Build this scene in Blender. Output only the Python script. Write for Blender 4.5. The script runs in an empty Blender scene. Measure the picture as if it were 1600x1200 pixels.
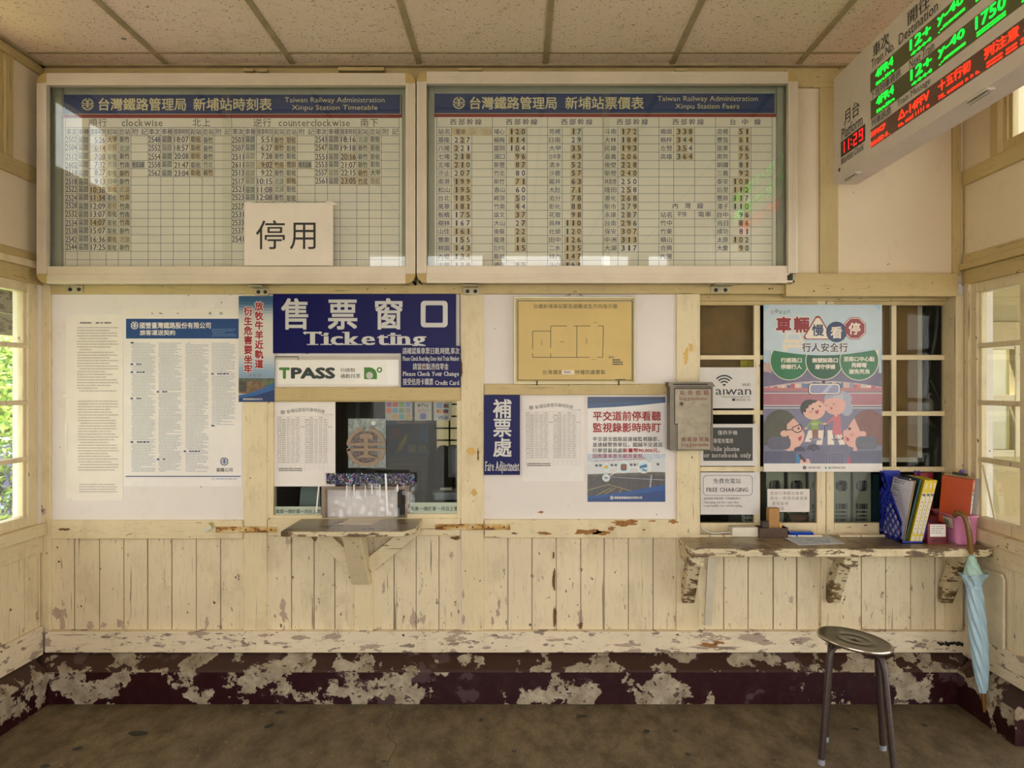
import bpy, bmesh, math, random
from mathutils import Vector, Matrix
C = bpy.context.scene.collection
SC = bpy.context.scene
PI = math.pi
R = math.radians

# ---------------------------------------------------------------- camera, sky, sun, exposure
D, F, CX, CY, EYE = 3.704, 1200.0, 810.0, 604.0, 1.498      # distance to the ticket wall, focal length, axis, eye height
cam = bpy.data.cameras.new('camera')
cam.sensor_width = 36; cam.lens = 36 * F / 1600
cam.shift_x = -(CX - 800) / 1600; cam.shift_y = (CY - 600) / 1600
cam.clip_start = 0.02; cam.clip_end = 200
camo = bpy.data.objects.new('camera', cam); C.objects.link(camo)
camo.location = (0, -D, EYE); camo.rotation_euler = (R(90), 0, 0)
SC.camera = camo

wd = bpy.data.worlds.new('sky'); SC.world = wd; wd.use_nodes = True
wn = wd.node_tree.nodes; wl = wd.node_tree.links
bg = wn['Background']
tcw = wn.new('ShaderNodeTexCoord'); sepw = wn.new('ShaderNodeSeparateXYZ'); rw = wn.new('ShaderNodeValToRGB')
wl.new(tcw.outputs['Generated'], sepw.inputs[0]); wl.new(sepw.outputs['Z'], rw.inputs[0]); wl.new(rw.outputs[0], bg.inputs[0])
rw.color_ramp.elements[0].position = 0.0; rw.color_ramp.elements[0].color = (1.0, .955, .905, 1)
rw.color_ramp.elements[1].position = 0.6; rw.color_ramp.elements[1].color = (.86, .92, 1.0, 1)
bg.inputs[1].default_value = 2.2

sun = bpy.data.lights.new('sun', 'SUN'); sun.energy = 6.0; sun.angle = R(2); sun.color = (1, .93, .8)
suno = bpy.data.objects.new('sun', sun); C.objects.link(suno)
suno.rotation_euler = Vector((0.35, -0.45, -0.90)).to_track_quat('-Z', 'Y').to_euler()

def portal(name, x0, x1, z0, z1, y=None, x=None, facing=(0, 1, 0)):
    l = bpy.data.lights.new(name, 'AREA'); l.shape = 'RECTANGLE'; l.size = abs(x1 - x0); l.size_y = abs(z1 - z0)
    l.cycles.is_portal = True
    o = bpy.data.objects.new(name, l); C.objects.link(o)
    m = (x0 + x1) / 2
    o.location = (m, y, (z0 + z1) / 2) if y is not None else (x, m, (z0 + z1) / 2)
    o.rotation_euler = Vector(facing).to_track_quat('-Z', 'Z').to_euler()
portal('sky_portal', -1.6, 1.6, 0.0, 2.9, y=-4.75, facing=(0, 1, 0))
portal('sky_portal', -4.2, -.2, .9, 3.0, x=-2.42, facing=(1, 0, 0))
portal('sky_portal', -4.2, -.2, .9, 3.0, x=2.27, facing=(-1, 0, 0))

SC.view_settings.view_transform = 'Standard'; SC.view_settings.look = 'None'
SC.view_settings.gamma = 1; SC.view_settings.use_curve_mapping = False
SC.view_settings.exposure = 1.20
SC.cycles.caustics_reflective = False; SC.cycles.caustics_refractive = False
SC.cycles.max_bounces = 10; SC.cycles.diffuse_bounces = 6; SC.cycles.transparent_max_bounces = 24

# ---------------------------------------------------------------- materials
def lin(c):
    if isinstance(c, str):
        c = [int(c[i:i + 2], 16) / 255 for i in (0, 2, 4)]
    return tuple(((v / 12.92) if v <= .04045 else ((v + .055) / 1.055) ** 2.4) for v in c) + (1,)
MATS = {}
def base(name):
    m = bpy.data.materials.new(name); m.use_nodes = True
    n, l = m.node_tree.nodes, m.node_tree.links
    return m, n, l, n['Principled BSDF']
def noise_of(n, l, scale, sc=(1, 1, 1), detail=4, rough=.6, coord='Object'):
    tc = n.new('ShaderNodeTexCoord'); mp = n.new('ShaderNodeMapping'); nz = n.new('ShaderNodeTexNoise')
    mp.inputs['Scale'].default_value = sc
    l.new(tc.outputs[coord], mp.inputs[0]); l.new(mp.outputs[0], nz.inputs['Vector'])
    nz.inputs['Scale'].default_value = scale; nz.inputs['Detail'].default_value = detail; nz.inputs['Roughness'].default_value = rough
    return nz.outputs['Fac'], mp
def ramp(n, l, src, stops):
    r = n.new('ShaderNodeValToRGB'); l.new(src, r.inputs[0])
    e = r.color_ramp.elements
    while len(e) < len(stops): e.new(.5)
    for k, (p, c) in enumerate(stops):
        e[k].position = p; e[k].color = c if not isinstance(c, (int, float)) else (c, c, c, 1)
    return r.outputs[0]
def mixc(n, l, fac, a, b, mode='MIX'):
    m = n.new('ShaderNodeMix'); m.data_type = 'RGBA'; m.blend_type = mode
    for s, v in ((m.inputs[0], fac), (m.inputs[6], a), (m.inputs[7], b)):
        if hasattr(v, 'is_linked') or hasattr(v, 'links'): l.new(v, s)
        else: s.default_value = v
    return m.outputs[2]
def mathn(n, l, op, a, b=0.0, c=0.0):
    m = n.new('ShaderNodeMath'); m.operation = op
    for s, v in ((m.inputs[0], a), (m.inputs[1], b)):
        if hasattr(v, 'links'): l.new(v, s)
        else: s.default_value = v
    m.inputs[2].default_value = c
    return m.outputs[0]
def bump(n, l, bs, src, strength=.3, dist=.002):
    b = n.new('ShaderNodeBump'); b.inputs['Strength'].default_value = strength; b.inputs['Distance'].default_value = dist
    l.new(src, b.inputs['Height']); l.new(b.outputs[0], bs.inputs['Normal'])
def mat(name, col, rough=.6, metal=0., var=.06, scale=9., emit=0., spec=.5, trans=0., bumpy=0.):
    """plain coloured surface with slight procedural mottling"""
    if name in MATS: return MATS[name]
    m, n, l, bs = base(name)
    c = lin(col)
    nz, _ = noise_of(n, l, scale)
    dark = tuple(v * (1 - var * 1.6) for v in c[:3]) + (1,); lite = tuple(min(1, v * (1 + var)) for v in c[:3]) + (1,)
    l.new(ramp(n, l, nz, [(.3, dark), (.7, lite)]), bs.inputs['Base Color'])
    bs.inputs['Roughness'].default_value = rough; bs.inputs['Metallic'].default_value = metal
    bs.inputs['Specular IOR Level'].default_value = spec
    if emit:
        bs.inputs['Emission Color'].default_value = c; bs.inputs['Emission Strength'].default_value = emit
    if trans: bs.inputs['Transmission Weight'].default_value = trans
    if bumpy: bump(n, l, bs, nz, bumpy)
    MATS[name] = m
    return m
def glass_mat(name, tint=(.96, .98, .96, 1), k=1.5, haze=0.0, rough=0.0):
    m, n, l, bs = base(name); n.remove(bs)
    out = n['Material Output']
    t = n.new('ShaderNodeBsdfTransparent'); t.inputs[0].default_value = tint
    g = n.new('ShaderNodeBsdfGlossy'); g.inputs['Roughness'].default_value = rough; g.inputs[0].default_value = (1, 1, 1, 1)
    fr = n.new('ShaderNodeFresnel'); geo = n.new('ShaderNodeNewGeometry'); l.new(mathn(n, l, 'MULTIPLY_ADD', geo.outputs['Backfacing'], 1 / 1.45 - 1.45, 1.45), fr.inputs[0])
    mx = n.new('ShaderNodeMixShader')
    nz, _ = noise_of(n, l, 3.0)
    fac = mathn(n, l, 'MULTIPLY', fr.outputs[0], k)
    l.new(fac, mx.inputs[0]); l.new(t.outputs[0], mx.inputs[1]); l.new(g.outputs[0], mx.inputs[2])
    res = mx.outputs[0]
    if haze:
        df = n.new('ShaderNodeBsdfDiffuse'); df.inputs[0].default_value = (.85, .86, .86, 1)
        m2 = n.new('ShaderNodeMixShader')
        l.new(mathn(n, l, 'MULTIPLY', nz, haze * 2), m2.inputs[0]); l.new(res, m2.inputs[1]); l.new(df.outputs[0], m2.inputs[2]); res = m2.outputs[0]
    l.new(res, out.inputs['Surface'])
    MATS[name] = m
    return m
def paint_mat(name, paint, under='b9a58c', wood='8a5a2c', axis='z', peel=.62, woodthr=.74, dirt=.35, low=0.0, rough=.5):
    """old brushed paint on wood: grain streaks, grime, flaked patches; 'low' adds wear towards the floor"""
    m, n, l, bs = base(name)
    st = (1, 1, .12) if axis == 'z' else (.16, .16, 1)
    p = lin(paint)
    big, _ = noise_of(n, l, 2.2, detail=3)
    col = ramp(n, l, big, [(.3, tuple(v * .86 for v in p[:3]) + (1,)), (.7, p)])
    grain, _ = noise_of(n, l, 70, st, detail=5, rough=.7)
    gfac = ramp(n, l, grain, [(.30, 1.), (.46, 0.)])
    col = mixc(n, l, mathn(n, l, 'MULTIPLY', gfac, .5), col, tuple(v * .55 for v in p[:3]) + (1,))
    grime, _ = noise_of(n, l, 6, (1, 1, .6), detail=6, rough=.7)
    col = mixc(n, l, mathn(n, l, 'MULTIPLY', ramp(n, l, grime, [(.52, 0.), (.75, 1.)]), dirt), col, lin('8c7444'))
    spk, _ = noise_of(n, l, 46, (1, 1, .55) if axis == 'z' else (.5, .5, 1), detail=3, rough=.55)
    col = mixc(n, l, ramp(n, l, spk, [(.705, 0.), (.72, 1.)]), col, lin('4a3c26'))
    ck, _ = noise_of(n, l, 16, (3.2, 3.2, .10) if axis == 'z' else (.10, .10, 3.2), detail=4, rough=.6)
    col = mixc(n, l, mathn(n, l, 'MULTIPLY', ramp(n, l, ck, [(.66, 0.), (.69, 1.)]), .75), col, lin('5e4a2c'))
    pk, _ = noise_of(n, l, 11, (1, 1, .42) if axis == 'z' else (.45, .45, 1.15), detail=7, rough=.62)
    src = pk; p2, _ = noise_of(n, l, 30, (1.3, 1.3, .5) if axis == 'z' else (.42, .42, 1.3), detail=5, rough=.6); src2 = p2
    if low:
        tc = n.new('ShaderNodeTexCoord'); sp = n.new('ShaderNodeSeparateXYZ'); l.new(tc.outputs['Object'], sp.inputs[0])
        mr = n.new('ShaderNodeMapRange'); l.new(sp.outputs['Z'], mr.inputs[0])
        mr.inputs[1].default_value = .20; mr.inputs[2].default_value = .62; mr.inputs[3].default_value = low; mr.inputs[4].default_value = 0
        src = mathn(n, l, 'ADD', pk, mr.outputs[0]); src2 = mathn(n, l, 'ADD', p2, mathn(n, l, 'MULTIPLY', mr.outputs[0], .6))
    mask = ramp(n, l, src, [(peel, 0.), (peel + .012, 1.)])
    col = mixc(n, l, mask, col, lin(under))
    col = mixc(n, l, ramp(n, l, src2, [(peel + .012, 0.), (peel + .03, 1.)]), col, tuple(v * .62 for v in lin(under)[:3]) + (1,))
    wm = ramp(n, l, src, [(woodthr, 0.), (woodthr + .012, 1.)])
    col = mixc(n, l, wm, col, lin(wood))
    l.new(col, bs.inputs['Base Color']); bs.inputs['Roughness'].default_value = rough
    h = mathn(n, l, 'SUBTRACT', mathn(n, l, 'MULTIPLY', grain, .25), mask)
    bump(n, l, bs, h, .35, .0015)
    MATS[name] = m
    return m

WHITE_PL = None
def plaster_mat(name, col, stain=.3):
    m, n, l, bs = base(name)
    c = lin(col)
    a, _ = noise_of(n, l, 1.6, detail=4)
    colr = ramp(n, l, a, [(.3, tuple(v * .93 for v in c[:3]) + (1,)), (.7, c)])
    b, _ = noise_of(n, l, 7, (1, 1, .7), detail=7, rough=.7)
    colr = mixc(n, l, mathn(n, l, 'MULTIPLY', ramp(n, l, b, [(.56, 0.), (.78, 1.)]), stain), colr, lin('b39a70'))
    s, _ = noise_of(n, l, 34, (1, 1, 1.3), detail=2)
    colr = mixc(n, l, ramp(n, l, s, [(.755, 0.), (.77, 1.)]), colr, lin('5b4a30'))
    l.new(colr, bs.inputs['Base Color']); bs.inputs['Roughness'].default_value = .75
    bump(n, l, bs, b, .12, .002)
    MATS[name] = m
    return m
def maroon_mat(name, seed=0., top=False):
    """maroon enamel on concrete, flaked off in large patches"""
    m, n, l, bs = base(name)
    pk, mp = noise_of(n, l, 4.6, (1, 1, 1.1), detail=9, rough=.6); mp.inputs['Location'].default_value = (seed, seed * .3, 0)
    fine, _ = noise_of(n, l, 40, detail=5, rough=.7)
    big, mp2 = noise_of(n, l, .75, detail=1); mp2.inputs['Location'].default_value = (3.1, 0, 0)
    tone, _ = noise_of(n, l, 13, detail=5)
    conc = ramp(n, l, tone, [(.3, lin('7d6d57')), (.7, lin('bdb098'))])
    mar = ramp(n, l, fine, [(.35, lin('23050b')), (.7, lin('320910'))])
    mauve, mp3 = noise_of(n, l, 5.0, (1, 1, 1.4), detail=6); mp3.inputs['Location'].default_value = (7, 2, 1)
    mar = mixc(n, l, ramp(n, l, mauve, [(.60, 0.), (.615, 1.)]), mar, lin('4a3638'))
    src = mathn(n, l, 'ADD', pk, mathn(n, l, 'MULTIPLY', mathn(n, l, 'SUBTRACT', big, .5), .26))
    mid, _ = noise_of(n, l, 12, detail=6, rough=.6)
    src = mathn(n, l, 'ADD', src, mathn(n, l, 'MULTIPLY', mathn(n, l, 'SUBTRACT', fine, .5), .05))
    src = mathn(n, l, 'ADD', src, mathn(n, l, 'MULTIPLY', mathn(n, l, 'SUBTRACT', mid, .5), .30))
    t = .55 if not top else .535
    mask = ramp(n, l, src, [(t, 0.), (t + .008, 1.)])
    rem, _ = noise_of(n, l, 26, (1, 1, 1.2), detail=6, rough=.65)
    conc = mixc(n, l, ramp(n, l, rem, [(.585, 0.), (.60, .85)]), conc, lin('3f2a28'))
    col = mixc(n, l, mask, mar, conc)
    if top: col = mixc(n, l, .18, col, lin('6a5a44'))
    dirt, _ = noise_of(n, l, 22, detail=6)
    col = mixc(n, l, mathn(n, l, 'MULTIPLY', ramp(n, l, dirt, [(.5, 0.), (.75, 1.)]), .35), col, lin('3d3226'))
    l.new(col, bs.inputs['Base Color'])
    l.new(ramp(n, l, mask, [(0., .42), (1., .85)]), bs.inputs['Roughness']); bs.inputs['Specular IOR Level'].default_value = .25
    bump(n, l, bs, mathn(n, l, 'SUBTRACT', mathn(n, l, 'MULTIPLY', fine, .2), mask), .4, .003)
    MATS[name] = m
    return m

plaster = plaster_mat('plaster_white', 'e8dfd6', .25)
plaster_up = plaster_mat('plaster_upper', 'e3d1b0', .30)  # tan colour takes in the warm light on the upper wall
khaki_h = paint_mat('khaki_light_tint_h', 'c8b078', under='a68f5a', wood='6e5530', axis='x', peel=.70, woodthr=.80, dirt=.3)  # dimmer, yellower light on the upper wood is put into the khaki colour
khaki_v = paint_mat('khaki_light_tint_v', 'c8b078', under='a68f5a', wood='6e5530', axis='z', peel=.70, woodthr=.80, dirt=.3)
cream_v = paint_mat('cream_paint_v', 'e5d3a9', under='c4a86e', wood='8d6030', axis='z', peel=.68, woodthr=.78, dirt=.4)
cream_h = paint_mat('cream_paint_h', 'e5d3a9', under='b98f55', wood='8d5a26', axis='x', peel=.665, woodthr=.70, dirt=.4)
plank_v = paint_mat('plank_paint', 'e7d6b0', under='b29c85', wood='7d5730', axis='z', peel=.672, woodthr=.80, dirt=.35, low=.095)
sill_h = paint_mat('sill_paint', 'e9d8b8', under='ab9682', wood='8a5c30', axis='x', peel=.585, woodthr=.76, dirt=.25)
shelf_h = paint_mat('shelf_edge_paint', 'd9c9a2', under='7a6140', wood='4f3a22', axis='x', peel=.545, woodthr=.60, dirt=.6)
shelf_top = paint_mat('shelf_top_paint', '9c8862', under='77623f', wood='46351f', axis='x', peel=.55, woodthr=.62, dirt=.7, rough=.32)
counter_top = paint_mat('counter_top_wood', '8f7d62', under='5f4f3b', wood='372c22', axis='x', peel=.6, woodthr=.66, dirt=.4, rough=.25)
plinth_m = maroon_mat('maroon_flaked_front'); plinth_t = maroon_mat('maroon_flaked_top', 4.2, True)
glass = glass_mat('window_glass', k=1.3)
case_glass = glass_mat('case_glass', (.975, .985, .97, 1), k=1.2)
office_glass = glass_mat('office_glass', (.86, .87, .85, 1), k=.26)
clear_plastic = glass_mat('clear_plastic', (.965, .965, .97, 1), k=1.0, haze=.018, rough=.05)

# ---------------------------------------------------------------- mesh helpers
def W(px, py, y=0.0):
    """point of a plane parallel to the ticket wall, from measured frame coordinates"""
    d = D + y
    return Vector(((px - CX) * d / F, y, EYE - (py - CY) * d / F))
def XW(px, y=0.): return (px - CX) * (D + y) / F
def ZW(py, y=0.): return EYE - (py - CY) * (D + y) / F
XL, XR, CEIL = -2.30, 2.15, 3.044

class MB:
    def __init__(s): s.v = []; s.f = []; s.m = []; s.mats = []; s.sm = []
    def mi(s, m):
        if m not in s.mats: s.mats.append(m)
        return s.mats.index(m)
    def face(s, pts, m, smooth=False):
        b = len(s.v); s.v += [Vector(p) for p in pts]; s.f.append(tuple(range(b, b + len(pts)))); s.m.append(s.mi(m)); s.sm.append(smooth)
    def add(s, verts, faces, m, smooth=False):
        b = len(s.v); s.v += [Vector(p) for p in verts]; k = s.mi(m)
        for f in faces: s.f.append(tuple(b + i for i in f)); s.m.append(k); s.sm.append(smooth)
    def box(s, x0, x1, y0, y1, z0, z1, m, mx=None):
        x0, x1 = sorted((x0, x1)); y0, y1 = sorted((y0, y1)); z0, z1 = sorted((z0, z1))
        vs = [(x, y, z) for x in (x0, x1) for y in (y0, y1) for z in (z0, z1)]
        if mx is not None: vs = [mx @ Vector(v) for v in vs]
        s.add(vs, [(0, 1, 3, 2), (4, 6, 7, 5), (0, 4, 5, 1), (2, 3, 7, 6), (0, 2, 6, 4), (1, 5, 7, 3)], m)
        return s
    def wbox(s, p0, p1, q0, q1, yf, yb, m):
        """box whose front face spans frame coordinates p0..p1, q0..q1 on plane y=yf"""
        return s.box(XW(p0, yf), XW(p1, yf), yf, yb, ZW(q0, yf), ZW(q1, yf), m)
    def prism(s, poly, d, m, m2=None):
        """extrude a planar polygon by vector d"""
        d = Vector(d); n = len(poly); a = [Vector(p) for p in poly]; b = [p + d for p in a]
        s.add(a + b, [tuple(range(n))[::-1], tuple(range(n, 2 * n))], m)
        s.add(a + b, [(i, (i + 1) % n, n + (i + 1) % n, n + i) for i in range(n)], m2 or m)
        return s
    def tube(s, pts, r, m, n=10, cap=True, smooth=True):
        pts = [Vector(p) for p in pts]; rs = r if isinstance(r, (list, tuple)) else [r] * len(pts)
        rings = []; up = None
        for i, p in enumerate(pts):
            t = (pts[min(i + 1, len(pts) - 1)] - pts[max(i - 1, 0)]).normalized()
            if up is None:
                up = Vector((0, 0, 1)) if abs(t.z) < .9 else Vector((1, 0, 0))
            a = t.cross(up).normalized(); up = a.cross(t).normalized()
            rings.append([p + rs[i] * (math.cos(2 * PI * k / n) * a + math.sin(2 * PI * k / n) * up) for k in range(n)])
        vs = [v for rg in rings for v in rg]; fs = []
        for i in range(len(pts) - 1):
            for k in range(n): fs.append((i * n + k, i * n + (k + 1) % n, (i + 1) * n + (k + 1) % n, (i + 1) * n + k))
        s.add(vs, fs, m, smooth)
        if cap:
            s.face(rings[0][::-1], m); s.face(rings[-1], m)
        return s
    def lathe(s, prof, m, n=32, mx=None, smooth=True):
        """revolve (radius, z) profile about z"""
        vs = []; fs = []
        for (r, z) in prof:
            for k in range(n): vs.append(Vector((r * math.cos(2 * PI * k / n), r * math.sin(2 * PI * k / n), z)))
        for i in range(len(prof) - 1):
            for k in range(n): fs.append((i * n + k, i * n + (k + 1) % n, (i + 1) * n + (k + 1) % n, (i + 1) * n + k))
        if mx is not None: vs = [mx @ v for v in vs]
        s.add(vs, fs, m, smooth)
        return s
    def build(s, name, parent=None, loc=None, bevel=0.0, mx=None):
        me = bpy.data.meshes.new(name)
        o = bpy.data.objects.new(name, me); C.objects.link(o)
        off = Vector(loc) if loc is not None else Vector((0, 0, 0))
        if parent is not None:
            o.parent = parent; q = parent; off = Vector((0, 0, 0))
            while q is not None: off += q.location; q = q.parent
        elif loc is not None: o.location = off
        vs = [v - off for v in s.v] if mx is None else [mx @ v - off for v in s.v]
        me.from_pydata(vs, [], s.f)
        for m in s.mats: me.materials.append(m)
        me.polygons.foreach_set('material_index', s.m); me.polygons.foreach_set('use_smooth', s.sm)
        me.update()
        if bevel:
            b = o.modifiers.new('edge', 'BEVEL'); b.width = bevel; b.segments = 2; b.limit_method = 'ANGLE'; b.angle_limit = R(40)
            bm = bmesh.new(); bm.from_mesh(me); bmesh.ops.remove_doubles(bm, verts=bm.verts, dist=1e-5); bm.to_mesh(me); bm.free()
        return o
def tag(o, label, cat, group=None, kind=None):
    o['label'] = label; o['category'] = cat
    if group: o['group'] = group
    if kind: o['kind'] = kind
    return o
def thing(name, label, cat, loc, group=None, rz=0.):
    o = bpy.data.objects.new(name, None); o.empty_display_size = .05; C.objects.link(o)
    o.location = loc; o.rotation_euler = (0, 0, rz)
    return tag(o, label, cat, group)
def struct(o, label, cat): return tag(o, label, cat, None, 'structure')
def dup(root, loc, label=None, rz=None):
    r = root.copy(); C.objects.link(r); r.location = loc
    if rz is not None: r.rotation_euler = (0, 0, rz)
    if label: r['label'] = label
    for ch in root.children:
        c = ch.copy(); C.objects.link(c); c.parent = r
        for g in ch.children:
            e = g.copy(); C.objects.link(e); e.parent = c
    return r

# ---------------------------------------------------------------- lettering
_cu = bpy.data.curves.new('lettering', 'FONT'); _to = bpy.data.objects.new('lettering', _cu)
_cu.resolution_u = 2
_cache = {}
def glyphs(s, bold=0.0, res=2):
    k = (s, res)
    if k not in _cache:
        _cu.body = s; _cu.resolution_u = res
        C.objects.link(_to)
        me = bpy.data.meshes.new_from_object(_to)
        C.objects.unlink(_to)
        vs = [(v.co.x, v.co.y) for v in me.vertices]; fs = [tuple(p.vertices) for p in me.polygons]
        bpy.data.meshes.remove(me)
        xs = [v[0] for v in vs] or [0, 1]; ys = [v[1] for v in vs] or [0, 1]
        _cache[k] = (vs, fs, min(xs), max(xs), min(ys), max(ys))
    return _cache[k]
SER = {'T': ([.5], []), 'i': ([.5], [.3]), 'k': ([.12, .85], [.08]), 'n': ([.14, .86], [.06]), 'r': ([.2], [.1]), 'h': ([.14, .86], [.06]), 'm': ([.08, .5, .92], [.04]),
       'l': ([.5], [.3]), 'f': ([.4], []), 'd': ([.95], [.8]), 'u': ([.95], [.08, .8]), 'p': ([.15], [.05]), 'w': ([], [.08, .5, .92]), 'v': ([], [.1, .9]), 'y': ([], [.1, .9]), 'b': ([], [.06]),
       'A': ([.06, .94], []), 'F': ([.12], [.1]), 'D': ([.1], [.1]), 'B': ([.1], [.1]), 'P': ([.12], [.1]), 'N': ([.1], [.1, .9]), 'Y': ([.5], [.08, .92]), 'R': ([.1, .95], [.1]),
       'H': ([.1, .9], [.1, .9]), 'E': ([.1], [.1]), 'I': ([.5], [.5]), 'G': ([], []), 'a': ([.95], []), 'j': ([], [.6])}
def shifts(bold):
    if bold <= .004: return [(0, 0)]
    if bold < .0175: return [(-bold, 0), (bold, 0)]
    n_ = 4 if bold < .04 else 8
    return [(bold * math.cos(2 * PI * (i + .5) / n_), bold * math.sin(2 * PI * (i + .5) / n_)) for i in range(n_)]
class Art:
    """flat printing laid on a surface: fn(u, v, lift) gives the world point; v runs downwards when down=True"""
    def __init__(s, mb, fn, step=.0005, down=True): s.mb = mb; s.fn = fn; s.st = step; s.down = down; s.n = 0; s.clip = None
    def P(s, u, v, k): return s.fn(u, v, k * s.st)
    def poly(s, pts, m, k=1):
        s.n = (s.n + 1) % 30                       # neighbours printed in one layer never lie exactly in one plane
        if s.clip:
            for ax, lim, sg in ((0, s.clip[0], 1), (0, s.clip[1], -1), (1, s.clip[2], 1), (1, s.clip[3], -1)):
                out = []
                for a, b in zip(pts, list(pts[1:]) + [pts[0]]):
                    ia, ib = (a[ax] - lim) * sg >= 0, (b[ax] - lim) * sg >= 0
                    if ia: out.append(a)
                    if ia != ib: t = (lim - a[ax]) / (b[ax] - a[ax]); out.append((a[0] + (b[0] - a[0]) * t, a[1] + (b[1] - a[1]) * t))
                pts = out
                if len(pts) < 3: return
        s.mb.face([s.P(u, v, k + s.n * .005) for u, v in pts], m)
    def rect(s, u0, u1, v0, v1, m, k=1): s.poly([(u0, v0), (u1, v0), (u1, v1), (u0, v1)], m, k)
    def line(s, u0, v0, u1, v1, w, m, k=1):
        dx, dy = u1 - u0, v1 - v0; L = math.hypot(dx, dy) or 1; nx, ny = -dy / L * w / 2, dx / L * w / 2
        s.poly([(u0 + nx, v0 + ny), (u1 + nx, v1 + ny), (u1 - nx, v1 - ny), (u0 - nx, v0 - ny)], m, k)
    def pline(s, pts, w, m, k=1):
        for a, b in zip(pts, pts[1:]): s.line(a[0], a[1], b[0], b[1], w, m, k)
    def frame(s, u0, u1, v0, v1, w, m, k=1):
        s.rect(u0, u1, v0, v0 + w, m, k); s.rect(u0, u1, v1 - w, v1, m, k); s.rect(u0, u0 + w, v0 + w, v1 - w, m, k); s.rect(u1 - w, u1, v0 + w, v1 - w, m, k)
    def ell(s, cu, cv, ru, rv, m, k=1, n=28, a0=0., a1=360., rot=0.):
        c, sn = math.cos(R(rot)), math.sin(R(rot)); full = abs(a1 - a0) >= 360
        pts = []
        for i in range(n + (0 if full else 1)):
            t = R(a0 + (a1 - a0) * i / n); x, y = ru * math.cos(t), rv * math.sin(t)
            pts.append((cu + x * c - y * sn, cv + x * sn + y * c))
        s.poly(pts, m, k)
    def arc(s, cu, cv, r0, r1, a0, a1, m, k=1, n=24):
        for i in range(n):
            t0, t1 = R(a0 + (a1 - a0) * i / n), R(a0 + (a1 - a0) * (i + 1) / n)
            s.poly([(cu + r * math.cos(t), cv - r * math.sin(t)) for r, t in ((r0, t0), (r1, t0), (r1, t1), (r0, t1))], m, k)
    def rrect(s, u0, u1, v0, v1, r, m, k=1, n=5):
        pts = []
        for cu, cv, a in ((u1 - r, v0 + r, -90), (u1 - r, v1 - r, 0), (u0 + r, v1 - r, 90), (u0 + r, v0 + r, 180)):
            for i in range(n + 1):
                t = R(a + 90 * i / n); pts.append((cu + r * math.cos(t), cv + r * math.sin(t)))
        s.poly(pts, m, k)
    def text(s, t, u0, u1, v0, v1, m, k=2, bold=0., res=2):
        """fit a line of text into the box u0..u1, v0 (top)..v1 (bottom)"""
        vs, fs, x0, x1, y0, y1 = glyphs(t, bold, res)
        if not vs: return
        sx = (u1 - u0) / max(x1 - x0 + 2 * bold, 1e-6); sy = (v1 - v0) / max(y1 - y0 + 2 * bold, 1e-6)
        for i, (dx, dy) in enumerate(shifts(bold)):
            s.mb.add([s.P(u0 + (x - x0 + dx + bold) * sx, v1 - (y - y0 + dy + bold) * sy, k + .08 * i) for x, y in vs], fs, m)
    def cells(s, t, us, v, h, m, k=2, bold=0., wd=None, res=2):
        """one CJK character per given centre"""
        for ch, u in zip(t, us):
            s.ch(ch, u, v, h, m, k, bold, wd, res)
    def ch(s, ch, cu, cv, h, m, k=2, bold=0., wd=None, res=2, rot=0.):
        vs, fs, *_ = glyphs(ch, bold, res); w = wd or h
        c, sn = math.cos(R(rot)), math.sin(R(rot))
        for i, (dx, dy) in enumerate(shifts(bold)):
            pts = []
            for x, y in vs:
                a, b = (x + dx - .5) * w, -(y + dy - .38) * h
                pts.append(s.P(cu + a * c - b * sn, cv + a * sn + b * c, k + .08 * i))
            s.mb.add(pts, fs, m)
    def serif(s, t, u0, u1, v0, v1, m, k=2, bold=.02, pre=.72, sw=.16, th=.045):
        """roman lettering: thick stems, bracket serifs; v0 = cap top, v1 = baseline"""
        adv = []; x = 0.; capH = .70
        for ch in t:
            if ch == ' ': adv.append((ch, x, None)); x += .32; continue
            g = glyphs(ch, bold); w = g[3] - g[2]
            adv.append((ch, x, g)); x += w + .13
        tot = x - .13; sx = (u1 - u0) / tot; sy = (v1 - v0) / capH
        for ch, x, g in adv:
            if g is None: continue
            vs, fs, gx0, gx1, gy0, gy1 = g; w = gx1 - gx0
            for i, (dx, dy) in enumerate(((-bold, 0), (bold, 0)) if bold > .004 else ((0, 0),)):
                s.mb.add([s.P(u0 + (x + a + dx - gx0) * sx, v1 - b * sy, k + .3 + .08 * i) for a, b in vs], fs, m)
            bot, top = SER.get(ch, ([], []))
            base_y = gy0 if ch in 'pq' else 0.; top_y = (.53 if ch in 'inrmuwvyp' else min(gy1, .76))
            for fx in bot:
                c = x + fx * w; s.rect(u0 + (c - sw) * sx, u0 + (c + sw) * sx, v1 - (base_y + th) * sy, v1 - base_y * sy, m, k)
            for fx in top:
                c = x + fx * w; s.rect(u0 + (c - sw * .8) * sx, u0 + (c + sw * .4) * sx, v1 - top_y * sy, v1 - (top_y - th) * sy, m, k)
            if ch in 'TFE':
                for sd in ((0, 1) if ch == 'T' else (1,)):
                    c = x + (0.03 if sd == 0 else w - .03); s.rect(u0 + (c - .03) * sx, u0 + (c + .03) * sx, v1 - .70 * sy, v1 - .55 * sy, m, k)
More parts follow.
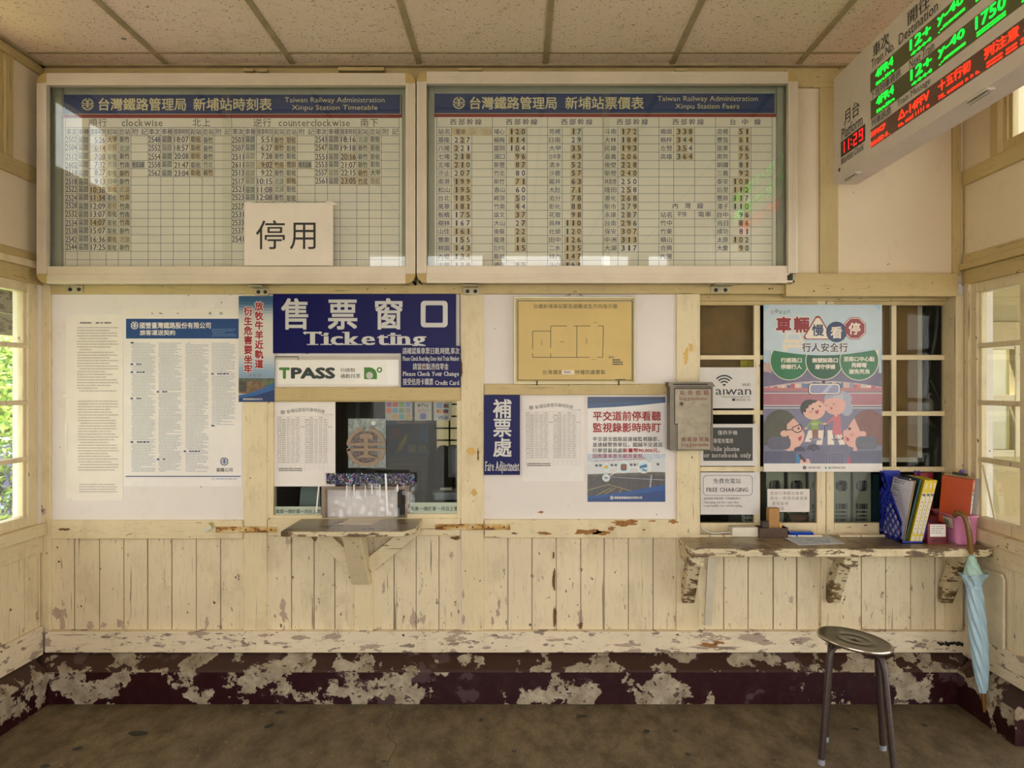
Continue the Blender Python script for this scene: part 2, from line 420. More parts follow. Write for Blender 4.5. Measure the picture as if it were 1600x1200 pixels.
    def greek(s, u0, u1, v0, v1, pitch, m, k=2, fill=.5, seed=1, ragged=.25, word=(2, 9), gap=.8):
        """rows of print too small to read"""
        rd = random.Random(seed); v = v0
        while v + pitch * fill <= v1:
            end = u1 - (rd.random() ** 3) * ragged * (u1 - u0) * (3 if rd.random() < .15 else 1); u = u0 + (rd.random() < .12) * (u1 - u0) * .05
            while u < end:
                w = rd.uniform(*word); e = min(u + w, end); s.rect(u, e, v, v + pitch * fill, m, k); u = e + gap * rd.uniform(.5, 1.4)
            v += pitch
    def emblem(s, cu, cv, r, m, k=2, thick=None):
        """round railway emblem: split ring, two cross bars and a rail section"""
        w = .195
        s.arc(cu, cv, r * (1 - w), r, 8, 82, m, k, 14); s.arc(cu, cv, r * (1 - w), r, 98, 172, m, k, 14); s.arc(cu, cv, r * (1 - w), r, 188, 352, m, k, 28)
        def q(pts): s.poly([(cu + a * r, cv - b * r) for a, b in pts], m, k)
        q([(-.98, .06), (-.11, .06), (-.11, .20), (-.96, .20)]); q([(.11, .06), (.98, .06), (.96, .20), (.11, .20)])
        q([(-.98, -.08), (-.96, -.22), (-.11, -.22), (-.11, -.08)]); q([(.11, -.08), (.11, -.22), (.96, -.22), (.98, -.08)])
        q([(-.11, -.42), (.11, -.42), (.11, .42), (-.11, .42)])
        q([(-.34, .40), (.34, .40), (.34, .58), (.22, .66), (-.22, .66), (-.34, .58)])
        q([(-.62, -.56), (.62, -.56), (.30, -.46), (.11, -.38), (-.11, -.38), (-.30, -.46)])
def wallfn(y):
    """frame coordinates on plane y, lifted towards the room"""
    return lambda u, v, d: W(u, v, y) + Vector((0, -d, 0))
def sheet(name, label, cat, p0, p1, q0, q1, y, m, thick=.0012, group=None, parent=None, edge=None):
    """a flat notice on plane y (front face); returns MB, Art, and a finisher"""
    mb = MB(); mb.wbox(p0, p1, q0, q1, y, y + thick, m)
    art = Art(mb, wallfn(y))
    def done(bevel=0.):
        o = mb.build(name, loc=W((p0 + p1) / 2, q1, y))
        return tag(o, label, cat, group)
    return mb, art, done

# print colours
ink = mat('ink_black', '24211f', .7); ink_gray = mat('ink_grey', '6d6964', .7); ink_soft = mat('ink_soft', '8f8a85', .7)
navy = mat('sign_navy', '0b0b50', .35, var=.03, spec=.15); sign_white = mat('sign_silver_white', 'c9c6c0', .35, var=.03)
paper = mat('paper_white', 'ebe4dc', .8, var=.03); paper_warm = mat('paper_warm', 'e9dccb', .8, var=.03)
hdr_blue = mat('header_blue', '10346e', .4, var=.06); hdr_red = mat('header_red', '8e1420', .4); hdr_cream = mat('header_cream', 'e2d6a6', .5)
tra_blue = mat('contract_blue', '0c3f78', .6, var=.04); red_ink = mat('red_ink', '9a1820', .55, var=.05)
# ================================================================ the setting
# ---- floor and ground outside
m, n, l, bs = base('floor_concrete'); MATS['floor_concrete'] = m
a, _ = noise_of(n, l, 1.3, detail=5); b, _ = noise_of(n, l, 9, (1, .55, 1), detail=7, rough=.7); c_, _ = noise_of(n, l, 150, detail=3, rough=.7); d_, _ = noise_of(n, l, 55, detail=2)
col = ramp(n, l, a, [(.3, lin('6b5c44')), (.7, lin('8a795c'))])
col = mixc(n, l, mathn(n, l, 'MULTIPLY', ramp(n, l, b, [(.40, 0.), (.62, 1.)]), .75), col, lin('4b3e28'))
col = mixc(n, l, mathn(n, l, 'MULTIPLY', ramp(n, l, c_, [(.38, 1.), (.52, 0.)]), .6), col, lin('30271a'))
col = mixc(n, l, ramp(n, l, d_, [(.70, 0.), (.715, .8)]), col, lin('b8a583'))
l.new(col, bs.inputs['Base Color']); l.new(ramp(n, l, b, [(.3, .45), (.7, .7)]), bs.inputs['Roughness'])
bump(n, l, bs, mathn(n, l, 'ADD', b, mathn(n, l, 'MULTIPLY', c_, .4)), .25, .003)
gum = mat('gum_stain', '2b2a22', .5)
floor_m = MATS['floor_concrete']
fl = MB(); fl.box(XL - .1, XR + .1, -4.75, .1, -.15, 0, floor_m)
rd = random.Random(4)
for px, py, rw_, rh, ang in ((217, 1146, 17, 4.5, -8), (121, 1170, 8, 3.5, -8), (71, 1197, 9, 3, -12), (438, 1113, 9, 3, -8), (421, 1134, 6, 5, -30), (910, 1119, 9, 2.5, 8), (1010, 1143, 6, 3.4, 0),
                         (1055, 1142, 5.5, 2.2, 5), (1075, 1179, 5, 3, 25), (1336, 1139, 7, 2.6, 0), (1444, 1133, 5, 2.6, 25), (752, 1125, 3.5, 3, 0), (803, 1174, 4, 2.4, 0), (1210, 1188, 4, 2, 10), (600, 1190, 4, 2, 0)):
    d = EYE * F / (py - CY); X = (px - CX) * d / F; y = d - D; sx = rw_ * d / F; sy = rh * d * d / (EYE * F)
    pts = []
    for i in range(14):
        t = 2 * PI * i / 14; q = rd.uniform(.8, 1.12); u, v = sx * math.cos(t) * q, sy * math.sin(t) * q
        pts.append((X + u * math.cos(R(ang)) - v * math.sin(R(ang)), y + u * math.sin(R(ang)) + v * math.cos(R(ang)), .0006))
    fl.face(pts, gum)
# hairline crack
pts = [(608, 1103), (618, 1112), (612, 1122), (602, 1131), (610, 1141), (606, 1152), (620, 1163), (617, 1172), (610, 1183), (604, 1197)]
cr = []
for px, py in pts:
    d = EYE * F / (py - CY); cr.append(((px - CX) * d / F, d - D))
Art(fl, lambda u, v, d: Vector((u, v, .0004))).pline(cr, .004, gum)
struct(fl.build('floor'), 'bare brown concrete floor with dark gum spots', 'floor')
gr_m = mat('ground_asphalt', 'b6b3ac', .9, scale=3, var=.12)
grass_m = mat('ground_grass', '7f9a4a', .95, scale=2, var=.2)
g = MB(); g.box(-30, 30, -30, 30, -.4, -.16, gr_m)
g.box(-12, -3.6, -4, 12, -.2, -.14, grass_m)
struct(g.build('ground'), 'pale paved ground around the station', 'ground')

# ---- ceiling
m, n, l, bs = base('ceiling_tile'); MATS['ceiling_tile'] = m
a, _ = noise_of(n, l, 1.1, detail=3); b, _ = noise_of(n, l, 120, (1, .5, 1), detail=2, rough=.5); c_, _ = noise_of(n, l, 80, (.5, 1, 1), detail=2); e_, _ = noise_of(n, l, 7, detail=5)
col = ramp(n, l, a, [(.3, lin('ead0b8')), (.7, lin('f0dac6'))])
col = mixc(n, l, mathn(n, l, 'MULTIPLY', ramp(n, l, e_, [(.55, 0.), (.8, 1.)]), .3), col, lin('b0905f'))
pit = ramp(n, l, b, [(.65, 0.), (.67, 1.)])
pit2 = ramp(n, l, c_, [(.66, 0.), (.68, 1.)])
col = mixc(n, l, mathn(n, l, 'MAXIMUM', mathn(n, l, 'MULTIPLY', pit, .6), mathn(n, l, 'MULTIPLY', pit2, .6)), col, lin('5c4526'))
l.new(col, bs.inputs['Base Color']); bs.inputs['Roughness'].default_value = .9
grid_m = mat('ceiling_bar', 'a89572', .55, var=.14, scale=14)
ce = MB(); ce.box(XL - .1, XR + .1, -4.75, .1, CEIL, CEIL + .08, MATS['ceiling_tile'])
cs = struct(ce.build('ceiling'), 'suspended ceiling of speckled mineral tiles', 'ceiling')
gb = MB()
for k in range(-4, 4):
    x = .130 + k * .604
    if XL < x < XR: gb.box(x - .013, x + .013, -4.6, -.02, CEIL - .007, CEIL, grid_m)
yy = -.152
while yy > -4.6:
    gb.box(XL, XR, yy - .008, yy + .008, CEIL - .004, CEIL, grid_m); yy -= .606
for (x0, x1) in ((XL, XL + .03), (XR - .03, XR)): gb.box(x0, x1, -4.6, 0, CEIL - .012, CEIL, grid_m)
gb.box(XL, XR, -.035, 0, CEIL - .012, CEIL, grid_m)
gb.build('ceiling_grid', cs)
st = MB(); sp = [(XW(201, -.25) + .012 * math.cos(t / 5 * PI) * (1 + .3 * (t % 2)), -.29 + .006 * math.sin(t / 5 * PI), CEIL - .0006) for t in range(10)]
st.face(sp, mat('insect_speck', '3a2a18')); st.build('ceiling_speck', cs)

# ---- back wall with its plaster, posts, rails and planks
wb = MB(); P_ = .012
def wallbox(p0, p1, q0, q1, m=plaster): wb.wbox(p0, p1, q0, q1, P_, .13, m)
wb.box(XL - .1, XR + .1, P_, .13, ZW(443, P_), CEIL, plaster_up)
wallbox(55, 388, 442, 818); wallbox(388, 419, 442, 1110); wallbox(718, 752, 442, 1110); wallbox(418, 719, 442, 618)
wallbox(752, 1066, 442, 818); wallbox(1062, 1090, 442, 1110)
wallbox(1090, 1520, 442, 455); wallbox(1496, 1520, 455, 836)
wb.box(XL - .1, XR + .1, P_ + .02, .13, -.1, ZW(842, P_), plaster); wb.box(XL - .1, XW(1066), P_ + .02, .13, ZW(842), ZW(811), plaster)
back = struct(wb.build('wall_back'), 'cream plank and plaster wall with ticket window', 'wall')
cut = [(79, 380, [116, 155.5, 193, 230.5, 268.5, 306.5, 344.5]), (417, 553, [455, 491, 523]), (583, 720, [616, 650, 686]), (756, 1057, [793.5, 831.5, 869, 907, 944, 982, 1020]),
       (1092, 1283, [1131, 1169, 1208, 1245]), (1315, 1480, [1346, 1384, 1423, 1461])]
wn_ = MB(); rd = random.Random(8)
for a0, a1, cs_ in cut:
    e = [a0 - 3] + cs_ + [a1 + 3]
    for p, q in zip(e, e[1:]):
        yf = .014 + rd.uniform(-.0015, .0025); g_ = rd.choice((.4, .6, 1.0))
        wn_.wbox(p + g_, q - g_, 836, 992, yf, yf + .02, plank_v)
wn_.build('wainscot_planks', back, bevel=.002)

def post(name, p0, p1, q0, q1, yf, yb, m, bev=.003):
    o = MB().wbox(p0, p1, q0, q1, yf, yb, m).build(name, back, bevel=bev); return o
for p0, p1, q0, q1, yf, m in ((61, 79, 440, 990, 0, cream_v), (380, 417, 448, 990, 0, cream_v), (720, 756, 448, 990, 0, cream_v), (1057, 1092, 448, 990, 0, cream_v),
                              (553, 583, 836, 990, 0, cream_v), (1283, 1315, 868, 990, -.002, cream_v), (1478, 1505, 868, 990, -.004, cream_v), (1281, 1310, 128, 430, 0, khaki_v), (1489, 1502, 190, 430, -.002, khaki_v)):
    post('post', p0, p1, q0, q1, yf, .03, m)
for p0, p1, q0, q1, yf, m in ((60, 1502, 106, 136, -.006, khaki_h), (78, 1232, 424, 459, -.012, khaki_h), (1228, 1497, 427, 463, -.034, khaki_h),
                              (79, 379, 813, 842, -.006, cream_h), (418, 719, 810, 837, -.006, cream_h), (757, 1058, 812, 841, -.006, cream_h), (1093, 1499, 842, 868, -.004, cream_h),
                              (757, 1046, 600, 617, -.004, khaki_h), (417.5, 719.5, 605, 626, -.004, khaki_h)):
    post('rail', p0, p1, q0, q1, yf, .03, m)
post('bottom_rail', 70, 1508, 987, 1020, -.022, .03, sill_h)
def block(p0, p1, q0, q1, y): MB().wbox(p0, p1, q0, q1, y, 0, khaki_h).build('wood_block', back, bevel=.002)
block(528, 600, 104.5, 110, -.07); block(717, 753, 105.5, 110, -.05); block(1056, 1074, 106, 111, -.05); block(380, 396, 106, 111, -.05); block(402, 417, 107, 112, -.04)
# bare patches where thick paint has come off down to the wood
bare = mat('bare_wood', '9a6a35', .8, var=.2, scale=60); putty = mat('paint_underlayer', 'b19a86', .8, var=.1, scale=30); dkw = mat('dark_wood_gap', '6d4a22', .8, var=.2, scale=60)
pk = MB(); rd = random.Random(21)
def flake(px, py, w, h, y, m, jag=.45, ang=0):
    nn = 22; pts = []
    for i in range(nn):
        t = 2 * PI * i / nn; q = 1 + rd.uniform(-jag, jag * .5)
        u, v = w / 2 * q * math.cos(t), h / 2 * q * math.sin(t); pts.append(W(px + u * math.cos(ang) - v * math.sin(ang), py + u * math.sin(ang) + v * math.cos(ang), y))
    pk.face(pts, m)
yr = -.0066
for a_ in ((975, 817, 46, 11, yr, bare), (955, 826, 12, 8, yr, bare), (918, 831, 44, 9, yr, bare), (938, 833, 30, 8, yr, bare), (850, 833, 22, 6, yr, bare), (1052, 815, 14, 7, yr, bare), (845, 800, 10, 4, .0115, bare),
           (1020, 814, 14, 3, yr, bare), (1006, 828, 6, 3, yr, bare), (865.5, 906, 6, 36, .0118, dkw), (867, 964, 5, 34, .0118, dkw), (865, 868, 3, 14, .0118, dkw), (907, 977, 7, 12, .0118, dkw),
           (1108, 1008, 38, 8, -.0226, bare), (1122, 1004, 18, 6, -.0226, bare), (1100, 1013, 24, 5, -.0226, putty), (582, 1010, 36, 6, -.0226, putty), (440, 1005, 30, 4, -.0226, putty), (412, 993, 18, 6, -.0226, putty),
           (870, 1000, 32, 5, -.0226, putty), (980, 1008, 40, 6, -.0226, putty), (90, 958, 20, 22, .0118, putty), (141, 977, 12, 14, .0118, putty), (187, 974, 13, 16, .0118, putty), (162, 977, 10, 10, .0118, putty), (712, 840.5, 18, 6, -.0068, dkw),
           (724, 928, 4, 16, -.0006, putty), (724, 968, 5, 16, -.0006, putty), (736, 706, 16, 12, -.0006, mat('yellow_underpaint', 'd3ac62', .7)), (740, 770, 10, 14, -.0006, MATS['yellow_underpaint']), (747, 710, 3, 22, -.0006, dkw),
           (1072, 556, 9, 26, -.0006, MATS['yellow_underpaint']), (1080, 543, 8, 14, -.0006, MATS['yellow_underpaint']), (62, 795, 10, 18, -.0006, dkw), (68, 800, 8, 12, -.0006, putty), (100, 827, 20, 4, -.0066, dkw), (721, 575, 4, 30, -.0006, dkw),
           (1445, 1001, 12, 6, -.0226, putty), (1395, 990, 10, 4, -.0226, putty), (1470, 1004, 16, 5, -.0226, putty), (780, 944, 4, 14, .0118, putty), (778, 958, 6, 12, .0118, putty), (770, 970, 5, 14, .0118, putty)):
    flake(*a_)
pk.build('bare_wood_patches', back)
hl = MB()
for k in range(11):
    hl.tube([W(1466 + k * 3.6, 1005 + rd.uniform(-2, 2), -.0235), W(1468 + k * 3.6, 1006 + rd.uniform(-2, 2), -.0238)], rd.uniform(.006, .012), mat('dark_hole', '171310', .9), 6)
hl.build('rot_hole', back)

# ---- plinth (maroon flaked concrete) along three sides
PB = .082
def plinth(name, pts_fn, y_a, y_b, label):
    mb = MB()
    prof = [(0, 0), (PB, 0), (PB, .150), (PB - .006, .160), (.008, .216), (0, .216)]
    A = [pts_fn(p, y_a) for p in prof]; B = [pts_fn(p, y_b) for p in prof]
    for i in range(len(prof) - 1):
        mb.face([A[i], A[i + 1], B[i + 1], B[i]], plinth_t if i in (2, 3) else plinth_m)
    mb.face(A[::-1], plinth_m); mb.face(B, plinth_m)
    return struct(mb.build(name), label, 'baseboard')
plinth('baseboard_back', lambda p, t: (t, -p[0], p[1]), XL, XR, 'maroon flaked concrete plinth under the ticket wall')
plinth('baseboard_left', lambda p, t: (XL + p[0], t, p[1]), -PB + .004, -4.6, 'maroon flaked concrete plinth under the leafy window')
plinth('baseboard_right', lambda p, t: (XR - p[0], t, p[1]), -PB + .004, -.507, 'maroon flaked concrete plinth beside the umbrella')

# ---- side walls
def side(nm, X, sg, ye, y_open, lbl):
    """wall at x=X facing sg; solid to the floor from the corner to ye, a doorway on to y_open, then wall again"""
    bx = lambda mb, y0, y1, z0, z1, xi, xo, m: mb.box(X + sg * xi, X - sg * xo, y0, y1, z0, z1, m)
    w = MB()
    bx(w, .05, ye, -.1, .80, -.02, .12, plaster); bx(w, 0.05, -4.7, 2.0, 2.47, 0, .12, plaster_up); bx(w, .05, -.27, 2.47, CEIL, 0, .12, plaster_up)
    bx(w, y_open, -4.7, -.1, 2.01, 0, .12, plaster); bx(w, -2.9 if nm == 'right' else -.95, -4.7, 2.4, CEIL, 0, .12, plaster_up); bx(w, -.2, -3, 2.99, CEIL, 0, .12, plaster_up)
    bx(w, .05, -.03, .7, 2.1, 0, .12, plaster)
    wl_ = struct(w.build('wall_' + nm), lbl, 'wall')
    k = MB(); y = -.012; r_ = random.Random(len(nm))
    while y > ye + .03:
        y2 = max(y - .118, ye); bx(k, y - .002, y2 + .002, .345, .705, .004 + r_.uniform(-.001, .002), .02, plank_v); y = y2
    k.build('wainscot_planks', wl_, bevel=.002)
    def bar(name, y0, y1, z0, z1, t, m, bev=.003): o = MB(); bx(o, y0, y1, z0, z1, t, .03, m); return o.build(name, wl_, bevel=bev)
    bar('bottom_rail', -.022, ye, .214, .35, .022, sill_h)
    bar('rail', -.004, ye, .70, .785, .012, cream_h); bar('window_sill', -.004, ye, .785, .84, .03, cream_h)
    bar('header', -.004, -4.6, 1.985, 2.055, .012, khaki_h); bar('moulding', -.004, -4.6, 2.055, 2.088, .03, cream_h if nm == 'left' else khaki_h); bar('header', -.004, -4.6, 2.088, 2.13, .012, khaki_h)
    bar('rail', -.004, -4.6, 2.463, 2.535, .014, khaki_h)
    bar('post', -.222, -.278, 2.535, 2.99, .012, khaki_v); bar('cornice', -.004, -4.6, 2.99, 3.03, .016, khaki_h)
    bar('post', -.001, -.02, 2.13, 2.463, .006, khaki_v)
    bar('post', ye + .004, ye - .06, 0, 2.0, .015, cream_v)
    return wl_, bx
wl_left, bxl = side('left', XL, 1, -1.85, -1.86, 'cream plank wall with window onto the garden')
wl_right, bxr = side('right', XR, -1, -.51, -2.1, 'cream wall with window at the umbrella corner')
def window(name, bx, ys, zs, zb, zt, label, stile=.055, t0=.0, mt=.022, recess=.02, m=cream_v, yo=None):
    """sashes: ys = list of (y_start, y_end, columns) ; zs = muntin heights"""
    e = bpy.data.objects.new(name, None); C.objects.link(e); struct(e, label, 'window')
    fr = MB(); mu = MB(); gl = MB()
    for (y0, y1, nc) in ys:
        bx(fr, y0, y0 - stile, zb, zt, -recess + .02, recess + .03, m); bx(fr, y1 + stile, y1, zb, zt, -recess + .02, recess + .03, m)
        bx(fr, y0 - stile, y1 + stile, zb, zb + .05, -recess + .019, recess + .03, m); bx(fr, y0 - stile, y1 + stile, zt - .05, zt, -recess + .019, recess + .03, m)
        a0, a1 = y0 - stile, y1 + stile
        for k in range(1, nc):
            yc = a0 + (a1 - a0) * k / nc; bx(mu, yc + mt / 2, yc - mt / 2, zb + .05, zt - .05, -recess + .014, recess + .02, m)
        for z in zs: bx(mu, a0, a1, z - mt / 2, z + mt / 2, -recess + .016, recess + .02, m)
        # a bead round the panes
        bx(fr, a0, a0 - .018, zb + .05, zt - .05, -recess + .008, recess + .02, m); bx(fr, a1 + .018, a1, zb + .05, zt - .05, -recess + .008, recess + .02, m)
        bx(gl, a0, a1, zb + .05, zt - .05, -recess - .004, recess + .007, glass)
    fr.build('sash_frame', e, bevel=.003)
    if mu.v: mu.build('muntins', e, bevel=.004)
    gl.build('glass_panes', e)
    return e
zs4 = (1.689, 1.423, 1.157)
window('window_1', bxl, [(-.026, -.83, 2), (-.83, -1.634, 2)], zs4, .84, 1.99, 'cream paned window with garden foliage outside', stile=.075)
window('window_2', bxr, [(-.055, -.455, 1)], zs4, .84, 1.99, 'cream paned window beside the binders', stile=.045)
window('window_3', bxl, [(-.278, -.95, 2)], (), 2.535, 2.99, 'high window over the garden window', stile=.03, m=khaki_v)
window('window_4', bxr, [(-.296, -.95, 1), (-.95, -1.62, 1), (-1.62, -2.29, 1), (-2.29, -2.9, 1)], (), 2.535, 2.99, 'high window under the hanging display', stile=.03, m=khaki_v)
jb = MB(); jb.box(XR - .012, XR + .03, -.018, -.055, .84, 1.99, cream_v); jb.build('window_jamb', wl_right, bevel=.003)

pb = MB(); q_ = [(-.185, .668), (-.318, .672), (-.335, .650), (-.335, .335), (-.185, .345)]
pb.prism([(XR - .012, a, b) for a, b in q_], (-.012, 0, 0), mat('patch_board', 'd6c9aa', .55, var=.08)); pb.build('patch_board', wl_right, bevel=.003)

# ---- rear wall behind the viewer: wide doorway, glazed transom
wr = MB()
wr.box(XL - .1, -1.6, -4.75, -4.6, -.1, CEIL, plaster); wr.box(1.6, XR + .1, -4.75, -4.6, -.1, CEIL, plaster)
wr.box(-1.6, 1.6, -4.75, -4.6, 2.32, 2.50, khaki_h); wr.box(-1.6, 1.6, -4.75, -4.6, 2.9, CEIL, plaster)
for x in (-1.1, -.28, .55, 1.28): wr.box(x - .1, x + .1, -4.75, -4.6, 2.5, 2.9, khaki_v)
for x in (-.75, .75): wr.box(x - .06, x + .06, -4.72, -4.62, 0, 2.32, cream_v)
struct(wr.build('wall_rear'), 'entrance wall with wide doorway behind the viewer', 'wall')

# ---- ticket window and shelf-side window in the back wall
def wwin(name, label): 
    e = bpy.data.objects.new(name, None); C.objects.link(e); return struct(e, label, 'window')
tw = wwin('window_5', 'ticket window with large glass pane and cream frame')
fr = MB()
for a_ in ((416.5, 427, 620, 812, .0), (714, 720.5, 620, 812, .0)): fr.wbox(a_[0], a_[1], a_[2], a_[3], .004, .06, cream_v)
fr.wbox(427, 503, 805, 811, .004, .06, cream_h); fr.wbox(636, 714, 803, 811, .004, .06, cream_h); fr.wbox(416.5, 720, 624, 628, .006, .06, khaki_h)
fr.build('frame', tw, bevel=.002)
gl = MB(); gl.wbox(426, 504, 627, 806, .022, .027, office_glass); gl.wbox(504, 640, 627, 734, .022, .027, office_glass); gl.wbox(640, 715, 627, 806, .022, .027, office_glass); gl.build('glass_panes', tw)
hf = MB(); hm = mat('hatch_frame_wood', '8d7a66', .6, var=.12)
hf.wbox(502, 508.5, 760, 810, .012, .05, hm); hf.wbox(633, 640, 758, 810, .012, .05, hm); hf.wbox(508, 633, 760, 765, .014, .05, hm); hf.build('hatch_frame', tw, bevel=.002)
sw = wwin('window_6', 'paned window behind the shelf and the road safety poster')
fr = MB()
fr.wbox(1082, 1480, 455, 470, .07, .128, khaki_h); fr.wbox(1082, 1480, 833, 842, .085, .128, cream_h)
fr.build('frame', sw, bevel=.002)
def sash(p0, p1, ys, cols, ybase, wl2, wr2, parent):
    s = MB(); s.wbox(p0, p0 + wl2, 470, 834, ybase, ybase + .03, cream_v); s.wbox(p1 - wr2, p1, 470, 834, ybase, ybase + .03, cream_v)
    s.wbox(p0 + wl2, p1 - wr2, 469, 477, ybase + .001, ybase + .03, khaki_h); s.wbox(p0 + wl2, p1 - wr2, 817, 834, ybase + .001, ybase + .03, cream_h)
    o = s.build('sash_frame', parent, bevel=.003)
    mu = MB()
    for q0, q1 in ys: mu.wbox(p0 + wl2, p1 - wr2, q0, q1, ybase + .004, ybase + .028, cream_h)
    for c0, c1 in cols: mu.wbox(c0, c1, 477, 817, ybase + .003, ybase + .028, cream_v)
    mu.build('muntins', o, bevel=.003)
    g2 = MB(); g2.wbox(p0 + wl2, p1 - wr2, 477, 817, ybase + .016, ybase + .020, office_glass); g2.build('glass_panes', o)
sash(1082, 1290.6, ((555, 562), (641, 648), (729, 737)), ((1178, 1188),), .088, 12, 14, sw)
sash(1291.4, 1480, ((554.5, 562.5), (642.5, 650), (729.5, 737.5)), ((1393, 1401),), .094, 12, 3, sw)
MB().box(XW(1477, .09), XR - .002, -.003, .128, ZW(842), ZW(460), cream_v).build('window_jamb', back, bevel=.003)
MB().box(XW(1092), XW(1092) + .005, .0, .128, ZW(842), ZW(455), cream_v).build('window_jamb', back)

# ---- ticket office behind the wall
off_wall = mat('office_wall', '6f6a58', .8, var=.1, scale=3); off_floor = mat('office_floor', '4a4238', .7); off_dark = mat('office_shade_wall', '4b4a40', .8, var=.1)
ow = MB()
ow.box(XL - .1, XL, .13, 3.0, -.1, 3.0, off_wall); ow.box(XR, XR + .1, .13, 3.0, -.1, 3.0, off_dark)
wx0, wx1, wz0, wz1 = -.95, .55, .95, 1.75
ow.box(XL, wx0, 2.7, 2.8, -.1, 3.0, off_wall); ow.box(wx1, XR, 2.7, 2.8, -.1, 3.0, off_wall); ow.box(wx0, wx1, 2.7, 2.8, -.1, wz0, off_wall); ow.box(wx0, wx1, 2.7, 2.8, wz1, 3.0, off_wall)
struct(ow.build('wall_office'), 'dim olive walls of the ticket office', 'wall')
o2 = MB(); o2.box(XL, XR, .1, 2.8, -.1, 0, off_floor); struct(o2.build('floor_office'), 'dark floor of the ticket office', 'floor')
o3 = MB(); o3.box(XL - .1, XR + .1, .1, 2.9, 3.0, 3.1, off_wall); struct(o3.build('ceiling_office'), 'ticket office ceiling', 'ceiling')
wo = wwin('window_7', 'barred window at the back of the ticket office')
f7 = MB(); fm = mat('office_window_frame', '4f4a3c', .6)
nx = 12
for k in range(nx + 1):
    x = wx0 + (wx1 - wx0) * k / nx; w_ = .030 if k % 2 == 0 else .010; f7.box(x - w_ / 2, x + w_ / 2, 2.68, 2.74, wz0, wz1, fm)
for k in range(9):
    z = wz0 + (wz1 - wz0) * k / 8; f7.box(wx0, wx1, 2.69, 2.73, z - .006, z + .006, fm)
f7.build('bars', wo)
frost = mat('frosted_pane', 'cfcab4', .6, trans=.0); frm, fn_, fl_, fb_ = base('frosted_glass'); fb_.inputs['Base Color'].default_value = lin('d8d2bc'); fb_.inputs['Roughness'].default_value = .5; fb_.inputs['Transmission Weight'].default_value = .0
tr = fn_.new('ShaderNodeBsdfTranslucent'); tr.inputs[0].default_value = lin('8d8876'); fl_.new(tr.outputs[0], fn_['Material Output'].inputs['Surface'])
MB().box(wx0, wx1, 2.745, 2.75, wz0, wz1, frm).build('glass_panes', wo)
# outer roof so that the sky does not leak in, with eaves on the garden side
rf = MB(); tin = mat('roof_tin', '6b6a66', .6)
rf.box(XL - .12, XR + .12, -5.4, 3.2, 3.15, 3.22, tin)
struct(rf.build('roof_slab'), 'roof over hall and office', 'roof')
